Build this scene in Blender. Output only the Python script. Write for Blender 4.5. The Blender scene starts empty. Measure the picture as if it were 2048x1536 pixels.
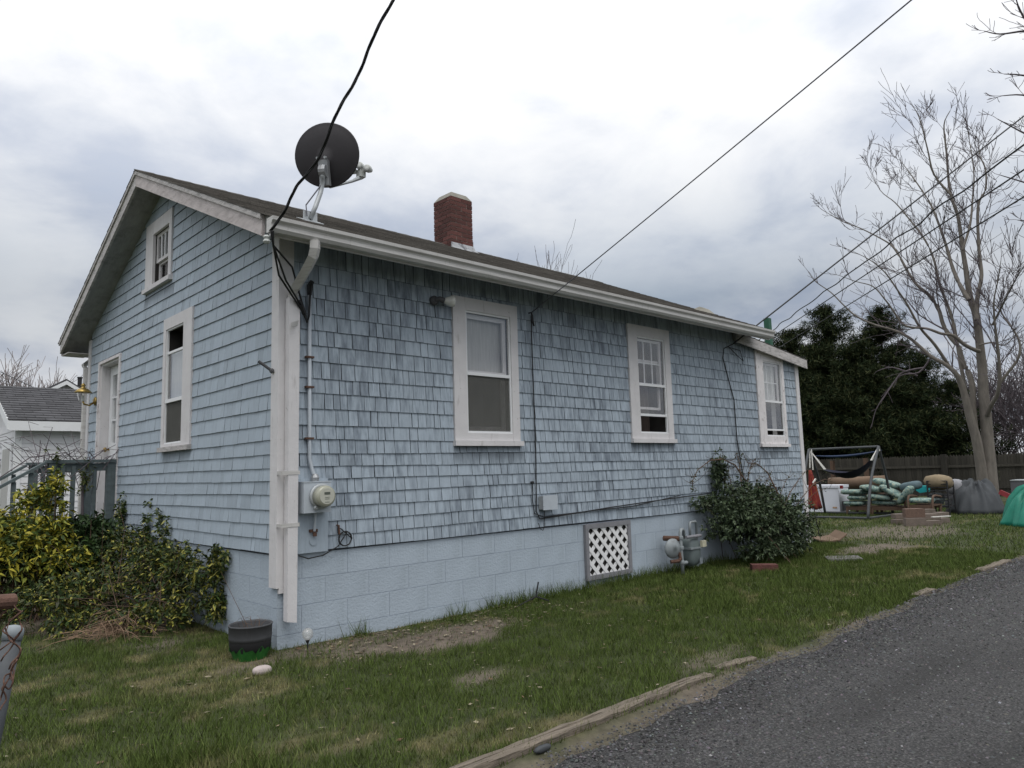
import bpy, math, random
import numpy as np
from mathutils import Vector, Matrix

random.seed(7)
RNG = np.random.default_rng(11)
scene = bpy.context.scene
COL = scene.collection

# ------------------------------------------------------------------ camera
CAM = np.array([-2.57998, -5.40336, 1.3014])
_yaw, _pitch, _roll = [math.radians(a) for a in (46.61079, 6.80104, -1.62958)]
FPX = 1454.232                                            # focal length in pixels of a 2048 px wide picture
_f = np.array([math.cos(_pitch) * math.cos(_yaw), math.cos(_pitch) * math.sin(_yaw), math.sin(_pitch)])
_rt = np.array([math.sin(_yaw), -math.cos(_yaw), 0.0])
_up = np.cross(_rt, _f)
_r = math.cos(_roll) * _rt + math.sin(_roll) * _up
_u = -math.sin(_roll) * _rt + math.cos(_roll) * _up
cam_data = bpy.data.cameras.new('camera')
cam_data.sensor_width = 36.0
cam_data.lens = FPX * 36.0 / 2048.0
cam_data.clip_start = 0.05
cam_data.clip_end = 3000
cam = bpy.data.objects.new('camera', cam_data)
COL.objects.link(cam)
cam.matrix_world = Matrix([[_r[0], _u[0], -_f[0], CAM[0]], [_r[1], _u[1], -_f[1], CAM[1]], [_r[2], _u[2], -_f[2], CAM[2]], [0, 0, 0, 1]])
scene.camera = cam

# ------------------------------------------------------------------ world, sun, exposure
SUN_EL, SUN_AZ = math.radians(64), math.radians(243)      # azimuth measured from +X towards +Y
world = bpy.data.worlds.new('World')
scene.world = world
world.use_nodes = True
wt = world.node_tree
wt.nodes.clear()
wn = wt.nodes.new
wl = wt.links.new
def wmath(op, a, b=None, clamp=False):
    n = wn('ShaderNodeMath'); n.operation = op; n.use_clamp = clamp
    for i, v in enumerate((a, b)):
        if v is None: continue
        if isinstance(v, (int, float)): n.inputs[i].default_value = v
        else: wl(v, n.inputs[i])
    return n.outputs[0]
def wramp(fac, stops):
    n = wn('ShaderNodeValToRGB'); wl(fac, n.inputs[0])
    e = n.color_ramp.elements
    while len(e) > 1: e.remove(e[-1])
    e[0].position, e[0].color = stops[0][0], (*stops[0][1], 1)
    for p, c in stops[1:]:
        k = e.new(p); k.color = (*c, 1)
    return n.outputs[0]
def wmix(fac, a, b, mode='MIX'):
    n = wn('ShaderNodeMix'); n.data_type = 'RGBA'; n.blend_type = mode
    for sock, v in ((n.inputs[0], fac), (n.inputs[6], a), (n.inputs[7], b)):
        if isinstance(v, (int, float)): sock.default_value = v
        elif isinstance(v, tuple): sock.default_value = (*v, 1)
        else: wl(v, sock)
    return n.outputs[2]
w_out = wn('ShaderNodeOutputWorld'); w_bg = wn('ShaderNodeBackground')
w_tc = wn('ShaderNodeTexCoord')
w_nrm = wn('ShaderNodeVectorMath'); w_nrm.operation = 'NORMALIZE'; wl(w_tc.outputs['Generated'], w_nrm.inputs[0])
w_sep = wn('ShaderNodeSeparateXYZ'); wl(w_nrm.outputs[0], w_sep.inputs[0])
zc = wmath('MAXIMUM', w_sep.outputs[2], 0.0)
den = wmath('ADD', zc, 0.22)
w_cmb = wn('ShaderNodeCombineXYZ')
wl(wmath('DIVIDE', w_sep.outputs[0], den), w_cmb.inputs[0]); wl(wmath('DIVIDE', w_sep.outputs[1], den), w_cmb.inputs[1])
def wnoise(scale, detail, rough, off):
    m = wn('ShaderNodeVectorMath'); m.operation = 'ADD'; wl(w_cmb.outputs[0], m.inputs[0]); m.inputs[1].default_value = off
    n = wn('ShaderNodeTexNoise'); n.inputs['Scale'].default_value = scale; n.inputs['Detail'].default_value = detail
    n.inputs['Roughness'].default_value = rough; n.inputs['Distortion'].default_value = 0.25
    wl(m.outputs[0], n.inputs['Vector']); return n.outputs[0]
n_big = wnoise(1.25, 7.0, 0.52, (3.1, 7.7, 0.0))
n_small = wnoise(3.0, 8.0, 0.56, (11.3, 2.2, 5.0))
cl = wmath('ADD', wmath('MULTIPLY', n_big, 0.64), wmath('MULTIPLY', n_small, 0.36))
sky_tex = wn('ShaderNodeTexSky'); sky_tex.sky_type = 'NISHITA'; sky_tex.sun_disc = False
sky_tex.sun_elevation = SUN_EL; sky_tex.sun_rotation = math.radians(90) - SUN_AZ
blue = wmix(1.0, sky_tex.outputs[0], (0.09, 0.09, 0.09), 'MULTIPLY')
veil = wmix(0.80, blue, (0.62, 0.70, 0.84))                 # thin veil of high cloud over the blue
cloud = wramp(cl, [(0.38, (0.62, 0.655, 0.735)), (0.45, (0.74, 0.77, 0.83)), (0.50, (0.86, 0.875, 0.905)), (0.55, (0.935, 0.94, 0.95)), (0.64, (1.0, 1.0, 1.0))])
cover = wramp(cl, [(0.30, (0.35, 0.35, 0.35)), (0.45, (1.0, 1.0, 1.0))])
skyc = wmix(cover, veil, cloud)
# a bank of grey-blue stratus low down all round, paler again at the very horizon
bank = wramp(zc, [(0.0, (0.88, 0.90, 0.93)), (0.10, (0.80, 0.84, 0.90)), (0.155, (0.48, 0.55, 0.64)), (0.22, (0.41, 0.485, 0.58)), (0.28, (0.64, 0.70, 0.78)), (0.37, (0.93, 0.95, 0.98)), (0.45, (1.0, 1.0, 1.0))])
n_bank = wnoise(0.55, 3.0, 0.5, (1.7, 4.4, 2.0))
bank_soft = wmix(wramp(n_bank, [(0.40, (0.0, 0.0, 0.0)), (0.64, (0.7, 0.7, 0.7))]), bank, (1.0, 1.0, 1.0))
skyc = wmix(1.0, skyc, bank_soft, 'MULTIPLY')
zen = wmath('ADD', wmath('MULTIPLY', wmath("POWER", zc, 1.8), 1.5), 0.78)   # an overcast sky is brightest overhead
zvec = wn('ShaderNodeCombineColor'); wl(zen, zvec.inputs[0]); wl(zen, zvec.inputs[1]); wl(zen, zvec.inputs[2])
skyc = wmix(1.0, skyc, zvec.outputs[0], 'MULTIPLY')
wl(skyc, w_bg.inputs[0]); w_bg.inputs[1].default_value = 1.0
wl(w_bg.outputs[0], w_out.inputs[0])

sun_data = bpy.data.lights.new('sun', 'SUN')
sun_data.energy = 1.4
sun_data.angle = math.radians(38)
sun_data.color = (1.0, 0.96, 0.9)
sun = bpy.data.objects.new('sun', sun_data)
COL.objects.link(sun)
sd = Vector((math.cos(SUN_EL) * math.cos(SUN_AZ), math.cos(SUN_EL) * math.sin(SUN_AZ), math.sin(SUN_EL)))
sun.rotation_euler = (-sd).to_track_quat('-Z', 'Y').to_euler()
scene.view_settings.view_transform = 'Standard'
scene.view_settings.look = 'None'
scene.view_settings.gamma = 1.0
scene.view_settings.exposure = 0.0
scene.view_settings.use_curve_mapping = False
scene.render.engine = 'CYCLES'
scene.cycles.max_bounces = 8
scene.cycles.transparent_max_bounces = 16

# ------------------------------------------------------------------ survey: where a sight line meets a real plane
def ray(px, py): return _f + (px - 1024) / FPX * _r - (py - 768) / FPX * _u
def on(ax, val, px, py):
    d = ray(px, py); return CAM + (val - CAM[ax]) / d[ax] * d
def at_y(px, py, v=0.0): return on(1, v, px, py)
def at_x(px, py, v=0.0): return on(0, v, px, py)
def at_z(px, py, v=0.0): return on(2, v, px, py)
def at_d(px, py, dist):
    d = ray(px, py); return CAM + d / np.linalg.norm(d) * dist
def proj(P):
    d = np.asarray(P, float) - CAM; z = d @ _f
    return np.stack([1024 + FPX * (d @ _r) / z, 768 - FPX * (d @ _u) / z], -1)

# ------------------------------------------------------------------ materials
MATS = {}
def M(name, col, rough=0.75, var=0.12, scale=8.0, stretch=(1, 1, 1), bump=0.0, bscale=None, metallic=0.0, use_col=False,
      spots=None, spec=0.35, spots2=None, piece=False, objvar=0.0):
    m = bpy.data.materials.new(name); m.use_nodes = True
    nt = m.node_tree; N = nt.nodes.new; Lk = nt.links.new
    b = nt.nodes['Principled BSDF']
    tc = N('ShaderNodeTexCoord'); mp = N('ShaderNodeMapping'); mp.inputs['Scale'].default_value = stretch
    Lk(tc.outputs['Object'], mp.inputs[0])
    if piece:                                             # every piece takes its own stretch of the grain
        pa = N('ShaderNodeAttribute'); pa.attribute_name = 'Col'; ps = N('ShaderNodeMath'); ps.operation = 'MULTIPLY'; ps.inputs[1].default_value = 37.0
        pv = N('ShaderNodeVectorMath'); pv.operation = 'ADD'; Lk(pa.outputs['Alpha'], ps.inputs[0]); Lk(tc.outputs['Object'], pv.inputs[0]); Lk(ps.outputs[0], pv.inputs[1])
    def noise(sc, det=5.0, vec=None, rg=0.6):
        n = N('ShaderNodeTexNoise'); n.inputs['Scale'].default_value = sc; n.inputs['Detail'].default_value = det; n.inputs['Roughness'].default_value = rg
        Lk(vec or mp.outputs[0], n.inputs['Vector']); return n.outputs[0]
    def mix(fac, a, c, mode='MIX'):
        n = N('ShaderNodeMix'); n.data_type = 'RGBA'; n.blend_type = mode
        for sk, v in ((n.inputs[0], fac), (n.inputs[6], a), (n.inputs[7], c)):
            if isinstance(v, (int, float)): sk.default_value = v
            elif isinstance(v, (tuple, list)): sk.default_value = (*v[:3], 1)
            else: Lk(v, sk)
        return n.outputs[2]
    def mrange(v, lo, hi, a=0.0, c=1.0):
        n = N('ShaderNodeMapRange'); Lk(v, n.inputs[0])
        for i, q in enumerate((lo, hi, a, c)): n.inputs[i + 1].default_value = q
        return n.outputs[0]
    lo = tuple(max(0, c * (1 - var)) for c in col); hi = tuple(min(1, c * (1 + var)) for c in col)
    n0 = noise(scale)
    colr = mix(mrange(n0, 0.3, 0.7), lo, hi)
    for sp in (spots, spots2):
        if sp:
            sc, sst, slo, shi, scol, amt = sp[:6]
            mp2 = N('ShaderNodeMapping'); mp2.inputs['Scale'].default_value = sst; mp2.inputs['Location'].default_value = (3.3, 1.7, 5.1)
            src = tc.outputs['Object']
            if piece:
                src = pv.outputs[0]
            Lk(src, mp2.inputs[0])
            fac = mrange(noise(sc, 6.0, mp2.outputs[0]), slo, shi, 0.0, amt)
            if len(sp) > 6:
                mm = N('ShaderNodeMath'); mm.operation = 'MULTIPLY'; Lk(fac, mm.inputs[0]); Lk(mrange(noise(sp[6], 3.0, tc.outputs['Object']), sp[7], sp[8]), mm.inputs[1]); fac = mm.outputs[0]
            colr = mix(fac, colr, scol)
    if use_col:
        at = N('ShaderNodeAttribute'); at.attribute_name = 'Col'
        colr = mix(1.0, colr, at.outputs['Color'], 'MULTIPLY')
    if objvar:
        oi = N('ShaderNodeObjectInfo'); hv = N('ShaderNodeHueSaturation'); Lk(mrange(oi.outputs['Random'], 0.0, 1.0, 1 - objvar, 1 + objvar), hv.inputs['Value']); Lk(colr, hv.inputs['Color']); colr = hv.outputs[0]
    Lk(colr, b.inputs['Base Color'])
    b.inputs['Roughness'].default_value = rough; b.inputs['Metallic'].default_value = metallic
    b.inputs['Specular IOR Level'].default_value = spec
    if bump:
        bn = N('ShaderNodeBump'); bn.inputs['Strength'].default_value = min(1.0, bump); bn.inputs['Distance'].default_value = 0.01 * max(1.0, bump)
        Lk(noise(bscale or scale * 4), bn.inputs['Height']); Lk(bn.outputs[0], b.inputs['Normal'])
    MATS[name] = m
    return m

def glass_mat(name, ior=1.75, tint=(1, 1, 1), milky=0.0):
    m = bpy.data.materials.new(name); m.use_nodes = True
    nt = m.node_tree; nt.nodes.clear(); N = nt.nodes.new
    o = N('ShaderNodeOutputMaterial'); mx = N('ShaderNodeMixShader'); tr = N('ShaderNodeBsdfTransparent'); gl = N('ShaderNodeBsdfGlossy'); lw = N('ShaderNodeLayerWeight'); lw.inputs[0].default_value = 0.5; pw = N('ShaderNodeMath'); pw.operation = 'POWER'; pw.inputs[1].default_value = 4.0; fr = N('ShaderNodeMath'); fr.operation = 'MULTIPLY_ADD'; fr.inputs[1].default_value = 0.85; fr.inputs[2].default_value = ((ior - 1) / (ior + 1)) ** 2 + 0.045
    nt.links.new(lw.outputs['Facing'], pw.inputs[0]); nt.links.new(pw.outputs[0], fr.inputs[0]); tr.inputs[0].default_value = (*tint, 1); gl.inputs['Roughness'].default_value = 0.015
    nz = N('ShaderNodeTexNoise'); nz.inputs['Scale'].default_value = 2.2; nz.inputs['Detail'].default_value = 1.0
    tcn = N('ShaderNodeTexCoord'); nt.links.new(tcn.outputs['Object'], nz.inputs['Vector'])
    bn = N('ShaderNodeBump'); bn.inputs['Strength'].default_value = 0.02; bn.inputs['Distance'].default_value = 0.004
    nt.links.new(nz.outputs[0], bn.inputs['Height']); nt.links.new(bn.outputs[0], gl.inputs['Normal'])
    nt.links.new(fr.outputs[0], mx.inputs[0]); nt.links.new(tr.outputs[0], mx.inputs[1]); nt.links.new(gl.outputs[0], mx.inputs[2]); last = mx.outputs[0]
    if milky:
        dfn = N('ShaderNodeBsdfDiffuse'); dfn.inputs[0].default_value = (0.6, 0.6, 0.57, 1); m2 = N('ShaderNodeMixShader'); m2.inputs[0].default_value = milky
        nt.links.new(last, m2.inputs[1]); nt.links.new(dfn.outputs[0], m2.inputs[2]); last = m2.outputs[0]
    nt.links.new(last, o.inputs[0])
    MATS[name] = m
    return m

def screen_mat(name, cover=0.5):
    m = bpy.data.materials.new(name); m.use_nodes = True
    nt = m.node_tree; nt.nodes.clear(); N = nt.nodes.new
    o = N('ShaderNodeOutputMaterial'); mx = N('ShaderNodeMixShader'); tr = N('ShaderNodeBsdfTransparent'); df = N('ShaderNodeBsdfDiffuse')
    nz = N('ShaderNodeTexNoise'); nz.inputs['Scale'].default_value = 7.0; tcn = N('ShaderNodeTexCoord'); nt.links.new(tcn.outputs['Object'], nz.inputs['Vector'])
    mr = N('ShaderNodeMapRange'); mr.inputs[1].default_value = 0.3; mr.inputs[2].default_value = 0.7; mr.inputs[3].default_value = cover - 0.06; mr.inputs[4].default_value = cover + 0.08
    nt.links.new(nz.outputs[0], mr.inputs[0]); nt.links.new(mr.outputs[0], mx.inputs[0])
    df.inputs[0].default_value = (0.15, 0.15, 0.14, 1)
    nt.links.new(tr.outputs[0], mx.inputs[1]); nt.links.new(df.outputs[0], mx.inputs[2]); nt.links.new(mx.outputs[0], o.inputs[0])
    MATS[name] = m
    return m

PAINT = (0.358, 0.418, 0.476)
M('shingle_weathered', PAINT, 0.7, 0.07, 5.0, (9, 9, 1.3), bump=0.35, bscale=30, use_col=True, piece=True,
  spots=(1.5, (9.0, 9.0, 1.6), 0.44, 0.68, (0.066, 0.082, 0.110), 0.76, 0.9, 0.33, 0.57), spots2=(5.0, (11, 11, 0.9), 0.46, 0.70, (0.11, 0.135, 0.165), 0.6, 1.3, 0.34, 0.58))
M('shingle_paint', PAINT, 0.7, 0.06, 5.0, (9, 9, 1.3), bump=0.35, bscale=30, use_col=True, piece=True,
  spots=(1.4, (6.0, 6.0, 1.0), 0.54, 0.80, (0.15, 0.175, 0.22), 0.55, 0.7, 0.45, 0.7), spots2=(7.0, (9, 9, 0.8), 0.58, 0.74, (0.20, 0.225, 0.26), 0.45))
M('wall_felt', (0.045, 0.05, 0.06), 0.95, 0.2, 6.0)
M('block_paint', (0.368, 0.426, 0.484), 0.8, 0.06, 3.0, objvar=0.025, bump=0.6, bscale=55, spots=(1.8, (3, 3, 0.5), 0.56, 0.78, (0.22, 0.26, 0.29), 0.5), spots2=(2.4, (1, 1, 3.0), 0.64, 0.8, (0.30, 0.30, 0.24), 0.4))
M('mortar_paint', (0.395, 0.443, 0.508), 0.85, 0.08, 20.0, bump=0.4)
M('trim_white', (0.60, 0.585, 0.588), 0.65, 0.06, 6.0, bump=0.25, bscale=60, spots=(5.0, (4, 4, 0.7), 0.60, 0.74, (0.30, 0.28, 0.26), 0.55), spots2=(22.0, (1, 1, 1), 0.68, 0.72, (0.24, 0.22, 0.20), 0.7))
M('trim_weathered', (0.46, 0.44, 0.43), 0.8, 0.15, 4.0, (1, 1, 4), bump=0.5, bscale=40, spots=(5.0, (2, 2, 8), 0.48, 0.66, (0.21, 0.20, 0.19), 0.75))
M('trim_peeling', (0.66, 0.635, 0.635), 0.8, 0.08, 6.0, bump=0.4, bscale=40, spots=(14.0, (1.6, 1.6, 0.7), 0.60, 0.65, (0.24, 0.20, 0.19), 0.7), spots2=(5.0, (4, 4, 0.7), 0.58, 0.7, (0.33, 0.31, 0.31), 0.5))
M('gutter_white', (0.53, 0.52, 0.505), 0.45, 0.05, 3.0, spots=(3.0, (1.0, 1, 26), 0.50, 0.72, (0.26, 0.24, 0.21), 0.55), spots2=(7.0, (6, 1, 1), 0.60, 0.75, (0.28, 0.27, 0.24), 0.5))
M('soffit', (0.30, 0.30, 0.29), 0.9, 0.15, 6.0, (3, 1, 1), bump=0.5, spots=(6.0, (1, 1, 1), 0.5, 0.7, (0.14, 0.14, 0.13), 0.6))
M('raw_plywood', (0.50, 0.455, 0.445), 0.85, 0.15, 3.0, (6, 1.5, 6), bump=0.4, bscale=30, spots=(4.0, (2, 2, 5), 0.5, 0.7, (0.26, 0.23, 0.22), 0.6))
M('roof_asphalt', (0.080, 0.074, 0.067), 0.95, 0.25, 6.0, bump=0.8, bscale=140, use_col=True, spots=(2.0, (1, 1, 1), 0.5, 0.75, (0.12, 0.115, 0.105), 0.6))
M('roof_dark', (0.062, 0.062, 0.066), 0.95, 0.2, 8.0, bump=0.8, bscale=90, use_col=True)
M('white_siding', (0.66, 0.66, 0.68), 0.6, 0.05, 4.0, spots=(3.0, (3, 3, 1), 0.55, 0.75, (0.45, 0.45, 0.47), 0.4))
M('dark_inside', (0.035, 0.032, 0.03), 0.95, 0.2, 4.0)
M('curtain_pale', (0.42, 0.42, 0.41), 0.9, 0.15, 5.0, (12, 12, 0.6), bump=0.4)
M('curtain_white', (0.52, 0.53, 0.52), 0.9, 0.15, 5.0, (12, 12, 0.6), bump=0.4)
M('curtain_brown', (0.11, 0.085, 0.075), 0.9, 0.15, 5.0, (12, 12, 0.6))
M('vinyl_white', (0.72, 0.73, 0.74), 0.4, 0.03, 4.0)
M('brick_red', (0.108, 0.043, 0.037), 0.9, 0.22, 14.0, bump=0.7, bscale=60, objvar=0.35, spots=(5.0, (1, 1, 1), 0.52, 0.7, (0.085, 0.042, 0.035), 0.5))
M('mortar', (0.36, 0.31, 0.28), 0.95, 0.2, 20.0, bump=0.6)
M('cap_cement', (0.22, 0.21, 0.18), 0.9, 0.15, 8.0, bump=0.5, spots=(9.0, (1, 1, 1), 0.55, 0.7, (0.17, 0.17, 0.14), 0.5))
M('lead_flashing', (0.30, 0.31, 0.325), 0.5, 0.15, 12.0, spots=(9.0, (1, 1, 1), 0.54, 0.60, (0.07, 0.07, 0.08), 0.85))
M('lattice_white', (0.74, 0.74, 0.74), 0.45, 0.03, 6.0)
M('frame_grey', (0.20, 0.20, 0.215), 0.7, 0.15, 9.0, (1, 1, 1), bump=0.3)
M('steel_grey', (0.33, 0.34, 0.35), 0.45, 0.1, 12.0, metallic=0.6, spots=(9.0, (1, 1, 1), 0.58, 0.7, (0.2, 0.19, 0.18), 0.5))
M('meter_grey', (0.42, 0.46, 0.50), 0.55, 0.06, 9.0, spots=(7.0, (1, 1, 0.6), 0.56, 0.7, (0.28, 0.30, 0.32), 0.5))
M('meter_glass', (0.34, 0.34, 0.27), 0.2, 0.06, 9.0, spec=0.7)
M('meter_face', (0.44, 0.44, 0.38), 0.3, 0.04, 9.0)
M('lcd', (0.09, 0.10, 0.085), 0.3, 0.1, 9.0)
M('rust', (0.105, 0.058, 0.042), 0.9, 0.3, 30.0, bump=0.4)
M('dish_charcoal', (0.030, 0.027, 0.030), 0.6, 0.1, 8.0)
M('galv', (0.40, 0.42, 0.43), 0.45, 0.08, 14.0, metallic=0.35)
M('lnb_grey', (0.50, 0.52, 0.50), 0.5, 0.05, 9.0)
M('wire_black', (0.02, 0.02, 0.021), 0.55, 0.2, 40.0)
M('wire_grey', (0.10, 0.10, 0.115), 0.6, 0.2, 40.0)
M('brass', (0.34, 0.24, 0.08), 0.4, 0.1, 20.0, metallic=0.9)
M('gas_grey', (0.25, 0.275, 0.285), 0.55, 0.1, 14.0, metallic=0.2, spots=(12.0, (1, 1, 1), 0.58, 0.68, (0.15, 0.13, 0.12), 0.5))
M('gas_dark', (0.12, 0.145, 0.145), 0.5, 0.1, 14.0)
M('tag_cream', (0.45, 0.43, 0.32), 0.7, 0.1, 20.0)
M('asphalt_drive', (0.036, 0.0355, 0.0355), 0.95, 0.5, 70.0, bump=1.0, bscale=90, spots=(80.0, (1, 1, 1), 0.52, 0.59, (0.098, 0.096, 0.095), 0.8), spots2=(1.0, (0.45, 1.7, 1), 0.48, 0.66, (0.024, 0.0235, 0.023), 0.7))
M('gravel_bits', (0.5, 0.5, 0.5), 0.9, 0.2, 60.0, use_col=True)
M('lawn_soil', (0.66, 0.66, 0.66), 1.0, 0.3, 14.0, bump=0.9, bscale=60, use_col=True)
M('grass', (0.80, 0.80, 0.80), 0.8, 0.15, 5.0, use_col=True, spec=0.15)
M('leaf', (0.95, 0.95, 0.95), 0.6, 0.15, 12.0, use_col=True, spec=0.3)
M('needle', (0.95, 0.95, 0.95), 0.85, 0.2, 3.0, use_col=True, spec=0.1)
M('bark_grey', (0.145, 0.130, 0.113), 0.95, 0.25, 5.0, (2, 2, 0.6), bump=0.8, bscale=22, spots=(3.0, (1, 1, 0.5), 0.55, 0.72, (0.13, 0.12, 0.10), 0.6))
M('twig_purple', (0.105, 0.088, 0.096), 0.95, 0.2, 8.0)
M('twig_pale', (0.26, 0.23, 0.225), 0.95, 0.2, 8.0)
M('bark_dark', (0.05, 0.042, 0.035), 0.95, 0.3, 8.0)
M('stem_brown', (0.10, 0.065, 0.045), 0.9, 0.25, 14.0)
M('straw', (0.22, 0.155, 0.105), 0.9, 0.2, 14.0, use_col=True)
M('pot_grey', (0.060, 0.062, 0.066), 0.7, 0.12, 10.0, (1, 1, 1), spots=(6.0, (6, 6, 1), 0.55, 0.75, (0.10, 0.10, 0.105), 0.5))
M('pot_black', (0.012, 0.012, 0.013), 0.7, 0.12, 10.0)
M('pot_green', (0.022, 0.13, 0.02), 0.75, 0.2, 14.0, (3, 3, 0.7))
M('soil', (0.045, 0.035, 0.028), 1.0, 0.3, 30.0, bump=0.8)
M('stone_pale', (0.42, 0.36, 0.34), 0.85, 0.1, 14.0, bump=0.4, spots=(30.0, (1, 1, 1), 0.6, 0.7, (0.25, 0.2, 0.2), 0.5))
M('timber_grey', (0.165, 0.138, 0.108), 0.95, 0.25, 5.0, (0.8, 12, 12), bump=0.9, bscale=16, spots=(5.0, (0.6, 14, 14), 0.55, 0.66, (0.07, 0.06, 0.05), 0.8))
M('paver_grey', (0.14, 0.135, 0.13), 0.95, 0.12, 14.0, bump=0.5)
M('block_tan', (0.155, 0.125, 0.105), 0.95, 0.2, 12.0, bump=0.7, spots=(6.0, (1, 1, 1), 0.55, 0.7, (0.12, 0.10, 0.09), 0.5))
M('rail_green', (0.10, 0.125, 0.13), 0.85, 0.18, 8.0, (1, 1, 3), bump=0.4, spots=(9.0, (4, 4, 0.7), 0.56, 0.7, (0.055, 0.06, 0.055), 0.6))
M('fence_wood', (0.048, 0.044, 0.036), 0.95, 0.25, 3.0, (8, 8, 0.8), bump=0.5, objvar=0.3)
M('post_green', (0.028, 0.10, 0.062), 0.6, 0.12, 12.0)
M('navy_cloth', (0.008, 0.009, 0.022), 0.85, 0.15, 10.0)
M('rope_white', (0.58, 0.57, 0.53), 0.85, 0.1, 30.0)
M('red_cloth', (0.17, 0.020, 0.018), 0.85, 0.2, 6.0, (7, 7, 0.7), spots=(7.0, (9, 9, 0.4), 0.56, 0.62, (0.42, 0.16, 0.03), 0.8), spots2=(6.0, (9, 9, 0.4), 0.58, 0.64, (0.04, 0.02, 0.05), 0.8))
M('freezer_white', (0.70, 0.72, 0.78), 0.4, 0.03, 3.0)
M('freezer_dark', (0.12, 0.12, 0.13), 0.6, 0.1, 10.0)
M('sticker_orange', (0.50, 0.34, 0.22), 0.7, 0.2, 30.0)
M('cushion', (0.20, 0.28, 0.25), 0.85, 0.2, 9.0, bump=0.2, spots=(15.0, (1, 1, 1), 0.50, 0.58, (0.035, 0.09, 0.10), 0.85), spots2=(21.0, (1, 1, 1), 0.54, 0.60, (0.36, 0.37, 0.27), 0.8))
M('cushion_back', (0.085, 0.125, 0.14), 0.85, 0.12, 9.0)
M('chair_wood', (0.10, 0.062, 0.042), 0.75, 0.2, 8.0, (6, 6, 1))
M('metal_black', (0.02, 0.02, 0.022), 0.6, 0.2, 14.0)
M('metal_frame', (0.055, 0.060, 0.064), 0.6, 0.15, 14.0)
M('cardboard', (0.145, 0.098, 0.066), 0.9, 0.12, 5.0)
M('teal_plastic', (0.02, 0.34, 0.36), 0.5, 0.06, 8.0)
M('tan_cloth', (0.21, 0.165, 0.105), 0.9, 0.15, 8.0, bump=0.4)
M('grey_bag', (0.24, 0.24, 0.255), 0.7, 0.15, 8.0, bump=0.4)
M('grey_tarp', (0.048, 0.053, 0.058), 0.7, 0.12, 5.0, bump=0.5, bscale=12)
M('green_tarp', (0.010, 0.17, 0.115), 0.5, 0.12, 5.0, bump=0.5, bscale=12)
M('blue_tarp', (0.008, 0.022, 0.06), 0.5, 0.15, 5.0, bump=0.4, bscale=9)
M('red_plastic', (0.20, 0.02, 0.024), 0.5, 0.1, 8.0)
M('wood_brown', (0.13, 0.085, 0.065), 0.9, 0.2, 6.0, (1, 6, 6))
M('fence_galv', (0.06, 0.066, 0.072), 0.7, 0.15, 9.0, spots=(9.0, (1, 1, 1), 0.5, 0.7, (0.09, 0.095, 0.10), 0.6))
M('post_cap', (0.20, 0.225, 0.24), 0.5, 0.06, 9.0)
M('lamp_globe', (0.62, 0.62, 0.58), 0.25, 0.08, 20.0, spec=0.6)
M('flood_grey', (0.08, 0.08, 0.085), 0.6, 0.1, 20.0)
glass_mat('window_glass', 1.5)
glass_mat('lantern_glass', 1.5)
glass_mat('globe_glass', 1.5, (0.95, 0.95, 0.95), 0.3)
screen_mat('insect_screen', 0.5)

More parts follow.
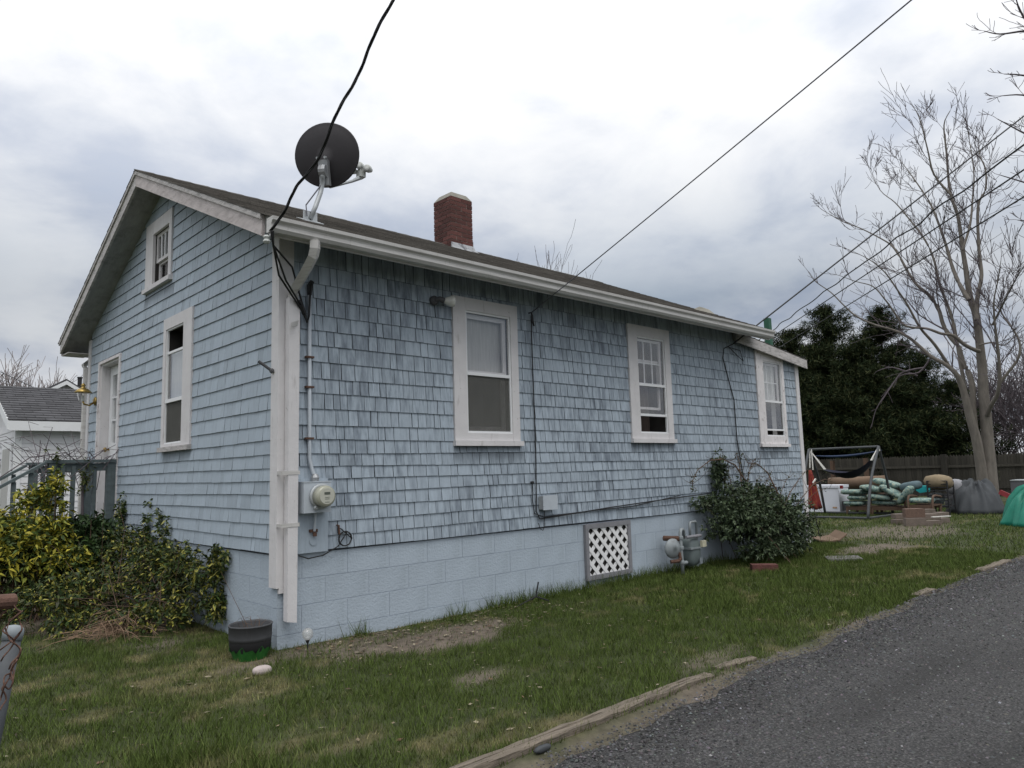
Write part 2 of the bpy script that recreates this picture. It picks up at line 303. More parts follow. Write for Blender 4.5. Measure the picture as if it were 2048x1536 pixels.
# ------------------------------------------------------------------ mesh helpers
class MB:
    def __init__(s): s.v = []; s.f = []; s.c = []; s.tint = (1, 1, 1)
    def _add(s, vs, fs):
        o = len(s.v); s.v += [tuple(map(float, v)) for v in vs]; s.f += [tuple(o + i for i in f) for f in fs]; s.c += [s.tint] * len(vs)
    def box(s, x0, x1, y0, y1, z0, z1):
        s._add([(x0, y0, z0), (x1, y0, z0), (x1, y1, z0), (x0, y1, z0), (x0, y0, z1), (x1, y0, z1), (x1, y1, z1), (x0, y1, z1)],
               [(0, 3, 2, 1), (4, 5, 6, 7), (0, 1, 5, 4), (1, 2, 6, 5), (2, 3, 7, 6), (3, 0, 4, 7)])
    def hexa(s, p):                               # eight corners: bottom ring 0-3, top ring 4-7
        s._add(p, [(0, 3, 2, 1), (4, 5, 6, 7), (0, 1, 5, 4), (1, 2, 6, 5), (2, 3, 7, 6), (3, 0, 4, 7)])
    def bar(s, a, b, w, h=None, up=(0, 0, 1)):
        a = np.array(a, float); b = np.array(b, float); d = b - a; d /= np.linalg.norm(d)
        u = np.array(up, float)
        if abs(d @ u) > 0.95: u = np.array([1.0, 0, 0])
        sx = np.cross(d, u); sx /= np.linalg.norm(sx); sy = np.cross(sx, d)
        sx *= w / 2; sy *= (h or w) / 2
        s.hexa([a - sx - sy, a + sx - sy, a + sx + sy, a - sx + sy, b - sx - sy, b + sx - sy, b + sx + sy, b - sx + sy])
    def tube(s, pts, r, n=8, cap=True):
        pts = [np.array(p, float) for p in pts]; k = len(pts)
        rs = [r] * k if isinstance(r, (int, float)) else list(r)
        vs = []; ref = None
        for i, p in enumerate(pts):
            d = pts[min(i + 1, k - 1)] - pts[max(i - 1, 0)]; L = np.linalg.norm(d); d = d / (L if L > 1e-9 else 1)
            if ref is None:
                ref = np.array([0, 0, 1.0]) if abs(d[2]) < 0.9 else np.array([1.0, 0, 0])
            a = ref - d * (ref @ d); a /= np.linalg.norm(a); ref = a; b = np.cross(d, a)
            for j in range(n):
                t = 2 * math.pi * j / n; vs.append(p + rs[i] * (math.cos(t) * a + math.sin(t) * b))
        fs = [(i * n + j, i * n + (j + 1) % n, (i + 1) * n + (j + 1) % n, (i + 1) * n + j) for i in range(k - 1) for j in range(n)]
        if cap: fs += [tuple(range(n - 1, -1, -1)), tuple((k - 1) * n + j for j in range(n))]
        s._add(vs, fs)
    def lathe(s, prof, c, n=20, axis=(0, 0, 1), sx=1.0, sy=1.0):   # profile of (radius, height)
        ax = np.array(axis, float); ax /= np.linalg.norm(ax)
        a = np.cross(ax, [0, 0, 1.0] if abs(ax[2]) < 0.9 else [1.0, 0, 0]); a /= np.linalg.norm(a); b = np.cross(ax, a); c = np.array(c, float)
        vs = []
        for r, h in prof:
            for j in range(n):
                t = 2 * math.pi * j / n; vs.append(c + ax * h + r * (sx * math.cos(t) * a + sy * math.sin(t) * b))
        k = len(prof)
        fs = [(i * n + j, i * n + (j + 1) % n, (i + 1) * n + (j + 1) % n, (i + 1) * n + j) for i in range(k - 1) for j in range(n)]
        fs += [tuple(range(n - 1, -1, -1)), tuple((k - 1) * n + j for j in range(n))]
        s._add(vs, fs)
    def prism(s, poly, off):                      # polygon (3-D points) extruded by a vector
        n = len(poly); p = [np.array(q, float) for q in poly]; o = np.array(off, float)
        s._add(p + [q + o for q in p], [tuple(range(n - 1, -1, -1)), tuple(range(n, 2 * n))] + [(i, (i + 1) % n, n + (i + 1) % n, n + i) for i in range(n)])
    def pillow(s, c, size, rot=None, e=0.45, nu=18, nv=10, wob=0.0, seed=0):
        c = np.array(c, float); R = np.array(rot.to_matrix()) if rot is not None else np.eye(3); rg = np.random.default_rng(seed)
        f = lambda w, m: math.copysign(abs(w) ** m, w)
        vs = []
        for i in range(nv + 1):
            v = -math.pi / 2 + math.pi * i / nv
            for j in range(nu):
                u = 2 * math.pi * j / nu
                p = np.array([f(math.cos(v), e) * f(math.cos(u), e), f(math.cos(v), e) * f(math.sin(u), e), f(math.sin(v), 0.8)]) * np.array(size) / 2
                p = p * (1 + wob * (rg.random() - 0.5)); vs.append(c + R @ p)
        fs = [(i * nu + j, i * nu + (j + 1) % nu, (i + 1) * nu + (j + 1) % nu, (i + 1) * nu + j) for i in range(nv) for j in range(nu)]
        s._add(vs, fs)
    def build(s, name, mat, parent=None, smooth=False, kind=None):
        me = bpy.data.meshes.new(name); me.from_pydata(s.v, [], s.f)
        ca = me.color_attributes.new('Col', 'FLOAT_COLOR', 'POINT')
        ca.data.foreach_set('color', np.array([(*c, 1.0) if len(c) == 3 else c for c in s.c], np.float32).ravel())
        return link(name, me, mat, parent, smooth, kind)

def link(name, me, mat, parent=None, smooth=False, kind=None):
    me.materials.append(MATS[mat])
    if smooth: me.polygons.foreach_set('use_smooth', [True] * len(me.polygons))
    o = bpy.data.objects.new(name, me); COL.objects.link(o)
    setparent(o, parent)
    if kind: o['kind'] = kind
    return o
def setparent(o, parent):
    if parent is not None:
        o.parent = parent
        if parent.type == 'EMPTY': o.matrix_parent_inverse = Matrix.Translation(-parent.location)
def np_mesh(name, V, F, mat, parent=None, cols=None, kind=None, smooth=False):
    V = np.ascontiguousarray(V, np.float32); F = np.ascontiguousarray(F, np.int32); k = F.shape[1]
    me = bpy.data.meshes.new(name)
    me.vertices.add(len(V)); me.vertices.foreach_set('co', V.ravel())
    me.loops.add(F.size); me.loops.foreach_set('vertex_index', F.ravel())
    me.polygons.add(len(F)); me.polygons.foreach_set('loop_start', np.arange(len(F), dtype=np.int32) * k)
    me.polygons.foreach_set('loop_total', np.full(len(F), k, np.int32))
    if cols is not None:
        ca = me.color_attributes.new('Col', 'FLOAT_COLOR', 'POINT')
        ca.data.foreach_set('color', np.concatenate([cols, np.ones((len(V), 1))], 1).astype(np.float32).ravel())
    me.update(calc_edges=True)
    return link(name, me, mat, parent, smooth, kind)
def thing(name, label, cat, loc=(0, 0, 0), group=None):
    o = bpy.data.objects.new(name, None); COL.objects.link(o); o.empty_display_size = 0.1
    o.location = tuple(float(v) for v in loc)
    return tag(o, label, cat, group)
def tag(o, label, cat, group=None):
    o['label'] = label; o['category'] = cat
    if group: o['group'] = group
    return o
def struct(o): o['kind'] = 'structure'; return o
def sag(a, b, s, n=24):
    a = np.array(a, float); b = np.array(b, float)
    return [a + (b - a) * t - np.array([0, 0, s * 4 * t * (1 - t)]) for t in np.linspace(0, 1, n)]
def vnoise(x, y, seed=0):
    x = np.asarray(x, float); y = np.asarray(y, float)
    xi = np.floor(x).astype(np.int64); yi = np.floor(y).astype(np.int64); xf = x - xi; yf = y - yi
    def h(a, b):
        n = (a * 374761393 + b * 668265263 + seed * 974634777) & 0x7fffffff
        n = ((n ^ (n >> 13)) * 1274126177) & 0x7fffffff
        return ((n ^ (n >> 16)) & 0xffff) / 65535.0
    u = xf * xf * (3 - 2 * xf); v = yf * yf * (3 - 2 * yf)
    return (h(xi, yi) * (1 - u) + h(xi + 1, yi) * u) * (1 - v) + (h(xi, yi + 1) * (1 - u) + h(xi + 1, yi + 1) * u) * v
def fbm(x, y, seed=0, oct=4):
    t = 0; a = 0.5; n = 0
    for i in range(oct):
        t = t + a * vnoise(np.asarray(x) * 2 ** i, np.asarray(y) * 2 ** i, seed + i); n += a; a *= 0.55
    return t / n
def sstep(x, a, b):
    t = np.clip((np.asarray(x, float) - a) / (b - a), 0, 1); return t * t * (3 - 2 * t)

# ------------------------------------------------------------------ ground
def dirt_amount(x, y):
    x = np.asarray(x, float); y = np.asarray(y, float)
    n = fbm(x * 2.2, y * 2.2, 5) - 0.5
    def ell(cx, cy, rx, ry, soft=0.5):
        d = np.sqrt(((x - cx) / rx) ** 2 + ((y - cy) / ry) ** 2) + n * 0.9
        return 1 - sstep(d, 1 - soft, 1 + soft * 0.4)
    d = ell(0.95, -0.60, 1.0, 0.36)
    d = np.maximum(d, ell(0.45, -0.25, 0.9, 0.26) * 0.8)
    d = np.maximum(d, ell(8.75, -1.0, 1.15, 0.42))
    d = np.maximum(d, ell(11.9, -0.35, 1.9, 1.0) * 0.75)
    d = np.maximum(d, ell(0.55, -1.72, 0.28, 0.17) * 0.8)
    d = np.maximum(d, ell(1.95, -2.55, 0.5, 0.14) * 0.6)
    edge = 1 - sstep(np.abs(y + 2.98 + n * 0.3), 0.06, 0.24)
    d = np.maximum(d, edge * (0.35 + 0.75 * fbm(x * 1.7, y * 1.7, 93)) * (x > -2.5))
    bed = (1 - sstep(x, -0.35, -0.05)) * 0 + ell(-0.5, 3.2, 0.75, 2.4, 0.3) * 0.9
    return np.clip(np.maximum(d, bed), 0, 1)
def dry_amount(x, y):
    n = fbm(np.asarray(x) * 0.9 + 4, np.asarray(y) * 1.5 + 2, 21, 5)
    n2 = fbm(np.asarray(x) * 5.0, np.asarray(y) * 8.0, 33, 4)
    left = 1 - sstep(np.asarray(x) - 0.25 * np.asarray(y), -0.6, 1.2)
    return np.clip(sstep(n * 0.5 + n2 * 0.5 + left * 0.04, 0.53, 0.76), 0, 1)
def lawn_height(x, y):
    return 0.02 * (fbm(np.asarray(x) * 0.7, np.asarray(y) * 0.7, 3) - 0.5) + 0.012 * (fbm(np.asarray(x) * 3, np.asarray(y) * 3, 9) - 0.5) - 0.004
gx = np.unique(np.concatenate([np.linspace(-900, -60, 8), np.linspace(-60, -6, 16), np.arange(-6, 10, 0.07), np.arange(10, 24, 0.22), np.linspace(24, 90, 24), np.linspace(90, 900, 8)]))
gy = np.unique(np.concatenate([np.linspace(-900, -60, 8), np.linspace(-60, -8, 14), np.arange(-8, -3.4, 0.25), np.arange(-3.4, 6.5, 0.07), np.arange(6.5, 20, 0.35), np.linspace(20, 90, 20), np.linspace(90, 900, 8)]))
GX, GY = np.meshgrid(gx, gy)
near = (np.abs(GX - 6) < 14) & (np.abs(GY - 2) < 10)
GZ = np.where(near, lawn_height(GX, GY), -0.004)
drive_under = (GY < -2.86) & (GY > -12) & (GX > -20) & (GX < 13)
GZ = np.where(drive_under, np.minimum(GZ, -0.006) - 0.01, GZ)
V = np.stack([GX.ravel(), GY.ravel(), GZ.ravel()], 1)
ny, nx = GX.shape
idx = np.arange(ny * nx).reshape(ny, nx)
F = np.stack([idx[:-1, :-1].ravel(), idx[:-1, 1:].ravel(), idx[1:, 1:].ravel(), idx[1:, :-1].ravel()], 1)
GREEN = np.array([0.052, 0.066, 0.021]); DRY = np.array([0.155, 0.135, 0.068]); DIRT = np.array([0.19, 0.155, 0.122])
dd = dirt_amount(V[:, 0], V[:, 1])[:, None]; dr = dry_amount(V[:, 0], V[:, 1])[:, None]
mott = (0.7 + 0.6 * fbm(V[:, 0] * 9, V[:, 1] * 9, 81, 3))[:, None]
cols = ((GREEN * (1 - dr) + DRY * dr) * (1 - dd) + DIRT * dd) * mott
struct(np_mesh('ground', V, F, 'lawn_soil', cols=cols, smooth=True))

# driveway: an uneven-edged sheet just above the soil
dx = np.concatenate([np.arange(-20, -3, 1.0), np.arange(-3, 10.5, 0.12), np.array([11.0, 11.6, 12.2])])
edge_y = -2.93 + 0.24 * (fbm(dx * 1.6, dx * 0 + 3.3, 41) - 0.5) + 0.10 * (fbm(dx * 6, dx * 0 + 1.3, 44) - 0.5) - 1.2 * sstep(dx, 8.2, 12.2) ** 1.5 - 0.10 * (1 - sstep(dx, 0.6, 2.2))
rows = [edge_y + 0.0, edge_y - 0.05, edge_y - 0.25, edge_y - 0.7, edge_y * 0 - 4.8, edge_y * 0 - 6.5, edge_y * 0 - 11.0]
zr = [-0.008, 0.004, 0.008, 0.010, 0.010, 0.010, 0.010]
DV = np.concatenate([np.stack([dx, np.minimum(r, edge_y), np.full_like(dx, z)], 1) for r, z in zip(rows, zr)])
n = len(dx)
DF = np.array([[i * n + j, (i + 1) * n + j, (i + 1) * n + j + 1, i * n + j + 1] for i in range(len(rows) - 1) for j in range(n - 1)])
struct(np_mesh('driveway', DV, DF, 'asphalt_drive'))

# loose chippings pressed into the drive
NS = 60000
t = RNG.random(NS)
sx = -1.2 + 11.5 * t ** 1.8; sy = -2.86 - RNG.random(NS) ** 1.4 * 3.2
ey = np.interp(sx, dx, edge_y)
keep = sy < ey + 0.10 * RNG.random(NS)
sx, sy = sx[keep], sy[keep]; NS = len(sx)
rad = (0.0026 + 0.0046 * RNG.random(NS) ** 3) * (1 + 0.12 * np.hypot(sx + 2.6, sy + 5.4))
octa = np.array([[1, 0, 0], [0, 1, 0], [-1, 0, 0], [0, -1, 0], [0, 0, 0.8]], float)
ang = RNG.random(NS) * 6.28; ca, sa = np.cos(ang), np.sin(ang)
ex = 0.7 + 0.6 * RNG.random(NS)
P0 = octa[None] * np.stack([rad * ex, rad / ex, rad], 1)[:, None]
PX = P0[..., 0] * ca[:, None] - P0[..., 1] * sa[:, None]; PY = P0[..., 0] * sa[:, None] + P0[..., 1] * ca[:, None]
SV = np.stack([PX + sx[:, None], PY + sy[:, None], P0[..., 2] + 0.009], -1).reshape(-1, 3)
SF = (np.array([[0, 1, 4], [1, 2, 4], [2, 3, 4], [3, 0, 4]])[None] + (np.arange(NS) * 5)[:, None, None]).reshape(-1, 3)
g = 0.012 + 0.095 * RNG.random(NS) ** 1.6; g[RNG.random(NS) < 0.004] = 0.22
sc = g[:, None] * np.array([[1, 0.99, 1.0]]) * (1 + 0.22 * (RNG.random((NS, 3)) - 0.5)) * 2
o = np_mesh('gravel', SV, SF, 'gravel_bits', cols=np.repeat(sc, 5, 0), kind='stuff')
tag(o, 'grey stone chippings scattered over the asphalt driveway', 'gravel')

# grass blades
def grass_zone(n, x0, x1, y0, y1, hmin, hmax, wid, bias=None):
    x = x0 + (x1 - x0) * RNG.random(n); y = y0 + (y1 - y0) * RNG.random(n)
    d = dirt_amount(x, y); k = RNG.random(n) > d * 0.93
    k &= ~((x > 0.0) & (x < 8.95) & (y > -0.012) & (y < 5.75))
    k &= y > np.interp(x, dx, edge_y) + 0.02 - 0.16 * RNG.random(n) ** 2
    clump = fbm(x * 7, y * 7, 60, 2)
    k &= RNG.random(n) < 0.35 + 1.1 * clump
    x, y, clump = x[k], y[k], clump[k]; n = len(x)
    dr = dry_amount(x, y)
    h = (hmin + (hmax - hmin) * RNG.random(n) ** 1.6) * (0.6 + 0.8 * clump) * (1 - 0.45 * dr)
    return x, y, dr, h, np.full(n, wid)
zones = [grass_zone(230000, -3.2, 3.2, -2.85, 1.4, 0.018, 0.066, 0.0048),
         grass_zone(120000, 3.2, 9.2, -2.85, 0.0, 0.02, 0.07, 0.0075),
         grass_zone(80000, 9.0, 21.0, -6.0, 5.0, 0.025, 0.085, 0.013),
         grass_zone(9000, -2.6, -1.0, -2.9, -1.6, 0.05, 0.14, 0.006),
         grass_zone(15000, -1.4, 0.0, 1.0, 6.0, 0.02, 0.08, 0.006)]
# an unmown fringe along the foot of the block wall
n = 5200
xx = 0.3 + 8.6 * RNG.random(n); fr = fbm(xx * 3, xx * 0, 71, 3); k = RNG.random(n) < sstep(fr + 0.25 * sstep(xx, 1.2, 2.2) - 0.12, 0.3, 0.62)
xx = xx[k]; yy = -0.015 - 0.10 * RNG.random(len(xx)) ** 1.6
zones.append((xx, yy, dry_amount(xx, yy) * 0.3, 0.06 + 0.13 * RNG.random(len(xx)) ** 1.5, np.full(len(xx), 0.0065)))
bx, by, bd, bh, bw = [np.concatenate([z[i] for z in zones]) for i in range(5)]
nb = len(bx); a = RNG.random(nb) * 6.283; ln = RNG.random(nb) * 0.75 + 0.1; la = RNG.random(nb) * 6.283
bz = np.where((np.abs(bx - 6) < 14) & (np.abs(by - 2) < 10), lawn_height(bx, by), 0) - 0.004
base = np.stack([bx, by, bz], 1); side = np.stack([np.cos(a), np.sin(a), 0 * a], 1) * (bw / 2)[:, None]
tip = base + np.stack([np.cos(la) * ln * bh, np.sin(la) * ln * bh, bh], 1)
GV = np.stack([base - side, base + side, tip], 1).reshape(-1, 3)
GF = np.arange(nb * 3).reshape(-1, 3)
BG = np.array([0.086, 0.126, 0.028]); BD = np.array([0.245, 0.225, 0.105])
mixv = np.clip(bd * 1.1 + 0.35 * (RNG.random(nb) - 0.55), 0, 1)[:, None]
gc = (BG * (1 - mixv) + BD * mixv) * (0.5 + 0.95 * RNG.random(nb))[:, None]
o = np_mesh('grass', GV, GF, 'grass', cols=np.repeat(gc, 3, 0), kind='stuff')
tag(o, 'patchy green and straw coloured lawn grass', 'grass')

# dead leaves and straw blown over the lawn
nl = 1500
lx = np.concatenate([-2.5 + 11 * RNG.random(nl // 2), 0.1 + 2.6 * RNG.random(nl // 2)]); ly = np.concatenate([-2.8 + 2.7 * RNG.random(nl // 2), -0.03 - 0.75 * RNG.random(nl // 2) ** 1.6])
lz = lawn_height(lx, ly) + 0.004 + 0.018 * RNG.random(nl); an_ = RNG.random(nl) * 6.28; ll = 0.008 + 0.020 * RNG.random(nl); lw_ = ll * (0.15 + 0.5 * RNG.random(nl))
dxy = np.stack([np.cos(an_), np.sin(an_), 0.3 * (RNG.random(nl) - 0.5)], 1); sxy = np.stack([-np.sin(an_), np.cos(an_), 0.3 * (RNG.random(nl) - 0.5)], 1); p0 = np.stack([lx, ly, lz], 1)
LV_ = np.stack([p0 - dxy * ll[:, None], p0 + sxy * lw_[:, None], p0 + dxy * ll[:, None], p0 - sxy * lw_[:, None]], 1).reshape(-1, 3)
lc = np.array([[0.16, 0.10, 0.06], [0.24, 0.19, 0.12], [0.09, 0.06, 0.04], [0.30, 0.26, 0.18]])[RNG.integers(0, 4, nl)] * (0.6 + 0.6 * RNG.random((nl, 1)))
o = np_mesh('leaf_litter', LV_, np.arange(nl * 4).reshape(-1, 4), 'leaf', cols=np.repeat(lc, 4, 0), kind='stuff')
tag(o, 'scattered dead leaves and straw on the lawn', 'leaf litter')

# ------------------------------------------------------------------ the cottage
HL, HM, HW, RY, AZ, SL = 8.95, 7.05, 5.75, 2.89, 4.67, 0.436
roofz = lambda y: AZ - SL * abs(y - RY)
leanz = lambda x: 3.205 - 0.108 * (x - 7.0)               # top of the lean-to roof
house = thing('cottage', 'small pale blue shingled cottage with brick chimney and block foundation', 'house')
def wl_(u, w, z): return (u, -w, z)
def wg_(u, w, z): return (-w, u, z)
def wbox(mb, wall, u0, u1, w0, w1, z0, z1):
    if wall == 'L': mb.box(u0, u1, -w1, -w0, z0, z1)
    else: mb.box(-w1, -w0, u0, u1, z0, z1)
def wmap(wall): return wl_ if wall == 'L' else wg_

OPEN_L = [dict(c=(1.745, 2.60, 1.55, 3.005), o=(1.90, 2.50, 1.675, 2.88)), dict(c=(4.468, 5.34, 1.595, 3.055), o=(4.645, 5.225, 1.715, 2.92)), dict(c=(7.58, 8.45, 1.55, 3.01), o=(7.795, 8.375, 1.715, 2.868))]
OPEN_G = [dict(c=(1.855, 2.685, 1.595, 3.005), o=(2.09, 2.61, 1.675, 2.885)), dict(c=(2.52, 3.375, 3.42, 4.215), o=(2.605, 3.125, 3.47, 4.065)), dict(c=(4.26, 5.22, 0.86, 2.87), o=(4.30, 5.17, 0.86, 2.835))]
LAT = (3.545, 4.345, 0.085, 0.690)

def backing(name, wall, u0, u1, z0, z1, holes, mat, parent, topf=None, w=0.0, clip=None):
    us = sorted({u0, u1} | {h[i] for h in holes for i in (0, 1)} | ({RY} if wall == 'G' else set())); zs = sorted({z0, z1} | {h[i] for h in holes for i in (2, 3)})
    mb = MB(); f = wmap(wall)
    for i in range(len(us) - 1):
        for j in range(len(zs) - 1):
            cu, cz = (us[i] + us[i + 1]) / 2, (zs[j] + zs[j + 1]) / 2
            if any(h[0] < cu < h[1] and h[2] < cz < h[3] for h in holes): continue
            a, b = us[i], us[i + 1]; ta = tb = zs[j + 1]; lo = zs[j]
            if topf: ta, tb = min(ta, topf(a)), min(tb, topf(b))
            if ta <= lo and tb <= lo: continue
            mb._add([f(a, w, min(lo, ta)), f(b, w, min(lo, tb)), f(b, w, tb), f(a, w, ta)], [(0, 1, 2, 3)])
    return mb.build(name, mat, parent)
def main_top(u): return 3.30 if u <= 7.05 else leanz(u) - 0.06
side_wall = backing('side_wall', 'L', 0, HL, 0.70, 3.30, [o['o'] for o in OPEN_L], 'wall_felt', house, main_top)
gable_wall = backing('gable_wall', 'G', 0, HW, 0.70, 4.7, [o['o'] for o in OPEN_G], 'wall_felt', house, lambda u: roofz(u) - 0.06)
mb = MB(); mb.box(0.01, HM, HW - 0.1, HW, -0.1, 3.3); mb.box(HM, HL, HW - 0.1, HW - 0.003, -0.1, 2.9); mb.build('rear_wall', 'shingle_paint', house)
mb = MB(); mb.box(HL - 0.1, HL - 0.001, 0.002, HW - 0.11, -0.1, 2.93); mb.build('end_wall', 'shingle_paint', house)
mb = MB(); mb.prism([(HM, 0.01, 2.9), (HM, HW - 0.12, 2.9), (HM, HW - 0.12, 3.3), (HM, RY, 4.6), (HM, 0.01, 3.3)], (-0.08, 0, 0)); mb.build('upper_gable', 'shingle_paint', house)

# --- wooden shingles, course by course
CZ = [3.131, 3.010, 2.888, 2.766, 2.632, 2.500, 2.369, 2.235, 2.102, 1.975, 1.845, 1.717, 1.599, 1.487, 1.379, 1.275, 1.166, 1.053, 0.940, 0.827, 0.713]
CL = [3.30, 3.18] + [2.955, 2.885] + CZ[3:]               # a tall top course under the side eave
CL = [3.36, 3.045, 2.888] + CZ[3:]
CGT = [4.72 - 0.1225 * i for i in range(13)]
CG = [z for z in CGT if z > 3.2] + CZ
def course_list(wall): return CL if wall == 'L' else CG
SH = []                                                   # (wall, eight corners, tints, projected area)
def make_shingles(wall, u0, u1, holes, topf, wmin, wmax, gap, rg):
    f = wmap(wall); cz = course_list(wall)
    for i in range(len(cz) - 1):
        zt, zb = cz[i], cz[i + 1]
        segs = [(u0, u1, zb, zt)]
        for h in holes:
            new = []
            for a, b, lo, hi in segs:
                if h[1] <= a or h[0] >= b or h[3] <= lo + 0.012 or h[2] >= hi - 0.012: new.append((a, b, lo, hi)); continue
                if a < h[0]: new.append((a, h[0], lo, hi))
                if b > h[1]: new.append((h[1], b, lo, hi))
                m0, m1 = max(a, h[0]), min(b, h[1])
                if h[2] > lo + 0.012: new.append((m0, m1, lo, h[2]))
                if h[3] < hi - 0.012: new.append((m0, m1, h[3], hi))
            segs = new
        wav = rg.random() * 10
        for a, b, lo, hi in segs:
            u = a
            while u < b - 1e-6:
                wd = wmin + (wmax - wmin) * rg.random() ** 1.5
                if b - (u + wd) < wmin * 0.8: wd = b - u
                v = u + wd
                top = min(hi, min(topf(u), topf(v)))
                if top > lo + 0.015:
                    s1 = gap * (0.4 + rg.random()); j = 0.0025 * (rg.random() - 0.5)
                    zlo = lo + j + 0.004 * math.sin(u * 1.9 + wav) * (1 if lo == zb else 0)
                    wb = 0.0130 + 0.004 * rg.random(); wtp = 0.003 + 0.002 * rg.random()
                    sk = 0.004 * (rg.random() - 0.5)
                    ua, ub = u + s1 / 2, v - s1 / 2
                    t = 1 + 0.10 * (rg.random() - 0.5)
                    if wall == 'L' and rg.random() < 0.06: t *= 0.80 + 0.15 * rg.random()
                    if wall == 'G' and rg.random() < 0.05: t *= 0.9
                    tt = tb = t
                    for o in (OPEN_L if wall == 'L' else OPEN_G[:2]):
                        c = o['c']
                        if c[0] - 0.02 < (u + v) / 2 < c[1] + 0.03 and 0 <= c[2] - hi + 0.13 < 0.20:      # mildew below the sills
                            tt *= 0.42 + 0.2 * rg.random(); tb *= 0.72 + 0.25 * rg.random()
                    pts = [f(ua + sk, 0.0, zlo), f(ub + sk, 0.0, zlo), f(ub + sk, wb, zlo), f(ua + sk, wb, zlo),
                           f(ua, 0.0, top + 0.006), f(ub, 0.0, top + 0.006), f(ub, wtp, top + 0.006), f(ua, wtp, top + 0.006)]
                    q = proj(np.array([pts[3], pts[2], pts[6], pts[7]]))
                    area = 0.5 * abs(sum(q[k][0] * q[(k + 1) % 4][1] - q[(k + 1) % 4][0] * q[k][1] for k in range(4)))
                    SH.append((wall, pts, [tb] * 4 + [tt] * 4, area))
                u = v
rgs = np.random.default_rng(5)
make_shingles('L', 0.10, 6.98, [o['c'] for o in OPEN_L[:2]] + [(0.13, 0.415, 0.60, 1.285)], lambda u: 3.33, 0.065, 0.185, 0.006, rgs)
make_shingles('L', 6.98, HL - 0.085, [OPEN_L[2]['c']], lambda u: leanz(u) - 0.10, 0.065, 0.16, 0.007, rgs)
make_shingles('G', 0.10, HW - 0.09, [o['c'] for o in OPEN_G], lambda u: roofz(u) - 0.08, 0.07, 0.22, 0.0022, rgs)
order = sorted(range(len(SH)), key=lambda i: -SH[i][3])
HEX = [(0, 3, 2, 1), (4, 5, 6, 7), (0, 1, 5, 4), (1, 2, 6, 5), (2, 3, 7, 6), (3, 0, 4, 7)]
single = set(order[:300])
rest = {'L': MB(), 'G': MB()}
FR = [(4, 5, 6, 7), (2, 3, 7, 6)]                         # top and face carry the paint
ED = [(0, 3, 2, 1), (1, 2, 6, 5), (3, 0, 4, 7)]           # butt end and the two edges have joint shade painted into their tint
for i, (wall, pts, tn, ar) in enumerate(SH):
    if wall == 'G':                                       # keep faces outward for the mirrored frame
        pts = [pts[k] for k in (1, 0, 3, 2, 5, 4, 7, 6)]; tn = [tn[k] for k in (1, 0, 3, 2, 5, 4, 7, 6)]
    mb = MB() if i in single else rest[wall]
    al = random.random()
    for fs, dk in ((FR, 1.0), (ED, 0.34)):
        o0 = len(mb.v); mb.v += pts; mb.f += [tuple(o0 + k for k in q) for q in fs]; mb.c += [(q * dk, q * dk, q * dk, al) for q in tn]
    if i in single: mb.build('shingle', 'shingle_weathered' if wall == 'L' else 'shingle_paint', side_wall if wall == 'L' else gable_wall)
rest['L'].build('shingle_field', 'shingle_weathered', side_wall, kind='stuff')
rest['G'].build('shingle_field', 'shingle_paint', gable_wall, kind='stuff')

# --- block foundation
foundation = MB()
foundation.box(0.009, HL - 0.009, 0.009, 0.15, -0.2, 0.716)
foundation.box(0.009, 0.15, 0.15, HW - 0.009, -0.2, 0.716)
foundation = foundation.build('foundation', 'mortar_paint', house)
mb = MB(); wbox(mb, 'L', LAT[0] + 0.05, LAT[1] - 0.05, -0.0075, -0.0055, LAT[2] + 0.05, LAT[3] - 0.05); mb.build('crawlspace_opening', 'dark_inside', foundation)
mb = MB(); mb.box(-0.2, 0.2, -0.05, 0.05, -0.0985, 0.0985); unit_block = mb.build('concrete_block', 'block_paint', foundation).data
first_block = bpy.data.objects['concrete_block']
BE = [-0.102, 0.101, 0.305, 0.508, 0.714]
used = False
def put_block(wall, a, b, z0, z1):
    global used
    L_, hgt = b - a - 0.004, z1 - z0 - 0.005
    if L_ < 0.02: return
    o = first_block if not used else bpy.data.objects.new('concrete_block', unit_block)
    if used: COL.objects.link(o); setparent(o, foundation)
    used = True
    jit = 0.0015 * random.random()
    if wall == 'L': o.location = ((a + b) / 2, 0.0545 + jit - 0.0, (z0 + z1) / 2); o.scale = (L_ / 0.4, 1.0, hgt / 0.197)
    else: o.location = (0.0545 + jit, (a + b) / 2, (z0 + z1) / 2); o.rotation_euler = (0, 0, math.pi / 2); o.scale = (L_ / 0.4, 1.0, hgt / 0.197)
for k in range(4):
    z0, z1 = BE[k], BE[k + 1]
    for wall, u0, u1 in (('L', 0.0, HL), ('G', 0.11, HW)):
        u = u0 - (0.203 if k % 2 else 0.0)
        while u < u1 - 1e-3:
            a, b = max(u, u0), min(u + 0.4064, u1)
            if wall == 'L' and LAT[0] + 0.06 < b and a < LAT[1] - 0.06 and k > 0:
                if a < LAT[0] + 0.03: put_block(wall, a, LAT[0] + 0.05, z0, z1)
                if b > LAT[1] - 0.03: put_block(wall, LAT[1] - 0.05, b, z0, z1)
            else: put_block(wall, a, b, z0, z1)
            u += 0.4064

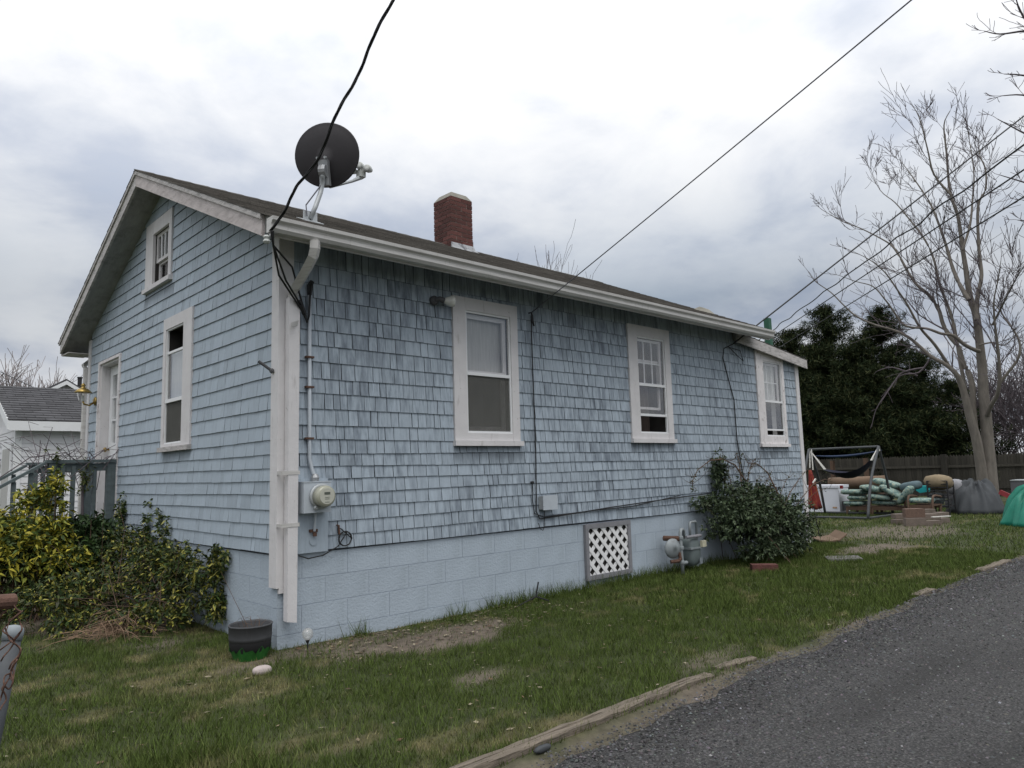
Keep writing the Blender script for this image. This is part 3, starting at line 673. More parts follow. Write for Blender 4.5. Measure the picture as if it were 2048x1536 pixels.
# --- lattice panel over the crawl space
lat = MB()
a, b, c, d = LAT
for q in ((a, b, 0.002, 0.034, d - 0.05, d), (a, b, 0.002, 0.034, c, c + 0.05), (a, a + 0.05, 0.002, 0.033, c + 0.05, d - 0.05), (b - 0.05, b, 0.002, 0.033, c + 0.05, d - 0.05)): wbox(lat, 'L', *q)
lat = lat.build('lattice_panel', 'frame_grey', house)
lat['label'] = 'white plastic lattice in a grey frame'
i0, i1, k0, k1 = a + 0.05, b - 0.05, c + 0.05, d - 0.05
def slat(off, sgn, w):
    n = (i0 + i1) / 2; m = (k0 + k1) / 2; pts = []
    hw = 0.0215 * math.sqrt(2)
    # strip |(z-m) - sgn*(u-n) - off| < hw clipped to the opening
    poly = [(i0, k0), (i1, k0), (i1, k1), (i0, k1)]
    for s, lim in ((1, off + hw), (-1, -(off - hw))):
        out = []
        for q in range(len(poly)):
            p1, p2 = poly[q], poly[(q + 1) % len(poly)]
            v1 = s * ((p1[1] - m) - sgn * (p1[0] - n)) - lim; v2 = s * ((p2[1] - m) - sgn * (p2[0] - n)) - lim
            if v1 <= 0: out.append(p1)
            if v1 * v2 < 0:
                tq = v1 / (v1 - v2); out.append((p1[0] + tq * (p2[0] - p1[0]), p1[1] + tq * (p2[1] - p1[1])))
        poly = out
        if len(poly) < 3: return
    mb = MB(); mb.prism([(u, -w, z) for u, z in poly], (0, -0.007, 0)); mb.build('slat', 'lattice_white', lat)
for k in range(-7, 8):
    slat(k * 0.147, 1, 0.006); slat(k * 0.147, -1, 0.0135)

# --- windows and the door
def window(wall, spec, kind, label):
    (a, b, c, d), (i, j, k, l) = spec['c'], spec['o']
    pm = 'trim_peeling' if kind == 'third' else 'trim_white'
    mb = MB()
    wbox(mb, wall, a, i, 0.0, 0.030, c + 0.05, d - 0.0); wbox(mb, wall, j, b, 0.0, 0.030, c + 0.05, d)
    wbox(mb, wall, i, j, 0.0, 0.029, l, d); wbox(mb, wall, i, j, 0.0, 0.027, c + 0.05, k)
    win = mb.build('window', pm, house); win['label'] = label
    mb = MB(); wbox(mb, wall, a - 0.012, b + 0.025, 0.0, 0.055, c, c + 0.048); mb.build('sill', pm if kind != 'gable' else 'trim_weathered', win)
    # reveal box into the dark room
    f = wmap(wall); D = -0.42; mb = MB()
    for q in ([(i, 0, k), (i, 0, l), (i, D, l), (i, D, k)], [(j, 0, k), (j, 0, l), (j, D, l), (j, D, k)], [(i, 0, k), (j, 0, k), (j, D, k), (i, D, k)], [(i, 0, l), (j, 0, l), (j, D, l), (i, D, l)]):
        mb._add([f(*p) for p in q], [(0, 1, 2, 3)])
    mb.build('jamb', 'dark_inside', win)
    mb = MB(); wbox(mb, wall, i, j, D - 0.01, D, k, l); mb.build('room_shade', 'dark_inside', win)
    zm = spec['m']
    def sash(name, u0, u1, z0, z1, w, t=0.03, mat='vinyl_white', bot=None):
        bt = bot or t; mb = MB()
        wbox(mb, wall, u0, u0 + t, w - 0.022, w, z0, z1); wbox(mb, wall, u1 - t, u1, w - 0.022, w, z0, z1)
        wbox(mb, wall, u0 + t, u1 - t, w - 0.021, w - 0.001, z1 - t, z1); wbox(mb, wall, u0 + t, u1 - t, w - 0.021, w - 0.001, z0, z0 + bt)
        return mb.build(name, mat, win)
    def pane(u0, u1, z0, z1, w):
        mb = MB(); wbox(mb, wall, u0, u1, w - 0.003, w, z0, z1); mb.build('pane', 'window_glass', win)
    def muntins(u0, u1, z0, z1, w, nc, nr, t=0.014):
        for q in range(1, nc):
            u = u0 + (u1 - u0) * q / nc; mb = MB(); wbox(mb, wall, u - t / 2, u + t / 2, w - 0.012, w, z0, z1); mb.build('muntin', 'vinyl_white', win)
        for q in range(1, nr):
            z = z0 + (z1 - z0) * q / nr; mb = MB(); wbox(mb, wall, u0, u1, w - 0.0135, w - 0.0015, z - t / 2, z + t / 2); mb.build('muntin', 'vinyl_white', win)
    def cloth(u0, u1, z0, z1, w, mat, name='curtain', amp=0.012, nf=7):
        mb = MB(); n = 40
        for q in range(n):
            ua, ub = u0 + (u1 - u0) * q / n, u0 + (u1 - u0) * (q + 1) / n
            wa, wb = w + amp * math.sin(q * nf * 6.28 / n), w + amp * math.sin((q + 1) * nf * 6.28 / n)
            mb._add([f(ua, wa, z0), f(ub, wb, z0), f(ub, wb, z1), f(ua, wa, z1)], [(0, 1, 2, 3)])
        mb.build(name, mat, win, smooth=True)
    e = 0.012
    if kind == 'first':
        # storm frame with an insect screen below
        sash('storm_frame', i, j, k, l, 0.018, 0.02)
        mb = MB(); wbox(mb, wall, i + 0.02, j - 0.02, -0.002, 0.022, zm - 0.012, zm + 0.02); mb.build('meeting_rail', 'vinyl_white', win)
        pane(i + 0.02, j - 0.02, zm + 0.02, l - 0.02, 0.006)
        sash('upper_sash', i + 0.02, j - 0.02, zm, l - 0.02, -0.03, 0.045, 'trim_white')
        sash('lower_sash', i + 0.02, j - 0.02, k + 0.02, zm + 0.02, -0.055, 0.05, 'trim_white')
        pane(i + 0.07, j - 0.07, k + 0.07, zm - 0.03, -0.07)
        mb = MB(); wbox(mb, wall, i + 0.02, j - 0.02, 0.004, 0.005, k + 0.02, zm - 0.012); mb.build('insect_screen', 'insect_screen', win)
        cloth(i + 0.03, j - 0.03, zm - 0.02, l, -0.085, 'curtain_pale', 'window_shade', 0.003, 2)
    elif kind == 'second':
        sash('storm_frame', i, j, k, l, 0.018, 0.018)
        mb = MB(); wbox(mb, wall, i + 0.018, j - 0.018, -0.002, 0.022, zm - 0.018, zm + 0.012); mb.build('meeting_rail', 'vinyl_white', win)
        mb = MB(); wbox(mb, wall, i + 0.018, j - 0.018, -0.002, 0.021, 1.925, 1.955); mb.build('screen_rail', 'vinyl_white', win)
        pane(i + 0.018, j - 0.018, zm + 0.012, l - 0.018, 0.006)
        pane(i + 0.018, j - 0.018, 1.955, zm - 0.018, 0.002)
        sash('upper_sash', i + 0.018, j - 0.018, zm, l - 0.018, -0.03, 0.03, 'trim_white')
        muntins(i + 0.04, j - 0.04, zm, l - 0.04, -0.032, 3, 2)
        sash('lower_sash', i + 0.018, j - 0.018, zm - 0.30, zm + 0.33, -0.065, 0.03, 'trim_white')
        cloth(i + 0.36, j - 0.02, k, l, -0.25, 'curtain_brown')
    elif kind == 'third':
        sash('storm_frame', i, j, k, l, 0.018, 0.018)
        mb = MB(); wbox(mb, wall, i + 0.018, j - 0.018, -0.002, 0.022, zm - 0.018, zm + 0.012); mb.build('meeting_rail', 'vinyl_white', win)
        mb = MB(); wbox(mb, wall, i + 0.018, j - 0.018, -0.002, 0.021, k + 0.085, k + 0.11); mb.build('screen_rail', 'vinyl_white', win)
        mb = MB(); wbox(mb, wall, a - 0.006, b - 0.0, 0.030, 0.042, d - 0.012, d + 0.006); mb.build('drip_cap', pm, win)
        pane(i + 0.018, j - 0.018, zm + 0.012, l - 0.018, 0.006)
        pane(i + 0.018, j - 0.018, k + 0.11, zm - 0.018, 0.002)
        sash('upper_sash', i + 0.018, j - 0.018, zm, l - 0.018, -0.03, 0.03, 'trim_white')
        muntins(i + 0.04, j - 0.04, zm + 0.02, l - 0.04, -0.032, 3, 2, 0.012)
        cloth(i + 0.02, i + 0.17, k, l, -0.07, 'curtain_white', amp=0.008); cloth(j - 0.20, j - 0.06, k, zm, -0.08, 'curtain_pale', amp=0.008)
        cloth(i + 0.17, j - 0.05, zm + 0.02, l, -0.075, 'curtain_white', amp=0.006)
    elif kind == 'gable':
        sash('storm_frame', i, j, k, l, 0.018, 0.016)
        mb = MB(); wbox(mb, wall, i + 0.016, j - 0.016, -0.002, 0.024, zm - 0.016, zm + 0.02); mb.build('meeting_rail', 'vinyl_white', win)
        mb = MB(); wbox(mb, wall, i + 0.016, j - 0.016, -0.012, 0.01, 2.62, 2.645); mb.build('sash_rail', 'vinyl_white', win)
        pane(i + 0.016, j - 0.016, zm + 0.02, 2.62, 0.0)
        mb = MB(); wbox(mb, wall, i + 0.016, j - 0.016, 0.004, 0.005, k + 0.016, zm - 0.016); mb.build('insect_screen', 'insect_screen', win)
        cloth(i + 0.02, j - 0.02, zm, 2.63, -0.035, 'curtain_white', 'window_shade', 0.002, 3)
    else:
        sash('upper_sash', i, j, zm, l, -0.012, 0.035, 'trim_white'); sash('lower_sash', i, j, k, zm + 0.02, -0.04, 0.045, 'trim_white')
        muntins(i + 0.035, j - 0.035, zm + 0.035, l - 0.035, -0.014, 4, 1, 0.022)
        pane(i + 0.035, j - 0.035, zm + 0.035, l - 0.035, -0.026); pane(i + 0.045, j - 0.045, k + 0.045, zm - 0.025, -0.052)
        cloth(i, i + 0.16, k, zm + 0.1, -0.15, 'curtain_white')
    return win
OPEN_L[0]['m'] = 2.252; OPEN_L[1]['m'] = 2.318; OPEN_L[2]['m'] = 2.25; OPEN_G[0]['m'] = 2.118; OPEN_G[1]['m'] = 3.735
window('L', OPEN_L[0], 'first', 'white framed window with a screened lower half')
window('L', OPEN_L[1], 'second', 'white framed window with small panes above')
window('L', OPEN_L[2], 'third', 'peeling white framed window nearest the far end')
window('G', OPEN_G[0], 'gable', 'tall gable window with its upper sash lowered')
window('G', OPEN_G[1], 'attic', 'small attic window with four upright panes')

(a, b, c, d), (i, j, k, l) = OPEN_G[2]['c'], OPEN_G[2]['o']
mb = MB(); wbox(mb, 'G', a, i, 0.0, 0.03, c, d); wbox(mb, 'G', j, b, 0.0, 0.03, c, d); wbox(mb, 'G', i, j, 0.0, 0.029, l, d)
door = mb.build('door', 'trim_peeling', house); door['label'] = 'white half glazed front door behind the porch rail'
mb = MB()
wbox(mb, 'G', i, i + 0.025, -0.16, 0.0, k, l); wbox(mb, 'G', j - 0.025, j, -0.16, 0.0, k, l); wbox(mb, 'G', i + 0.025, j - 0.025, -0.16, 0.0, l - 0.025, l)
mb.build('frame', 'trim_white', door)
da, db_ = i + 0.03, j - 0.03
DW = -0.10
mb = MB()
wbox(mb, 'G', da, da + 0.12, DW - 0.04, DW, k + 0.02, l - 0.03); wbox(mb, 'G', db_ - 0.12, db_, DW - 0.04, DW, k + 0.02, l - 0.03)
for z0, z1 in ((k + 0.02, k + 0.24), (1.60, 1.80), (l - 0.15, l - 0.03)): wbox(mb, 'G', da + 0.12, db_ - 0.12, DW - 0.04, DW - 0.001, z0, z1)
wbox(mb, 'G', da + 0.12, db_ - 0.12, DW - 0.03, DW - 0.018, k + 0.24, 1.60)
mb.build('slab', 'vinyl_white', door)
for q in range(1, 3):
    u = da + 0.12 + (db_ - da - 0.24) * q / 3; mb = MB(); wbox(mb, 'G', u - 0.011, u + 0.011, DW - 0.03, DW - 0.002, 1.80, l - 0.15); mb.build('muntin', 'vinyl_white', door)
    z = 1.80 + (l - 0.15 - 1.80) * q / 3; mb = MB(); wbox(mb, 'G', da + 0.12, db_ - 0.12, DW - 0.031, DW - 0.004, z - 0.011, z + 0.011); mb.build('muntin', 'vinyl_white', door)
for q in range(3):
    for w in range(3):
        u0 = da + 0.12 + (db_ - da - 0.24) * q / 3; u1 = da + 0.12 + (db_ - da - 0.24) * (q + 1) / 3; z0 = 1.80 + (l - 1.95) * w / 3; z1 = 1.80 + (l - 1.95) * (w + 1) / 3
        mb = MB(); wbox(mb, 'G', u0 + 0.011, u1 - 0.011, DW - 0.022, DW - 0.019, z0 + 0.011, z1 - 0.011); mb.build('pane', 'window_glass', door)
mb = MB(); wbox(mb, 'G', da, db_, DW - 0.12, DW - 0.11, k, l); mb.build('door_curtain', 'curtain_white', door)
mb = MB(); mb.lathe([(0.012, 0.0), (0.012, 0.03), (0.028, 0.036), (0.032, 0.05), (0.022, 0.066), (0.0, 0.068)], (-DW, db_ - 0.06, 1.72), 12, (-1, 0, 0)); mb.build('knob', 'brass', door, True)

# --- corner boards
mb = MB(); mb.box(-0.024, 0.0, -0.024, 0.10, 0.46, 3.24); mb.box(0.0, 0.105, -0.022, 0.0, 0.42, 3.26); mb.build('corner_board', 'trim_white', house)
mb = MB(); mb.box(-0.024, 0.0, HW - 0.09, HW + 0.024, 0.5, 3.24); mb.build('corner_board', 'trim_white', house)
mb = MB(); mb.box(HL - 0.085, HL + 0.024, -0.026, 0.0, 0.02, leanz(HL) - 0.10); mb.build('corner_board', 'trim_white', house)

# --- roof
RX0, RX1 = -0.27, 7.35
mb = MB()
for s in (-1, 1):
    e = -0.37 if s < 0 else 2 * RY + 0.37
    ys = (e, RY) if s < 0 else (RY, e)
    P = []
    for dz in (-0.14, -0.006):
        P += [(RX0, ys[0], roofz(ys[0]) + dz), (RX1, ys[0], roofz(ys[0]) + dz), (RX1, ys[1], roofz(ys[1]) + dz), (RX0, ys[1], roofz(ys[1]) + dz)]
    mb.hexa(P)
roof = mb.build('roof', 'soffit', house)
mb = MB(); rg = np.random.default_rng(9)
stp = 0.132; cosr = 1 / math.hypot(1, SL)
for s in (-1, 1):
    nrow = int((RY + 0.41) / (stp * cosr)) + 1
    for r in range(nrow):
        d0 = RY + 0.41 - r * stp * cosr; d1 = max(0.0, d0 - stp * cosr * 1.15)
        if d0 <= 0.01: break
        x = RX0 - 0.045 - (0.15 if r % 2 else 0)
        while x < RX1 + 0.03:
            xa, xb = max(x + 0.002, RX0 - 0.045), min(x + 0.303, RX1 + 0.03)
            tt = 0.72 + 0.55 * rg.random(); mb.tint = (tt, tt * 0.98, tt * 0.95); q = 0.004 * rg.random()
            y0, y1 = RY + s * d0, RY + s * d1
            z0, z1 = AZ - SL * d0, AZ - SL * d1
            p = [(xa, y0, z0), (xb, y0, z0), (xb, y1, z1 - 0.003), (xa, y1, z1 - 0.003), (xa, y0, z0 + 0.010 + q), (xb, y0, z0 + 0.010 + q), (xb, y1, z1 + 0.001), (xa, y1, z1 + 0.001)]
            if s > 0: p = [p[3], p[2], p[1], p[0], p[7], p[6], p[5], p[4]]
            mb.hexa(p); x += 0.305
x = RX0 - 0.05
while x < RX1:
    tt = 0.7 + 0.5 * rg.random(); mb.tint = (tt, tt, tt)
    mb.hexa([(x, RY - 0.13, roofz(RY - .13) + 0.006), (x + 0.2, RY - 0.13, roofz(RY - .13) + 0.006), (x + 0.2, RY, AZ + 0.006), (x, RY, AZ + 0.006), (x, RY - 0.13, roofz(RY - .13) + 0.014), (x + 0.2, RY - 0.13, roofz(RY - .13) + 0.018), (x + 0.2, RY, AZ + 0.022), (x, RY, AZ + 0.016)])
    x += 0.2
mb.build('roof_shingles', 'roof_asphalt', roof, kind='stuff')
def rake(x0, x1, s, zt, zb, ext, mat, name):
    e = RY + s * (RY + ext); mb = MB()
    P = [(x0, e, roofz(e) + zb), (x1, e, roofz(e) + zb), (x1, RY, AZ + zb), (x0, RY, AZ + zb), (x0, e, roofz(e) + zt), (x1, e, roofz(e) + zt), (x1, RY, AZ + zt), (x0, RY, AZ + zt)]
    if s > 0: P = [P[3], P[2], P[1], P[0], P[7], P[6], P[5], P[4]]
    mb.hexa(P); return mb.build(name, mat, roof)
rake(RX0 - 0.026, RX0, -1, -0.012, -0.175, 0.30, 'raw_plywood', 'rake_board')
rake(RX0 - 0.026, RX0, 1, -0.012, -0.175, 0.34, 'trim_weathered', 'rake_board')
rake(RX0 - 0.040, RX0 - 0.026, -1, -0.004, -0.046, 0.30, 'trim_weathered', 'rake_trim')
rake(RX0 - 0.040, RX0 - 0.026, 1, -0.004, -0.046, 0.37, 'trim_weathered', 'rake_trim')
mb = MB(); mb.box(RX0, RX1, -0.394, -0.371, 3.088, 3.222); mb.build('fascia', 'trim_white', roof)
mb = MB(); mb.box(RX0, RX1, 2 * RY + 0.371, 2 * RY + 0.394, 3.07, 3.24); mb.box(RX0 + 0.002, 0.0, HW + 0.025, 2 * RY + 0.370, 3.058, 3.07); mb.build('fascia', 'trim_weathered', roof)
# K-style gutter, an open channel
prof = [(-0.396, 3.208), (-0.396, 3.098), (-0.455, 3.098), (-0.474, 3.122), (-0.474, 3.150), (-0.480, 3.163), (-0.497, 3.180), (-0.500, 3.206), (-0.488, 3.209), (-0.486, 3.201), (-0.493, 3.199), (-0.491, 3.184), (-0.475, 3.168), (-0.469, 3.151), (-0.469, 3.125), (-0.452, 3.103), (-0.401, 3.103), (-0.401, 3.208)]
gut = MB(); n = len(prof)
gut._add([(x, y, z) for x in (RX0 - 0.03, 7.33) for y, z in prof], [(q, (q + 1) % n, n + (q + 1) % n, n + q) for q in range(n)])
gutter = gut.build('gutter', 'gutter_white', house)
mb = MB()
for x in (RX0 - 0.032, 7.33): mb.prism([(x, y, z) for y, z in prof[:8]], (0.002, 0, 0))
mb.build('end_cap', 'gutter_white', gutter)
mb = MB()
dsp = [(0.065, -0.447, 3.10), (0.065, -0.447, 3.04), (0.066, -0.42, 2.985), (0.070, -0.30, 2.905), (0.074, -0.15, 2.82), (0.076, -0.075, 2.77), (0.076, -0.066, 2.70)]
mb.tube(dsp, [0.044] * 7, 4)
downspout = mb.build('downspout', 'gutter_white', gutter)
mb = MB(); mb.hexa([(0.034, -0.098, 0.215), (0.112, -0.098, 0.20), (0.112, -0.032, 0.20), (0.034, -0.032, 0.215), (0.030, -0.098, 2.72), (0.122, -0.098, 2.72), (0.122, -0.032, 2.72), (0.030, -0.032, 2.72)]); mb.build('downpipe', 'trim_white', gutter)
for z in (1.335, 0.935):
    mb = MB(); mb.box(-0.020, 0.128, -0.1015, -0.0985, z - 0.015, z + 0.015); mb.box(-0.0255, -0.012, -0.098, -0.0245, z - 0.013, z + 0.013); mb.build('strap', 'gutter_white', gutter)
mb = MB(); mb.hexa([(0.02, -0.16, 2.46), (0.10, -0.10, 2.50), (0.10, -0.097, 2.50), (0.02, -0.157, 2.46), (0.01, -0.17, 2.50), (0.11, -0.10, 2.545), (0.11, -0.097, 2.545), (0.01, -0.167, 2.50)]); mb.build('strap', 'gutter_white', gutter)
mb = MB(); mb.tube([(0.3, 6.33, 3.08), (0.12, 6.28, 3.05), (-0.02, 6.0, 2.93), (-0.03, 5.84, 2.86), (-0.03, 5.83, 0.3)], 0.035, 6); mb.build('downspout', 'gutter_white', gutter)

# lean-to roof over the far end
mb = MB(); mb.hexa([(6.99, -0.09, leanz(6.99) - 0.09), (9.13, -0.09, leanz(9.13) - 0.09), (9.13, HW, leanz(9.13) - 0.09), (6.99, HW, leanz(6.99) - 0.09), (6.99, -0.09, leanz(6.99) - 0.006), (9.13, -0.09, leanz(9.13) - 0.006), (9.13, HW, leanz(9.13) - 0.006), (6.99, HW, leanz(6.99) - 0.006)])
lean = mb.build('lean_to_roof', 'soffit', house)
mb = MB(); rg = np.random.default_rng(10)
for r in range(17):
    x0 = 9.15 - r * 0.13; y = -0.12
    while y < HW:
        tt = 0.7 + 0.5 * rg.random(); mb.tint = (tt, tt, tt)
        mb.hexa([(x0 - 0.14, y, leanz(x0 - 0.14) - 0.003), (x0, y, leanz(x0)), (x0, y + 0.3, leanz(x0)), (x0 - 0.14, y + 0.3, leanz(x0 - 0.14) - 0.003), (x0 - 0.14, y, leanz(x0 - 0.14) + 0.001), (x0, y, leanz(x0) + 0.012), (x0, y + 0.3, leanz(x0) + 0.012), (x0 - 0.14, y + 0.3, leanz(x0 - 0.14) + 0.001)]); y += 0.303
mb.build('roof_shingles', 'roof_asphalt', lean, kind='stuff')
mb = MB(); mb.hexa([(6.93, -0.118, leanz(6.93) - 0.155), (9.12, -0.118, leanz(9.12) - 0.145), (9.12, -0.092, leanz(9.12) - 0.145), (6.93, -0.092, leanz(6.93) - 0.155), (6.93, -0.118, leanz(6.93) - 0.008), (9.12, -0.118, leanz(9.12) - 0.008), (9.12, -0.092, leanz(9.12) - 0.008), (6.93, -0.092, leanz(6.93) - 0.008)]); mb.build('rake_board', 'trim_weathered', lean)

# --- chimney
CX, CY, CS = 3.905, 2.66, 0.41
mb = MB(); mb.box(CX + 0.008, CX + CS - 0.008, CY + 0.008, CY + CS - 0.008, 4.35, 5.36)
chim = mb.build('chimney', 'mortar', house)
mb = MB(); mb.box(-0.5, 0.5, -0.5, 0.5, -0.5, 0.5); fb = mb.build('brick', 'brick_red', chim); fb_used = False
def put_brick(x0, x1, y0, y1, z0, z1):
    global fb_used
    o = fb if not fb_used else bpy.data.objects.new('brick', fb.data)
    if fb_used: COL.objects.link(o); setparent(o, chim)
    fb_used = True
    jx, jy = 0.003 * random.random(), 0.003 * random.random()
    o.location = ((x0 + x1) / 2 + jx - 0.0015, (y0 + y1) / 2 + jy - 0.0015, (z0 + z1) / 2); o.scale = (x1 - x0, y1 - y0, z1 - z0)
    o.rotation_euler = (0, 0, 0.012 * (random.random() - 0.5))
z = 4.38; r = 0; j_ = 0.009
while z < 5.32:
    z1 = z + 0.055
    if r % 2 == 0:
        for yy in (CY, CY + CS - 0.1): put_brick(CX, CX + 0.2, yy, yy + 0.1, z, z1); put_brick(CX + 0.2 + j_, CX + CS, yy, yy + 0.1, z, z1)
        for xx in (CX, CX + CS - 0.1): put_brick(xx, xx + 0.1, CY + 0.1 + j_, CY + CS - 0.1 - j_, z, z1)
    else:
        for xx in (CX, CX + CS - 0.1): put_brick(xx, xx + 0.1, CY, CY + 0.2, z, z1); put_brick(xx, xx + 0.1, CY + 0.2 + j_, CY + CS, z, z1)
        for yy in (CY, CY + CS - 0.1): put_brick(CX + 0.1 + j_, CX + CS - 0.1 - j_, yy, yy + 0.1, z, z1)
    z += 0.0655; r += 1
ct = z
mb = MB(); mb.hexa([(CX, CY, ct - 0.005), (CX + CS, CY, ct - 0.005), (CX + CS, CY + CS, ct - 0.005), (CX, CY + CS, ct - 0.005), (CX + 0.06, CY + 0.06, ct + 0.085), (CX + CS - 0.06, CY + 0.06, ct + 0.085), (CX + CS - 0.06, CY + CS - 0.06, ct + 0.085), (CX + 0.06, CY + CS - 0.06, ct + 0.085)]); mb.build('cap', 'cap_cement', chim)
mb = MB()
zf = roofz(CY)
mb.hexa([(CX - 0.05, CY - 0.09, roofz(CY - .09) + 0.008), (CX + CS + 0.05, CY - 0.09, roofz(CY - .09) + 0.008), (CX + CS + 0.01, CY - 0.006, zf + 0.005), (CX - 0.012, CY - 0.006, zf + 0.005), (CX - 0.02, CY - 0.04, roofz(CY - .04) + 0.03), (CX + CS + 0.02, CY - 0.04, roofz(CY - .04) + 0.03), (CX + CS + 0.008, CY - 0.006, zf + 0.085), (CX - 0.01, CY - 0.006, zf + 0.085)])
mb.box(CX + CS + 0.003, CX + CS + 0.012, CY, RY, zf, AZ + 0.06)
mb.build('flashing', 'lead_flashing', chim)

# ------------------------------------------------------------------ fittings on the cottage
t = thing('satellite_dish', 'round charcoal satellite dish on a bent grey mast at the eave', 'satellite dish', (0.31, 0.10, roofz(0.10)))
Dc = at_d(649, 308, 6.9); vd = Dc - CAM; vd[2] = 0; vd /= np.linalg.norm(vd)
an = math.radians(-24); ax = np.array([vd[0] * math.cos(an) - vd[1] * math.sin(an), vd[0] * math.sin(an) + vd[1] * math.cos(an), 0.20]); ax /= np.linalg.norm(ax)
lat_ = np.cross(ax, [0, 0, 1]); lat_ /= np.linalg.norm(lat_); upv = np.cross(lat_, ax)
mb = MB(); mb.lathe([(0.0, 0.0), (0.08, 0.003), (0.16, 0.014), (0.24, 0.032), (0.272, 0.046), (0.281, 0.047), (0.282, 0.054), (0.274, 0.055), (0.24, 0.040), (0.16, 0.020), (0.08, 0.009), (0.0, 0.006)], Dc, 48, ax, 1.07, 1.0); mb.build('reflector', 'dish_charcoal', t, True)
hub = Dc - upv * 0.16 - ax * 0.03
mb = MB(); mb.bar(hub + upv * 0.10, hub - upv * 0.12, 0.085, 0.05, up=tuple(ax)); mb.lathe([(0.055, -0.03), (0.06, 0.0), (0.055, 0.03)], hub - ax * 0.02, 14, tuple(lat_)); mb.build('bracket', 'steel_grey', t)
for q in (-0.035, 0.035):
    mb = MB(); mb.lathe([(0.012, 0), (0.012, 0.03)], hub + upv * 0.11 + lat_ * q - ax * 0.03, 8, tuple(-ax)); mb.build('bolt', 'galv', t)
foot = np.array([0.31, 0.10, roofz(0.10)])
mb = MB(); mb.tube([foot + (0, 0, 0.03), foot + np.array([0.05, 0.0, 0.15]), at_y(641, 385, 0.11), at_y(646, 360, 0.115), hub + np.array([0, 0, -0.06]) - ax * 0.04, hub - ax * 0.035], 0.021, 10); mb.build('mast', 'galv', t, True)
mb = MB(); mb.hexa([foot + np.array(q) for q in [(-0.09, -0.07, -0.024), (0.09, -0.07, -0.024), (0.09, 0.07, 0.036), (-0.09, 0.07, 0.036), (-0.09, -0.07, -0.014), (0.09, -0.07, -0.014), (0.09, 0.07, 0.046), (-0.09, 0.07, 0.046)]]); mb.bar(foot + (-0.03, 0, 0.01), foot + (-0.03, 0, 0.09), 0.006, 0.07, up=(1, 0, 0)); mb.bar(foot + (0.03, 0, 0.01), foot + (0.03, 0, 0.09), 0.006, 0.07, up=(1, 0, 0)); mb.build('foot', 'galv', t)
lnb = at_d(722, 340, 7.2); low = at_d(660, 374, 6.95)
mb = MB(); mb.tube([hub - upv * 0.10, low, low + (lnb - low) * 0.7 - np.array([0, 0, 0.06]), lnb - np.array([0, 0, 0.07])], [0.012, 0.013, 0.014, 0.022], 8); mb.build('feed_arm', 'galv', t)
mb = MB(); mb.bar(lnb + (0, 0, -0.075), lnb + (0, 0, 0.0), 0.07, 0.06); mb.build('feed_body', 'lnb_grey', t)
for q in (-0.075, 0.0, 0.075):
    c = lnb + lat_ * q + np.array([0, 0, 0.035 if q == 0 else 0.0]); mb = MB(); mb.lathe([(0.0, -0.055), (0.032, -0.055), (0.036, -0.04), (0.034, 0.0), (0.022, 0.02), (0.022, 0.05), (0.0, 0.05)], c, 14, tuple(ax)); mb.build('feed_horn', 'lnb_grey', t, True)
mb = MB(); mb.tube([hub, hub - upv * .1 - ax * .05, at_y(612, 410, 0.1), foot + (-0.04, -0.02, 0.04)], 0.006, 6); mb.build('coax', 'wire_grey', t)

t = thing('electric_meter', 'grey electricity meter with round glass dial on a backboard by the downspout', 'electric meter', (0.28, 0, 0.70))
mb = MB(); mb.box(0.132, 0.413, -0.026, -0.001, 0.703, 1.284); mb.build('backboard', 'shingle_paint', t)
mb = MB(); mb.box(0.150, 0.385, -0.125, -0.027, 1.018, 1.255); mb.box(0.146, 0.389, -0.129, -0.027, 1.255, 1.262); mb.build('meter_box', 'meter_grey', t)
mc = (0.292, -0.126, 1.145)
mb = MB(); mb.lathe([(0.098, 0.0), (0.100, 0.02), (0.090, 0.024)], mc, 28, (0, -1, 0)); mb.build('ring', 'galv', t, True)
mb = MB(); mb.lathe([(0.084, 0.02), (0.084, 0.075), (0.080, 0.092), (0.070, 0.100), (0.0, 0.103)], mc, 28, (0, -1, 0)); gl = mb.build('dial_cover', 'meter_glass', t, True)
mb = MB(); mb.lathe([(0.062, 0.103), (0.062, 0.1055), (0.0, 0.1056)], mc, 24, (0, -1, 0)); mb.build('dial_face', 'meter_face', gl)
mb = MB(); mb.box(0.268, 0.318, -0.2335, -0.2318, 1.158, 1.178); mb.build('display', 'lcd', gl)
for z in (1.135, 1.122, 1.098):
    mb = MB(); mb.box(0.274, 0.312, -0.2330, -0.2318, z, z + 0.004); mb.build('print_line', 'lcd', gl)
mb = MB(); mb.lathe([(0.020, 0), (0.020, 0.02), (0.012, 0.03)], (0.245, -0.126, 1.058), 10, (0, -1, 0)); mb.build('seal', 'galv', t)
mb = MB(); mb.tube([(0.24, -0.03, 2.80), (0.245, -0.03, 1.45), (0.262, -0.04, 1.36), (0.272, -0.06, 1.31), (0.274, -0.07, 1.262)], 0.0155, 10); mb.build('conduit', 'meter_grey', t, True)
mb = MB(); mb.lathe([(0.018, 0.0), (0.030, 0.0), (0.034, 0.03), (0.024, 0.05), (0.016, 0.06)], (0.274, -0.07, 1.262), 12); mb.build('hub', 'steel_grey', t)
for z in (2.265, 2.02, 1.605):
    mb = MB(); mb.box(0.205, 0.275, -0.05, -0.018, z - 0.008, z + 0.008); mb.build('clamp', 'rust', t)
mb = MB(); mb.tube([(0.24, -0.03, 2.78), (0.238, -0.035, 2.86), (0.238, -0.07, 2.885)], [0.018, 0.024, 0.02], 8); mb.build('weatherhead', 'metal_black', t)
mb = MB(); mb.tube([(0.285, -0.06, 1.02), (0.283, -0.045, 0.87)], 0.011, 8); mb.build('earth_conduit', 'meter_grey', t)
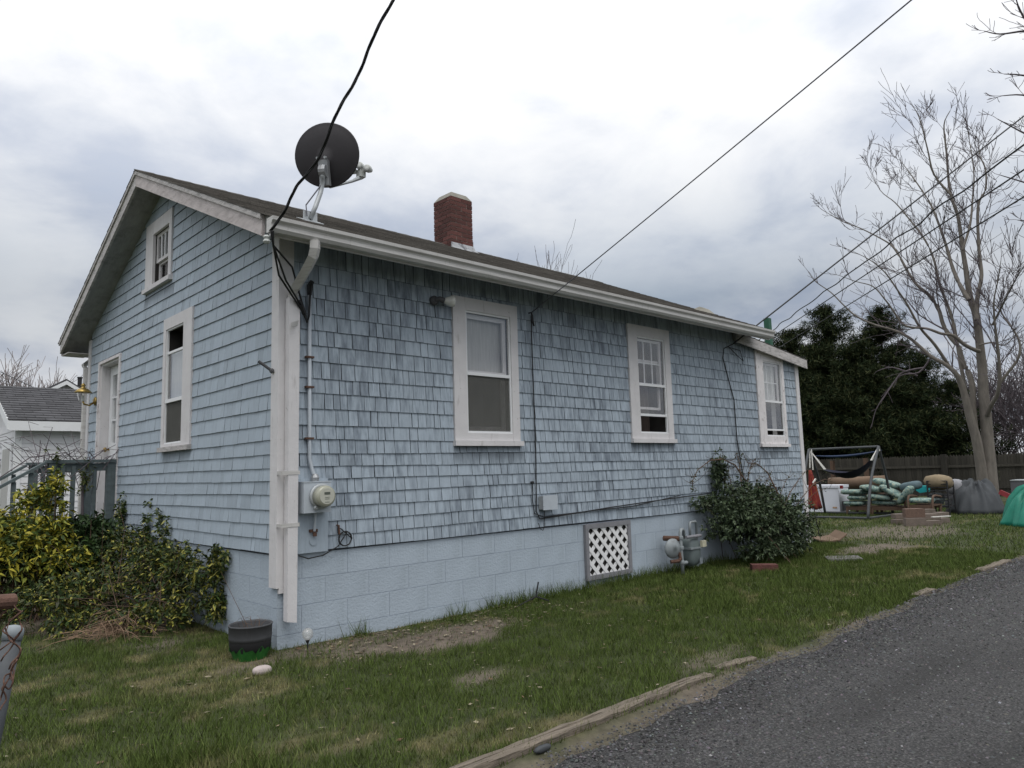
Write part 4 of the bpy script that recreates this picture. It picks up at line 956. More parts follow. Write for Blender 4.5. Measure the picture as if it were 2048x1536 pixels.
mb = MB(); mb.box(0.245, 0.315, -0.042, -0.026, 0.862, 0.885); mb.lathe([(0.016, 0), (0.016, 0.03)], (0.285, -0.05, 0.83), 8); mb.build('earth_clamp', 'rust', t)
mb = MB(); mb.lathe([(0.034, 0.0), (0.034, 0.006), (0.0, 0.007)], (0.285, -0.0262, 0.79), 16, (0, -1, 0)); mb.build('cover_plate', 'shingle_paint', t)

t = thing('telephone_box', 'small grey utility box with cables below the first window', 'utility box', (2.94, 0, 0.89))
mb = MB(); mb.box(2.845, 3.045, -0.085, -0.018, 0.895, 1.03); mb.build('housing', 'galv', t)
mb = MB(); mb.box(2.838, 3.052, -0.091, -0.0852, 0.888, 1.038); mb.build('lid', 'meter_grey', t)
mb = MB(); mb.tube([(2.795, -0.05, 2.965), (2.80, -0.035, 2.75), (2.81, -0.028, 2.2), (2.815, -0.028, 1.5), (2.80, -0.03, 1.05), (2.79, -0.03, 0.88), (2.84, -0.03, 0.80), (3.1, -0.03, 0.81), (4.0, -0.03, 0.855), (5.2, -0.03, 0.90), (6.2, -0.03, 0.93)], 0.0065, 6); mb.build('cable', 'wire_black', t)
mb = MB(); mb.tube([(2.745, -0.03, 1.17), (2.74, -0.03, 1.0), (2.765, -0.03, 0.86), (2.9, -0.03, 0.815), (3.6, -0.03, 0.835), (4.4, -0.03, 0.845), (5.4, -0.03, 0.93)], 0.005, 6); mb.build('cable', 'wire_black', t)
mb = MB(); mb.tube([(2.90, -0.04, 0.89), (2.90, -0.04, 0.72), (2.87, -0.04, 0.68), (2.83, -0.04, 0.70), (2.81, -0.04, 0.76)], 0.004, 6); mb.build('cable', 'wire_black', t)
mb = MB(); mb.lathe([(0.014, 0), (0.014, 0.03), (0.0, 0.034)], (2.745, -0.016, 1.175), 8, (0, -1, 0)); mb.build('grommet', 'metal_black', t)

def coil(c, r, n, turns, wob):
    return [(c[0] + r * (1 + wob * math.sin(k * 2.3)) * math.cos(2 * math.pi * turns * k / n), c[1] - 0.004 * (k % 3), c[2] + r * math.sin(2 * math.pi * turns * k / n)) for k in range(n + 1)]
mb = MB(); cc = at_y(690, 1077, -0.03)
mb.tube([(0.50, -0.03, 0.875), (0.53, -0.03, 0.87)] + coil(cc, 0.058, 44, 2.2, 0.05) + [(0.50, -0.03, 0.73), (0.36, -0.045, 0.675), (0.24, -0.03, 0.66), (0.16, -0.03, 0.69)], 0.0052, 6)
tag(mb.build('coiled_cable', 'wire_black'), 'black cable coiled on the shingles right of the electric meter', 'cable')
mb = MB(); mb.tube([(0.497, -0.02, 0.90), (0.497, -0.05, 0.90), (0.50, -0.055, 0.83)], 0.008, 6); tag(mb.build('cable_bracket', 'rust'), 'small rusty bracket beside the coiled cable', 'bracket')

t = thing('floodlight', 'dark security light with a clear bulb at the top corner of a window', 'light', at_y(868, 601, 0.0))
c = at_y(868, 601, -0.03)
mb = MB(); mb.lathe([(0.045, 0.0), (0.045, 0.03), (0.03, 0.045)], (c[0], -0.015, c[2]), 14, (0, -1, 0)); mb.build('base', 'flood_grey', t)
mb = MB(); mb.tube([(c[0], -0.05, c[2]), (c[0] + 0.03, -0.08, c[2] + 0.01), (c[0] + 0.07, -0.095, c[2] - 0.005)], [0.022, 0.026, 0.03], 10); mb.build('socket', 'flood_grey', t)
mb = MB(); mb.lathe([(0.022, 0.0), (0.032, 0.02), (0.052, 0.07), (0.056, 0.09), (0.048, 0.105), (0.0, 0.11)], (c[0] + 0.065, -0.094, c[2] - 0.004), 16, (0.9, -0.42, -0.05)); mb.build('bulb', 'lamp_globe', t, True)

t = thing('wall_lantern', 'brass lantern on the wall left of the front door', 'wall light', (0, 5.33, 2.28))
mb = MB(); mb.lathe([(0.055, 0), (0.06, 0.01), (0.03, 0.03)], (-0.018, 5.33, 2.37), 14, (-1, 0, 0)); mb.build('back_plate', 'brass', t, True)
mb = MB(); mb.tube([(-0.03, 5.33, 2.36), (-0.09, 5.33, 2.31), (-0.15, 5.33, 2.325), (-0.17, 5.33, 2.36)], 0.012, 8); mb.build('arm', 'brass', t, True)
mb = MB(); mb.lathe([(0.03, 0.0), (0.052, 0.012), (0.075, 0.11), (0.075, 0.115)], (-0.17, 5.33, 2.36), 6); mb.build('glass', 'lantern_glass', t)
mb = MB(); mb.lathe([(0.10, 0.0), (0.102, 0.008), (0.065, 0.045), (0.03, 0.06), (0.02, 0.08), (0.03, 0.095), (0.018, 0.115), (0.0, 0.13)], (-0.17, 5.33, 2.475), 14); mb.build('cap', 'brass', t, True)
mb = MB(); mb.lathe([(0.018, 0.0), (0.018, 0.07), (0.0, 0.075)], (-0.17, 5.33, 2.365), 8); mb.build('candle', 'lnb_grey', t)

mb = MB(); p = at_x(548, 738, -0.03); mb.lathe([(0.02, 0), (0.02, 0.02), (0.012, 0.03), (0.012, 0.14)], (-0.026, 0.055, p[2] - 0.02), 8, (-0.8, 0.25, 0.6)); tag(mb.build('wall_bracket', 'flood_grey'), 'small dark metal holder screwed to the corner board', 'bracket')

mb = MB(); c = (8.66, 0.28); zb = leanz(8.66); mb.hexa([(c[0] - 0.045, c[1] - 0.045, zb), (c[0] + 0.045, c[1] - 0.045, zb), (c[0] + 0.045, c[1] + 0.045, zb), (c[0] - 0.045, c[1] + 0.045, zb), (c[0] - 0.055, c[1] - 0.045, zb + 0.66), (c[0] + 0.035, c[1] - 0.045, zb + 0.66), (c[0] + 0.035, c[1] + 0.045, zb + 0.66), (c[0] - 0.055, c[1] + 0.045, zb + 0.66)]); tag(mb.build('green_post', 'post_green'), 'green square post rising above the lean-to roof', 'post')
mb = MB(); rz = roofz(0.45); mb.hexa([(6.95, 0.35, rz - 0.03), (7.15, 0.35, rz - 0.03), (7.15, 0.6, rz + 0.07), (6.95, 0.6, rz + 0.07), (7.0, 0.42, rz + 0.05), (7.10, 0.42, rz + 0.05), (7.10, 0.52, rz + 0.10), (7.0, 0.52, rz + 0.10)]); tag(mb.build('roof_vent', 'cap_cement'), 'small pale vent low on the roof near its far end', 'vent')

# ------------------------------------------------------------------ overhead lines
def wire(name, a, b, r, mat, label, s=0.0, wob=0.0, n=60, rs=5):
    pts = sag(a, b, s, n)
    if wob:
        pts = [p + wob * np.array([math.sin(k * 1.13), math.cos(k * 1.31), math.sin(k * 0.91 + 1)]) for k, p in enumerate(pts)]
    mb = MB(); mb.tube(pts, r, rs); return tag(mb.build(name, mat, smooth=True), label, 'cable')
A = np.array([-0.30, -0.47, 3.10]); B = at_d(782, 0, 5.35); E2 = A + (B - A) * 3.2
t = thing('service_drop', 'thick twisted black power line tied to the near roof corner', 'cable', A)
ts = np.linspace(0, 1, 130); strand = []
dr_ = (E2 - A) / np.linalg.norm(E2 - A); n1 = np.cross(dr_, [0, 0, 1]); n1 /= np.linalg.norm(n1); n2 = np.cross(dr_, n1)
for k in range(3):
    pts = [A + (E2 - A) * q + 0.0062 * (math.cos(q * 70 + k * 2.09) * n1 + math.sin(q * 70 + k * 2.09) * n2) + np.array([0, 0, -0.10 * math.sin(min(1, q * 3.2) * math.pi)]) + 0.016 * np.array([math.sin(q * 61), math.cos(q * 53), math.sin(q * 37)]) for q in ts]
    mb = MB(); mb.tube(pts, 0.0056, 5); mb.build('strand', 'wire_black', t, True)
for k, (off, mid) in enumerate([((0.0, 0, 0), (-0.10, -0.18, 2.86)), ((0.02, 0.01, 0.0), (-0.05, -0.20, 2.82)), ((0.01, 0.02, 0.03), (0.02, -0.16, 2.95))]):
    mb = MB(); mb.tube([A + off, np.array([-0.24, -0.38, 3.02]), np.array(mid), np.array([0.14, -0.10, 2.62 + 0.03 * k]), np.array([0.205, -0.06, 2.545]), np.array([0.225, -0.05, 2.60]), np.array([0.236, -0.055, 2.86])], 0.008, 6); mb.build('tail', 'wire_black', t, True)
mb = MB(); mb.bar((0.12, -0.125, 2.66), (0.165, -0.09, 2.60), 0.026); mb.bar((0.10, -0.12, 2.70), (0.13, -0.10, 2.66), 0.024); mb.build('splice', 'metal_black', t)
mb = MB(); mb.lathe([(0.018, 0), (0.030, 0.012), (0.02, 0.03), (0.030, 0.045), (0.018, 0.06)], (-0.30, -0.40, 3.02), 10); mb.build('insulator', 'lnb_grey', t)

hook = at_y(1063, 625, -0.05); far = at_d(1805, 0, 6.0)
wire('telephone_line', hook + (0.0, 0, 0.0), hook + (far - hook) * 2.6, 0.0055, 'wire_grey', 'long thin wire rising from a hook right of the screened window', 0.05)
mb = MB(); mb.tube([hook + (0, 0.05, 0.0), hook, hook + (0.0, -0.01, -0.10), hook + (0.03, 0.0, -0.14), hook + (0.02, 0.01, -0.02)], 0.009, 6); tag(mb.build('wire_hook', 'wire_black'), 'black wire hook on the shingles right of the screened window', 'hook')
a1 = at_y(1466, 688, -0.13)
t1 = at_d(2048, 232, 14); wire('utility_line', a1, a1 + (t1 - a1) * 1.5, 0.0115, 'wire_black', 'uppermost dark line at right, ending under the eave of the lean-to', 0.0)
wire('utility_line', at_d(1500, 693, 30), at_d(2110, 245, 13), 0.015, 'wire_black', 'wavy dark line at right passing behind the green post', 0.0, 0.02)
wire('utility_line', at_d(1480, 716, 30), at_d(2110, 298, 13), 0.013, 'wire_black', 'third line from the top of those crossing the bare tree', 0.0)
wire('utility_line', at_d(1560, 694, 30), at_d(2110, 355, 13), 0.013, 'wire_black', 'lowest of the lines crossing the bare tree', 0.0)
wire('utility_line', at_d(-60, 715, 22), at_d(110, 795, 28), 0.010, 'wire_grey', 'thin wire over the dark garage roof at the left edge', 0.0)
mb = MB(); mb.tube([a1, a1 + (-0.10, 0.09, -0.06), a1 + (-0.13, 0.10, -0.2), at_y(1468, 800, -0.03), at_y(1474, 880, -0.03), at_y(1486, 950, -0.03), at_y(1490, 1000, -0.03)], 0.008, 6)
mb.tube([a1 + (0.0, 0.08, -0.02), a1 + (0.25, 0.09, -0.13), a1 + (0.42, 0.09, -0.2), a1 + (0.35, 0.09, -0.05), a1 + (0.05, 0.09, -0.03)], 0.006, 5)
tag(mb.build('wall_cable', 'wire_black'), 'black cable running down the wall between the last two windows', 'cable')

# ------------------------------------------------------------------ gas meter
t = thing('gas_meter', 'grey gas meter with regulator and pipes against the block wall', 'gas meter', (5.2, -0.25, 0))
mb = MB(); mb.pillow((5.30, -0.19, 0.245), (0.25, 0.20, 0.34), None, 0.45, 20, 12); mb.build('case', 'gas_dark', t, True)
mb = MB(); mb.box(5.165, 5.435, -0.30, -0.09, 0.285, 0.305); mb.build('seam', 'gas_grey', t)
mb = MB(); mb.box(5.38, 5.47, -0.325, -0.292, 0.30, 0.375); mb.build('index', 'tag_cream', t)
mb = MB(); mb.box(5.345, 5.40, -0.3, -0.291, 0.10, 0.17); mb.build('sticker', 'post_cap', t)
mb = MB(); mb.lathe([(0.0, 0.05), (0.05, 0.048), (0.10, 0.02), (0.118, 0.006), (0.118, -0.006), (0.10, -0.02), (0.05, -0.045), (0.0, -0.05)], (4.91, -0.21, 0.32), 24, (-0.30, -0.95, 0)); mb.build('regulator', 'gas_grey', t, True)
mb = MB(); mb.tube([(4.95, -0.06, 0.43), (4.96, -0.16, 0.43), (5.0, -0.25, 0.43)], 0.032, 10); mb.build('elbow', 'rust', t)
mb = MB(); mb.tube([(5.02, -0.26, -0.02), (5.015, -0.26, 0.2), (5.01, -0.26, 0.50), (5.03, -0.255, 0.53), (5.09, -0.24, 0.535), (5.13, -0.23, 0.51), (5.14, -0.22, 0.42)], 0.021, 10); mb.build('riser', 'gas_grey', t, True)
for z in (0.13, 0.30, 0.42):
    mb = MB(); mb.lathe([(0.030, 0), (0.032, 0.012), (0.032, 0.03), (0.028, 0.042)], (5.015, -0.26, z), 10); mb.build('fitting', 'gas_grey', t)
mb = MB(); mb.tube([(5.0, -0.27, 0.14), (5.10, -0.27, 0.14)], 0.022, 8); mb.build('tee', 'gas_grey', t)
mb = MB(); mb.tube([(5.07, -0.30, 0.44), (5.43, -0.27, 0.435)], 0.019, 10); mb.build('crossbar', 'frame_grey', t)
mb = MB(); mb.tube([(5.31, -0.20, 0.42), (5.31, -0.20, 0.58), (5.33, -0.20, 0.60), (5.47, -0.18, 0.60), (5.50, -0.17, 0.58), (5.50, -0.17, 0.33), (5.48, -0.05, 0.30)], 0.017, 10); mb.build('outlet_pipe', 'gas_grey', t, True)
mb = MB(); mb.tube([(4.87, -0.20, 0.165), (4.96, -0.25, 0.17), (4.99, -0.26, 0.20)], 0.022, 8); mb.tube([(4.99, -0.26, 0.18), (4.98, -0.25, 0.27)], 0.02, 8); mb.build('vent_pipe', 'rust', t)

# ------------------------------------------------------------------ small things on the lawn
pc = np.array([-0.225, -0.04, 0.0])
PSC = 0.76
t = thing('planter_pot', 'round black plastic pot with a green painted base at the house corner', 'plant pot', pc)
def potp(prof): return [(r * PSC, h * PSC) for r, h in prof]
n_ = 40; V_ = []
for a_ in range(n_):                                      # the green paint ends in a ragged line
    q = 2 * math.pi * a_ / n_; e_ = 0.10 + 0.022 * math.sin(a_ * 2.1) + 0.016 * math.sin(a_ * 5.3 + 1)
    for r_, h_ in ((0.150, -0.01), (0.170, 0.05), (0.1945, e_)): V_.append(tuple(pc + np.array([r_ * PSC * math.cos(q), r_ * PSC * math.sin(q), h_ * PSC])))
mb = MB(); mb._add(V_, [(a_ * 3 + k, ((a_ + 1) % n_) * 3 + k, ((a_ + 1) % n_) * 3 + k + 1, a_ * 3 + k + 1) for a_ in range(n_) for k in range(2)]); mb.build('painted_base', 'pot_green', t, True)
mb = MB(); mb.lathe(potp([(0.150, 0.0), (0.168, 0.05), (0.192, 0.11), (0.194, 0.165), (0.1935, 0.17)]), pc, 32); mb.build('dark_band', 'pot_black', t, True)
mb = MB(); mb.lathe(potp([(0.1945, 0.165), (0.199, 0.20), (0.200, 0.30), (0.206, 0.303), (0.206, 0.316), (0.196, 0.318), (0.190, 0.30), (0.187, 0.20), (0.17, 0.19)]), pc, 32); mb.build('body', 'pot_grey', t, True)
mb = MB(); mb.lathe(potp([(0.186, 0.235), (0.187, 0.24), (0.10, 0.25), (0.0, 0.255)]), pc, 24); mb.build('soil', 'soil', t)
mb = MB()
for k in range(9):
    a_ = k * 0.9; mb.tube([pc + (0.06 * math.cos(a_), 0.06 * math.sin(a_), 0.19), pc + (0.085 * math.cos(a_ + .3), 0.08 * math.sin(a_ + .3), 0.24 + 0.02 * (k % 3)), pc + (0.12 * math.cos(a_ + .8), 0.11 * math.sin(a_ + .8), 0.25 + 0.03 * (k % 2))], [0.0022, 0.0016, 0.001], 4)
mb.tube([pc + (0.02, 0.08, 0.19), pc + (-0.06, 0.18, 0.42), pc + (-0.12, 0.26, 0.60)], [0.0025, 0.0018, 0.0012], 4)
mb.build('dead_stems', 'stem_brown', t)
mb = MB(); s_ = at_z(522, 1350, 0.0); mb.pillow(s_ + (0.02, 0.03, 0.02), (0.125, 0.085, 0.062), Vector((0, 0, 0)) and None, 0.75, 20, 12, 0.05, 4); o = mb.build('stone', 'stone_pale', smooth=True); tag(o, 'smooth pinkish stone lying in the grass before the pot', 'stone')
g_ = at_z(615, 1302, 0.0)
t = thing('globe_light', 'small garden light with a clear globe near the pot', 'garden light', g_)
mb = MB(); mb.lathe([(0.0, 0.075), (0.018, 0.08), (0.036, 0.10), (0.042, 0.125), (0.036, 0.15), (0.018, 0.164), (0.0, 0.167)], g_, 18); mb.build('globe', 'globe_glass', t, True)
mb = MB(); mb.lathe([(0.006, -0.02), (0.006, 0.055), (0.014, 0.070), (0.016, 0.078), (0.0, 0.080)], g_, 10); mb.build('stake', 'metal_black', t)
mb = MB(); k_ = at_z(1045, 1212, 0.0); mb.tube([k_ + (-0.1, 0.0, 0.0), (2.56, -0.22, 0.075), (2.60, -0.22, 0.21)], [0.006, 0.009, 0.008], 6); mb.tube([(2.56, -0.22, 0.075), (2.70, -0.26, 0.02)], 0.007, 6); tag(mb.build('garden_stake', 'metal_black'), 'bent black metal stake in the grass by the wall', 'stake')
mb = MB(); c = at_z(1530, 1143); mb.hexa([c + np.array(q) for q in [(-0.13, 0.09, -0.01), (0.09, -0.13, -0.01), (0.19, -0.04, -0.01), (-0.03, 0.18, -0.01), (-0.13, 0.09, 0.085), (0.09, -0.13, 0.08), (0.19, -0.04, 0.08), (-0.03, 0.18, 0.085)]]); tag(mb.build('loose_brick', 'brick_red'), 'dark red brick lying at the foot of the shrub', 'brick')
mb = MB(); c = at_z(1686, 1119); mb.hexa([c + np.array(q) for q in [(-0.33, 0.05, -0.02), (0.0, -0.26, -0.02), (0.32, -0.06, -0.02), (0.0, 0.25, -0.02), (-0.33, 0.05, 0.03), (0.0, -0.26, 0.03), (0.32, -0.06, 0.03), (0.0, 0.25, 0.03)]]); tag(mb.build('paving_slab', 'paver_grey'), 'flat grey paving slab in the lawn past the shrub', 'paving slab')
# bent board at the foot of the far corner
mb = MB(); c = at_z(1648, 1083)
pr = [(-0.36, 0.10), (-0.16, 0.045), (0.02, 0.02), (0.18, 0.04), (0.30, 0.13)]
ux, uy = np.array([_r[0], _r[1], 0]), np.array([_f[0], _f[1], 0])
for q in range(4):
    (s0, z0), (s1, z1) = pr[q], pr[q + 1]; P = []
    for dz in (0.0, 0.022): P += [c + ux * s0 - uy * 0.2 + (0, 0, z0 + dz - 0.015), c + ux * s1 - uy * 0.2 + (0, 0, z1 + dz - 0.015), c + ux * s1 + uy * 0.22 + (0, 0, z1 + dz + 0.02), c + ux * s0 + uy * 0.22 + (0, 0, z0 + dz + 0.02)]
    mb.hexa(P)
tag(mb.build('splash_board', 'cardboard'), 'curled brown board lying by the far corner of the house', 'board')
mb = MB(); c = at_z(1640, 1080); mb.tube([c, c + (0, 0, 0.55) - ux * 0.06, c + (0, 0, 0.60) - ux * 0.10, c + (0, 0, 0.50) - ux * 0.32], 0.008, 6); tag(mb.build('plant_hook', 'metal_black'), 'thin bent metal rod standing by the far house corner', 'rod')

# landscape timbers along the drive
def timber(x0, x1, y0, y1, h, w, seed, label):
    rg = np.random.default_rng(seed); n = max(6, int((x1 - x0) / 0.10)); mb = MB(); V_ = []; ring = [(-w / 2, -0.05), (-w / 2 * 0.98, h * 0.80), (-w * 0.38, h * 0.97), (-w * 0.06, h), (-w * 0.01, h * 0.62), (w * 0.04, h * 0.98), (w * 0.40, h * 0.92), (w / 2, h * 0.6), (w / 2, -0.05)]
    for i in range(n + 1):
        s = i / n; x = x0 + (x1 - x0) * s; y = y0 + (y1 - y0) * s; k = 1.0 - 0.5 * max(0, (s - 0.9) * 10) * (seed % 2) - 0.35 * max(0, (0.06 - s) * 16)
        for a_, b_ in ring: V_.append((x + 0.008 * rg.random(), y + a_ + 0.008 * (rg.random() - 0.5), max(-0.05, b_ * k) - 0.008 + 0.012 * (rg.random() - 0.5)))
    m = len(ring)
    F_ = [(i * m + j, (i + 1) * m + j, (i + 1) * m + j + 1, i * m + j + 1) for i in range(n) for j in range(m - 1)] + [tuple(range(m)), tuple(n * m + j for j in range(m - 1, -1, -1))]
    mb._add(V_, F_); return tag(mb.build('landscape_timber', 'timber_grey'), label, 'timber', 'timbers edging the drive')
timber(-0.62, 1.52, -2.79, -2.78, 0.036, 0.088, 1, 'longest split grey timber at the near edge of the drive')
timber(1.68, 2.03, -2.74, -2.79, 0.028, 0.075, 2, 'short timber stub just past the longest one')
timber(5.10, 5.60, -2.80, -2.82, 0.035, 0.09, 3, 'third timber piece along the drive, level with the shrub')
timber(7.15, 8.20, -2.82, -2.86, 0.042, 0.10, 4, 'farthest timber piece at the end of the drive')
mb = MB(); c = at_z(1085, 1500); mb.pillow(c + (0, 0, 0.006), (0.10, 0.035, 0.03), None, 0.7, 14, 8, 0.2, 3); tag(mb.build('stone', 'grey_tarp', smooth=True), 'dark stone on bare earth beside the longest timber', 'stone')

# ------------------------------------------------------------------ porch
t = thing('porch', 'weathered green wooden porch and railing at the front door', 'porch', (-0.4, 4.8, 0))
PY0, PY1, PX, PZ = 4.30, 5.36, -0.72, 0.85
for k in range(7):
    mb = MB(); y0 = PY0 - 0.02 + k * (PY1 - PY0 + 0.04) / 7; mb.box(PX - 0.05, -0.035, y0, y0 + 0.145, PZ - 0.03, PZ); mb.build('deck_board', 'rail_green', t)
for y in (PY0 + 0.01, PY1 - 0.05):
    mb = MB(); mb.box(PX, -0.03, y, y + 0.04, PZ - 0.2, PZ - 0.031); mb.build('joist', 'rail_green', t)
for x, y in ((PX + 0.045, PY0), (-0.075, PY0), (PX + 0.045, PY1), (-0.075, PY1)):
    mb = MB(); mb.box(x - 0.045, x + 0.045, y - 0.045, y + 0.045, -0.05, 1.535); mb.build('post', 'rail_green', t)
for y in (PY0, PY1):
    mb = MB(); mb.box(PX - 0.03, -0.03, y - 0.06, y + 0.06, 1.537, 1.572); mb.build('top_rail', 'rail_green', t)
    mb = MB(); mb.box(PX + 0.09, -0.12, y - 0.02, y + 0.02, 1.44, 1.53); mb.build('under_rail', 'rail_green', t)
    for x in (-0.58, -0.47, -0.36, -0.25):
        mb = MB(); mb.box(x - 0.020, x + 0.020, y - 0.041, y - 0.021, PZ - 0.15, 1.50); mb.build('baluster', 'rail_green', t)
for y in (PY0 + 0.02, PY1):
    mb = MB(); mb.hexa([(PX - 0.03, y - 0.05, 1.52), (PX - 0.03, y + 0.05, 1.52), (PX - 0.03, y + 0.05, 1.556), (PX - 0.03, y - 0.05, 1.556), (PX - 1.0, y - 0.05, 0.92), (PX - 1.0, y + 0.05, 0.92), (PX - 1.0, y + 0.05, 0.956), (PX - 1.0, y - 0.05, 0.956)]); mb.build('stair_rail', 'rail_green', t)
    mb = MB(); mb.box(PX - 1.0, PX - 0.91, y - 0.045, y + 0.045, -0.05, 0.96); mb.build('post', 'rail_green', t)
    for k in range(5):
        x = PX - 0.16 - k * 0.16; mb = MB(); mb.box(x - 0.022, x + 0.022, y - 0.02, y + 0.0, 0.5 - k * 0.12, 1.43 - k * 0.1); mb.build('baluster', 'rail_green', t)
for k in range(4):
    mb = MB(); mb.box(PX - 0.30 - k * 0.26, PX - 0.03 - k * 0.26, PY0 + 0.06, PY1 - 0.06, PZ - 0.215 - k * 0.19, PZ - 0.175 - k * 0.19); mb.build('stair_tread', 'rail_green', t)

# ------------------------------------------------------------------ neighbouring buildings at left
t = thing('white_garage', 'white clapboard garage with a dark shingled roof at the left edge', 'garage', (2.5, 13, 0))
gx0, gy0, gx1, gy1, ge, gr_y, gr_z = 0.015, 11.0, 6.5, 14.5, 2.46, 12.75, 3.30
mb = MB(); mb.box(gx0 + 0.02, gx1, gy0 + 0.02, gy1, -0.1, ge); mb.prism([(gx0 + 0.02, gy0 + 0.02, ge), (gx0 + 0.02, gy1, ge), (gx0 + 0.02, gr_y, gr_z - 0.05)], (0.1, 0, 0)); gw = mb.build('wall', 'white_siding', t)
for k in range(19):
    z0 = 0.08 + k * 0.125; mb = MB(); mb.hexa([(gx0 + 0.1, gy0, z0), (gx1, gy0, z0), (gx1, gy0 + 0.02, z0), (gx0 + 0.1, gy0 + 0.02, z0), (gx0 + 0.1, gy0 + 0.012, z0 + 0.13), (gx1, gy0 + 0.012, z0 + 0.13), (gx1, gy0 + 0.02, z0 + 0.13), (gx0 + 0.1, gy0 + 0.02, z0 + 0.13)]); mb.build('clapboard', 'white_siding', gw)
    mb = MB(); mb.hexa([(gx0, gy0 + 0.1, z0), (gx0 + 0.02, gy0 + 0.1, z0), (gx0 + 0.02, gy1, z0), (gx0, gy1, z0), (gx0 + 0.012, gy0 + 0.1, z0 + 0.13), (gx0 + 0.02, gy0 + 0.1, z0 + 0.13), (gx0 + 0.02, gy1, z0 + 0.13), (gx0 + 0.012, gy1, z0 + 0.13)]); mb.build('clapboard', 'white_siding', gw)
mb = MB(); mb.box(gx0 - 0.012, gx0 + 0.1, gy0 - 0.012, gy0 + 0.1, -0.1, ge); mb.build('corner_board', 'vinyl_white', t)
gs = (gr_z - ge) / (gr_y - gy0 + 0.18)
rr = MB(); mb = rr
mb.hexa([(gx0 - 0.15, gy0 - 0.18, ge - 0.0), (gx1, gy0 - 0.18, ge), (gx1, gr_y, gr_z), (gx0 - 0.15, gr_y, gr_z), (gx0 - 0.15, gy0 - 0.18, ge + 0.05), (gx1, gy0 - 0.18, ge + 0.05), (gx1, gr_y, gr_z + 0.05), (gx0 - 0.15, gr_y, gr_z + 0.05)])
e2 = 2 * gr_y - gy0 + 0.18
mb.hexa([(gx0 - 0.15, gr_y, gr_z), (gx1, gr_y, gr_z), (gx1, e2, ge), (gx0 - 0.15, e2, ge), (gx0 - 0.15, gr_y, gr_z + 0.05), (gx1, gr_y, gr_z + 0.05), (gx1, e2, ge + 0.05), (gx0 - 0.15, e2, ge + 0.05)])
gro = rr.build('roof', 'roof_dark', t)
mb = MB(); rg = np.random.default_rng(3)
for r in range(15):
    y0 = gy0 - 0.2 + r * 0.13; z0 = ge + 0.05 + gs * (y0 - gy0 + 0.18); x = gx0 - 0.17 - 0.15 * (r % 2)
    if y0 + 0.13 > gr_y + 0.02: break
    while x < gx1 - 0.1:
        tt = 0.8 + 0.45 * rg.random(); mb.tint = (tt, tt, tt); xa = max(x, gx0 - 0.17)
        mb.hexa([(xa, y0, z0 - 0.002), (x + 0.3, y0, z0 - 0.002), (x + 0.3, y0 + 0.135, z0 + gs * 0.135 - 0.002), (xa, y0 + 0.135, z0 + gs * 0.135 - 0.002), (xa, y0, z0 + 0.02), (x + 0.3, y0, z0 + 0.02), (x + 0.3, y0 + 0.135, z0 + gs * 0.135 + 0.004), (xa, y0 + 0.135, z0 + gs * 0.135 + 0.004)]); x += 0.31
mb.build('roof_shingles', 'roof_dark', gro, kind='stuff')
mb = MB(); mb.box(gx0 - 0.15, gx1, gy0 - 0.205, gy0 - 0.18, ge - 0.15, ge + 0.03); mb.build('fascia', 'vinyl_white', gro)
for s in (0, 1):
    ya, yb = (gy0 - 0.2, gr_y) if s == 0 else (gr_y, e2); za, zb_ = (ge, gr_z) if s == 0 else (gr_z, ge)
    mb = MB(); mb.hexa([(gx0 - 0.175, ya, za - 0.13), (gx0 - 0.15, ya, za - 0.13), (gx0 - 0.15, yb, zb_ - 0.13), (gx0 - 0.175, yb, zb_ - 0.13), (gx0 - 0.175, ya, za + 0.05), (gx0 - 0.15, ya, za + 0.05), (gx0 - 0.15, yb, zb_ + 0.05), (gx0 - 0.175, yb, zb_ + 0.05)]); mb.build('rake_board', 'vinyl_white', gro)
mb = MB(); mb.box(gx0 - 0.03, gx0 + 0.0, 11.25, 12.2, 0.0, 2.1); gd = mb.build('door', 'vinyl_white', t)
mb = MB(); mb.box(gx0 - 0.037, gx0 - 0.031, 11.36, 12.09, 0.0, 2.0); mb.build('panel', 'curtain_pale', gd)
mb = MB(); mb.lathe([(0.06, 0.0), (0.07, 0.16), (0.10, 0.165), (0.03, 0.22), (0, 0.25)], (gx0 - 0.12, 12.5, 1.62), 6); mb.box(gx0 - 0.12, gx0, 12.49, 12.51, 1.80, 1.82); tag(mb.build('porch_lamp', 'metal_black'), 'black lantern beside the garage door', 'wall light')

t = thing('far_house', 'white gabled house end with a dark pipe behind the garage roof', 'house', (3.5, 21, 0))
mb = MB(); pk = (2.62, 20.0, 4.40)
mb.prism([(1.5, 20.0, -0.1), (5.2, 20.0, -0.1), (5.2, 20.0, 3.55), (2.62 + 0.65, 20.0, 4.05), (pk[0], 20.0, pk[2] - 0.10), (1.5, 20.0, 3.65)], (0, 4, 0)); mb.build('wall', 'white_siding', t)
mb = MB()
for sx_, ex in ((-1, 1.35), (1, 3.95)):
    zz = pk[2] - abs(ex - pk[0]) * 0.62
    mb.prism([(pk[0], 19.75, pk[2]), (ex, 19.75, zz), (ex, 19.75, zz - 0.10), (pk[0], 19.75, pk[2] - 0.12)], (0, 0.06, 0))
mb.build('rake_board', 'vinyl_white', t)
mb = MB()
for ex in (1.3, 4.0):
    zz = pk[2] - abs(ex - pk[0]) * 0.62
    mb.prism([(pk[0], 19.8, pk[2] + 0.06), (ex, 19.8, zz + 0.06), (ex, 19.8, zz + 0.0), (pk[0], 19.8, pk[2])], (0, 4.2, 0))
mb.build('roof', 'roof_dark', t)
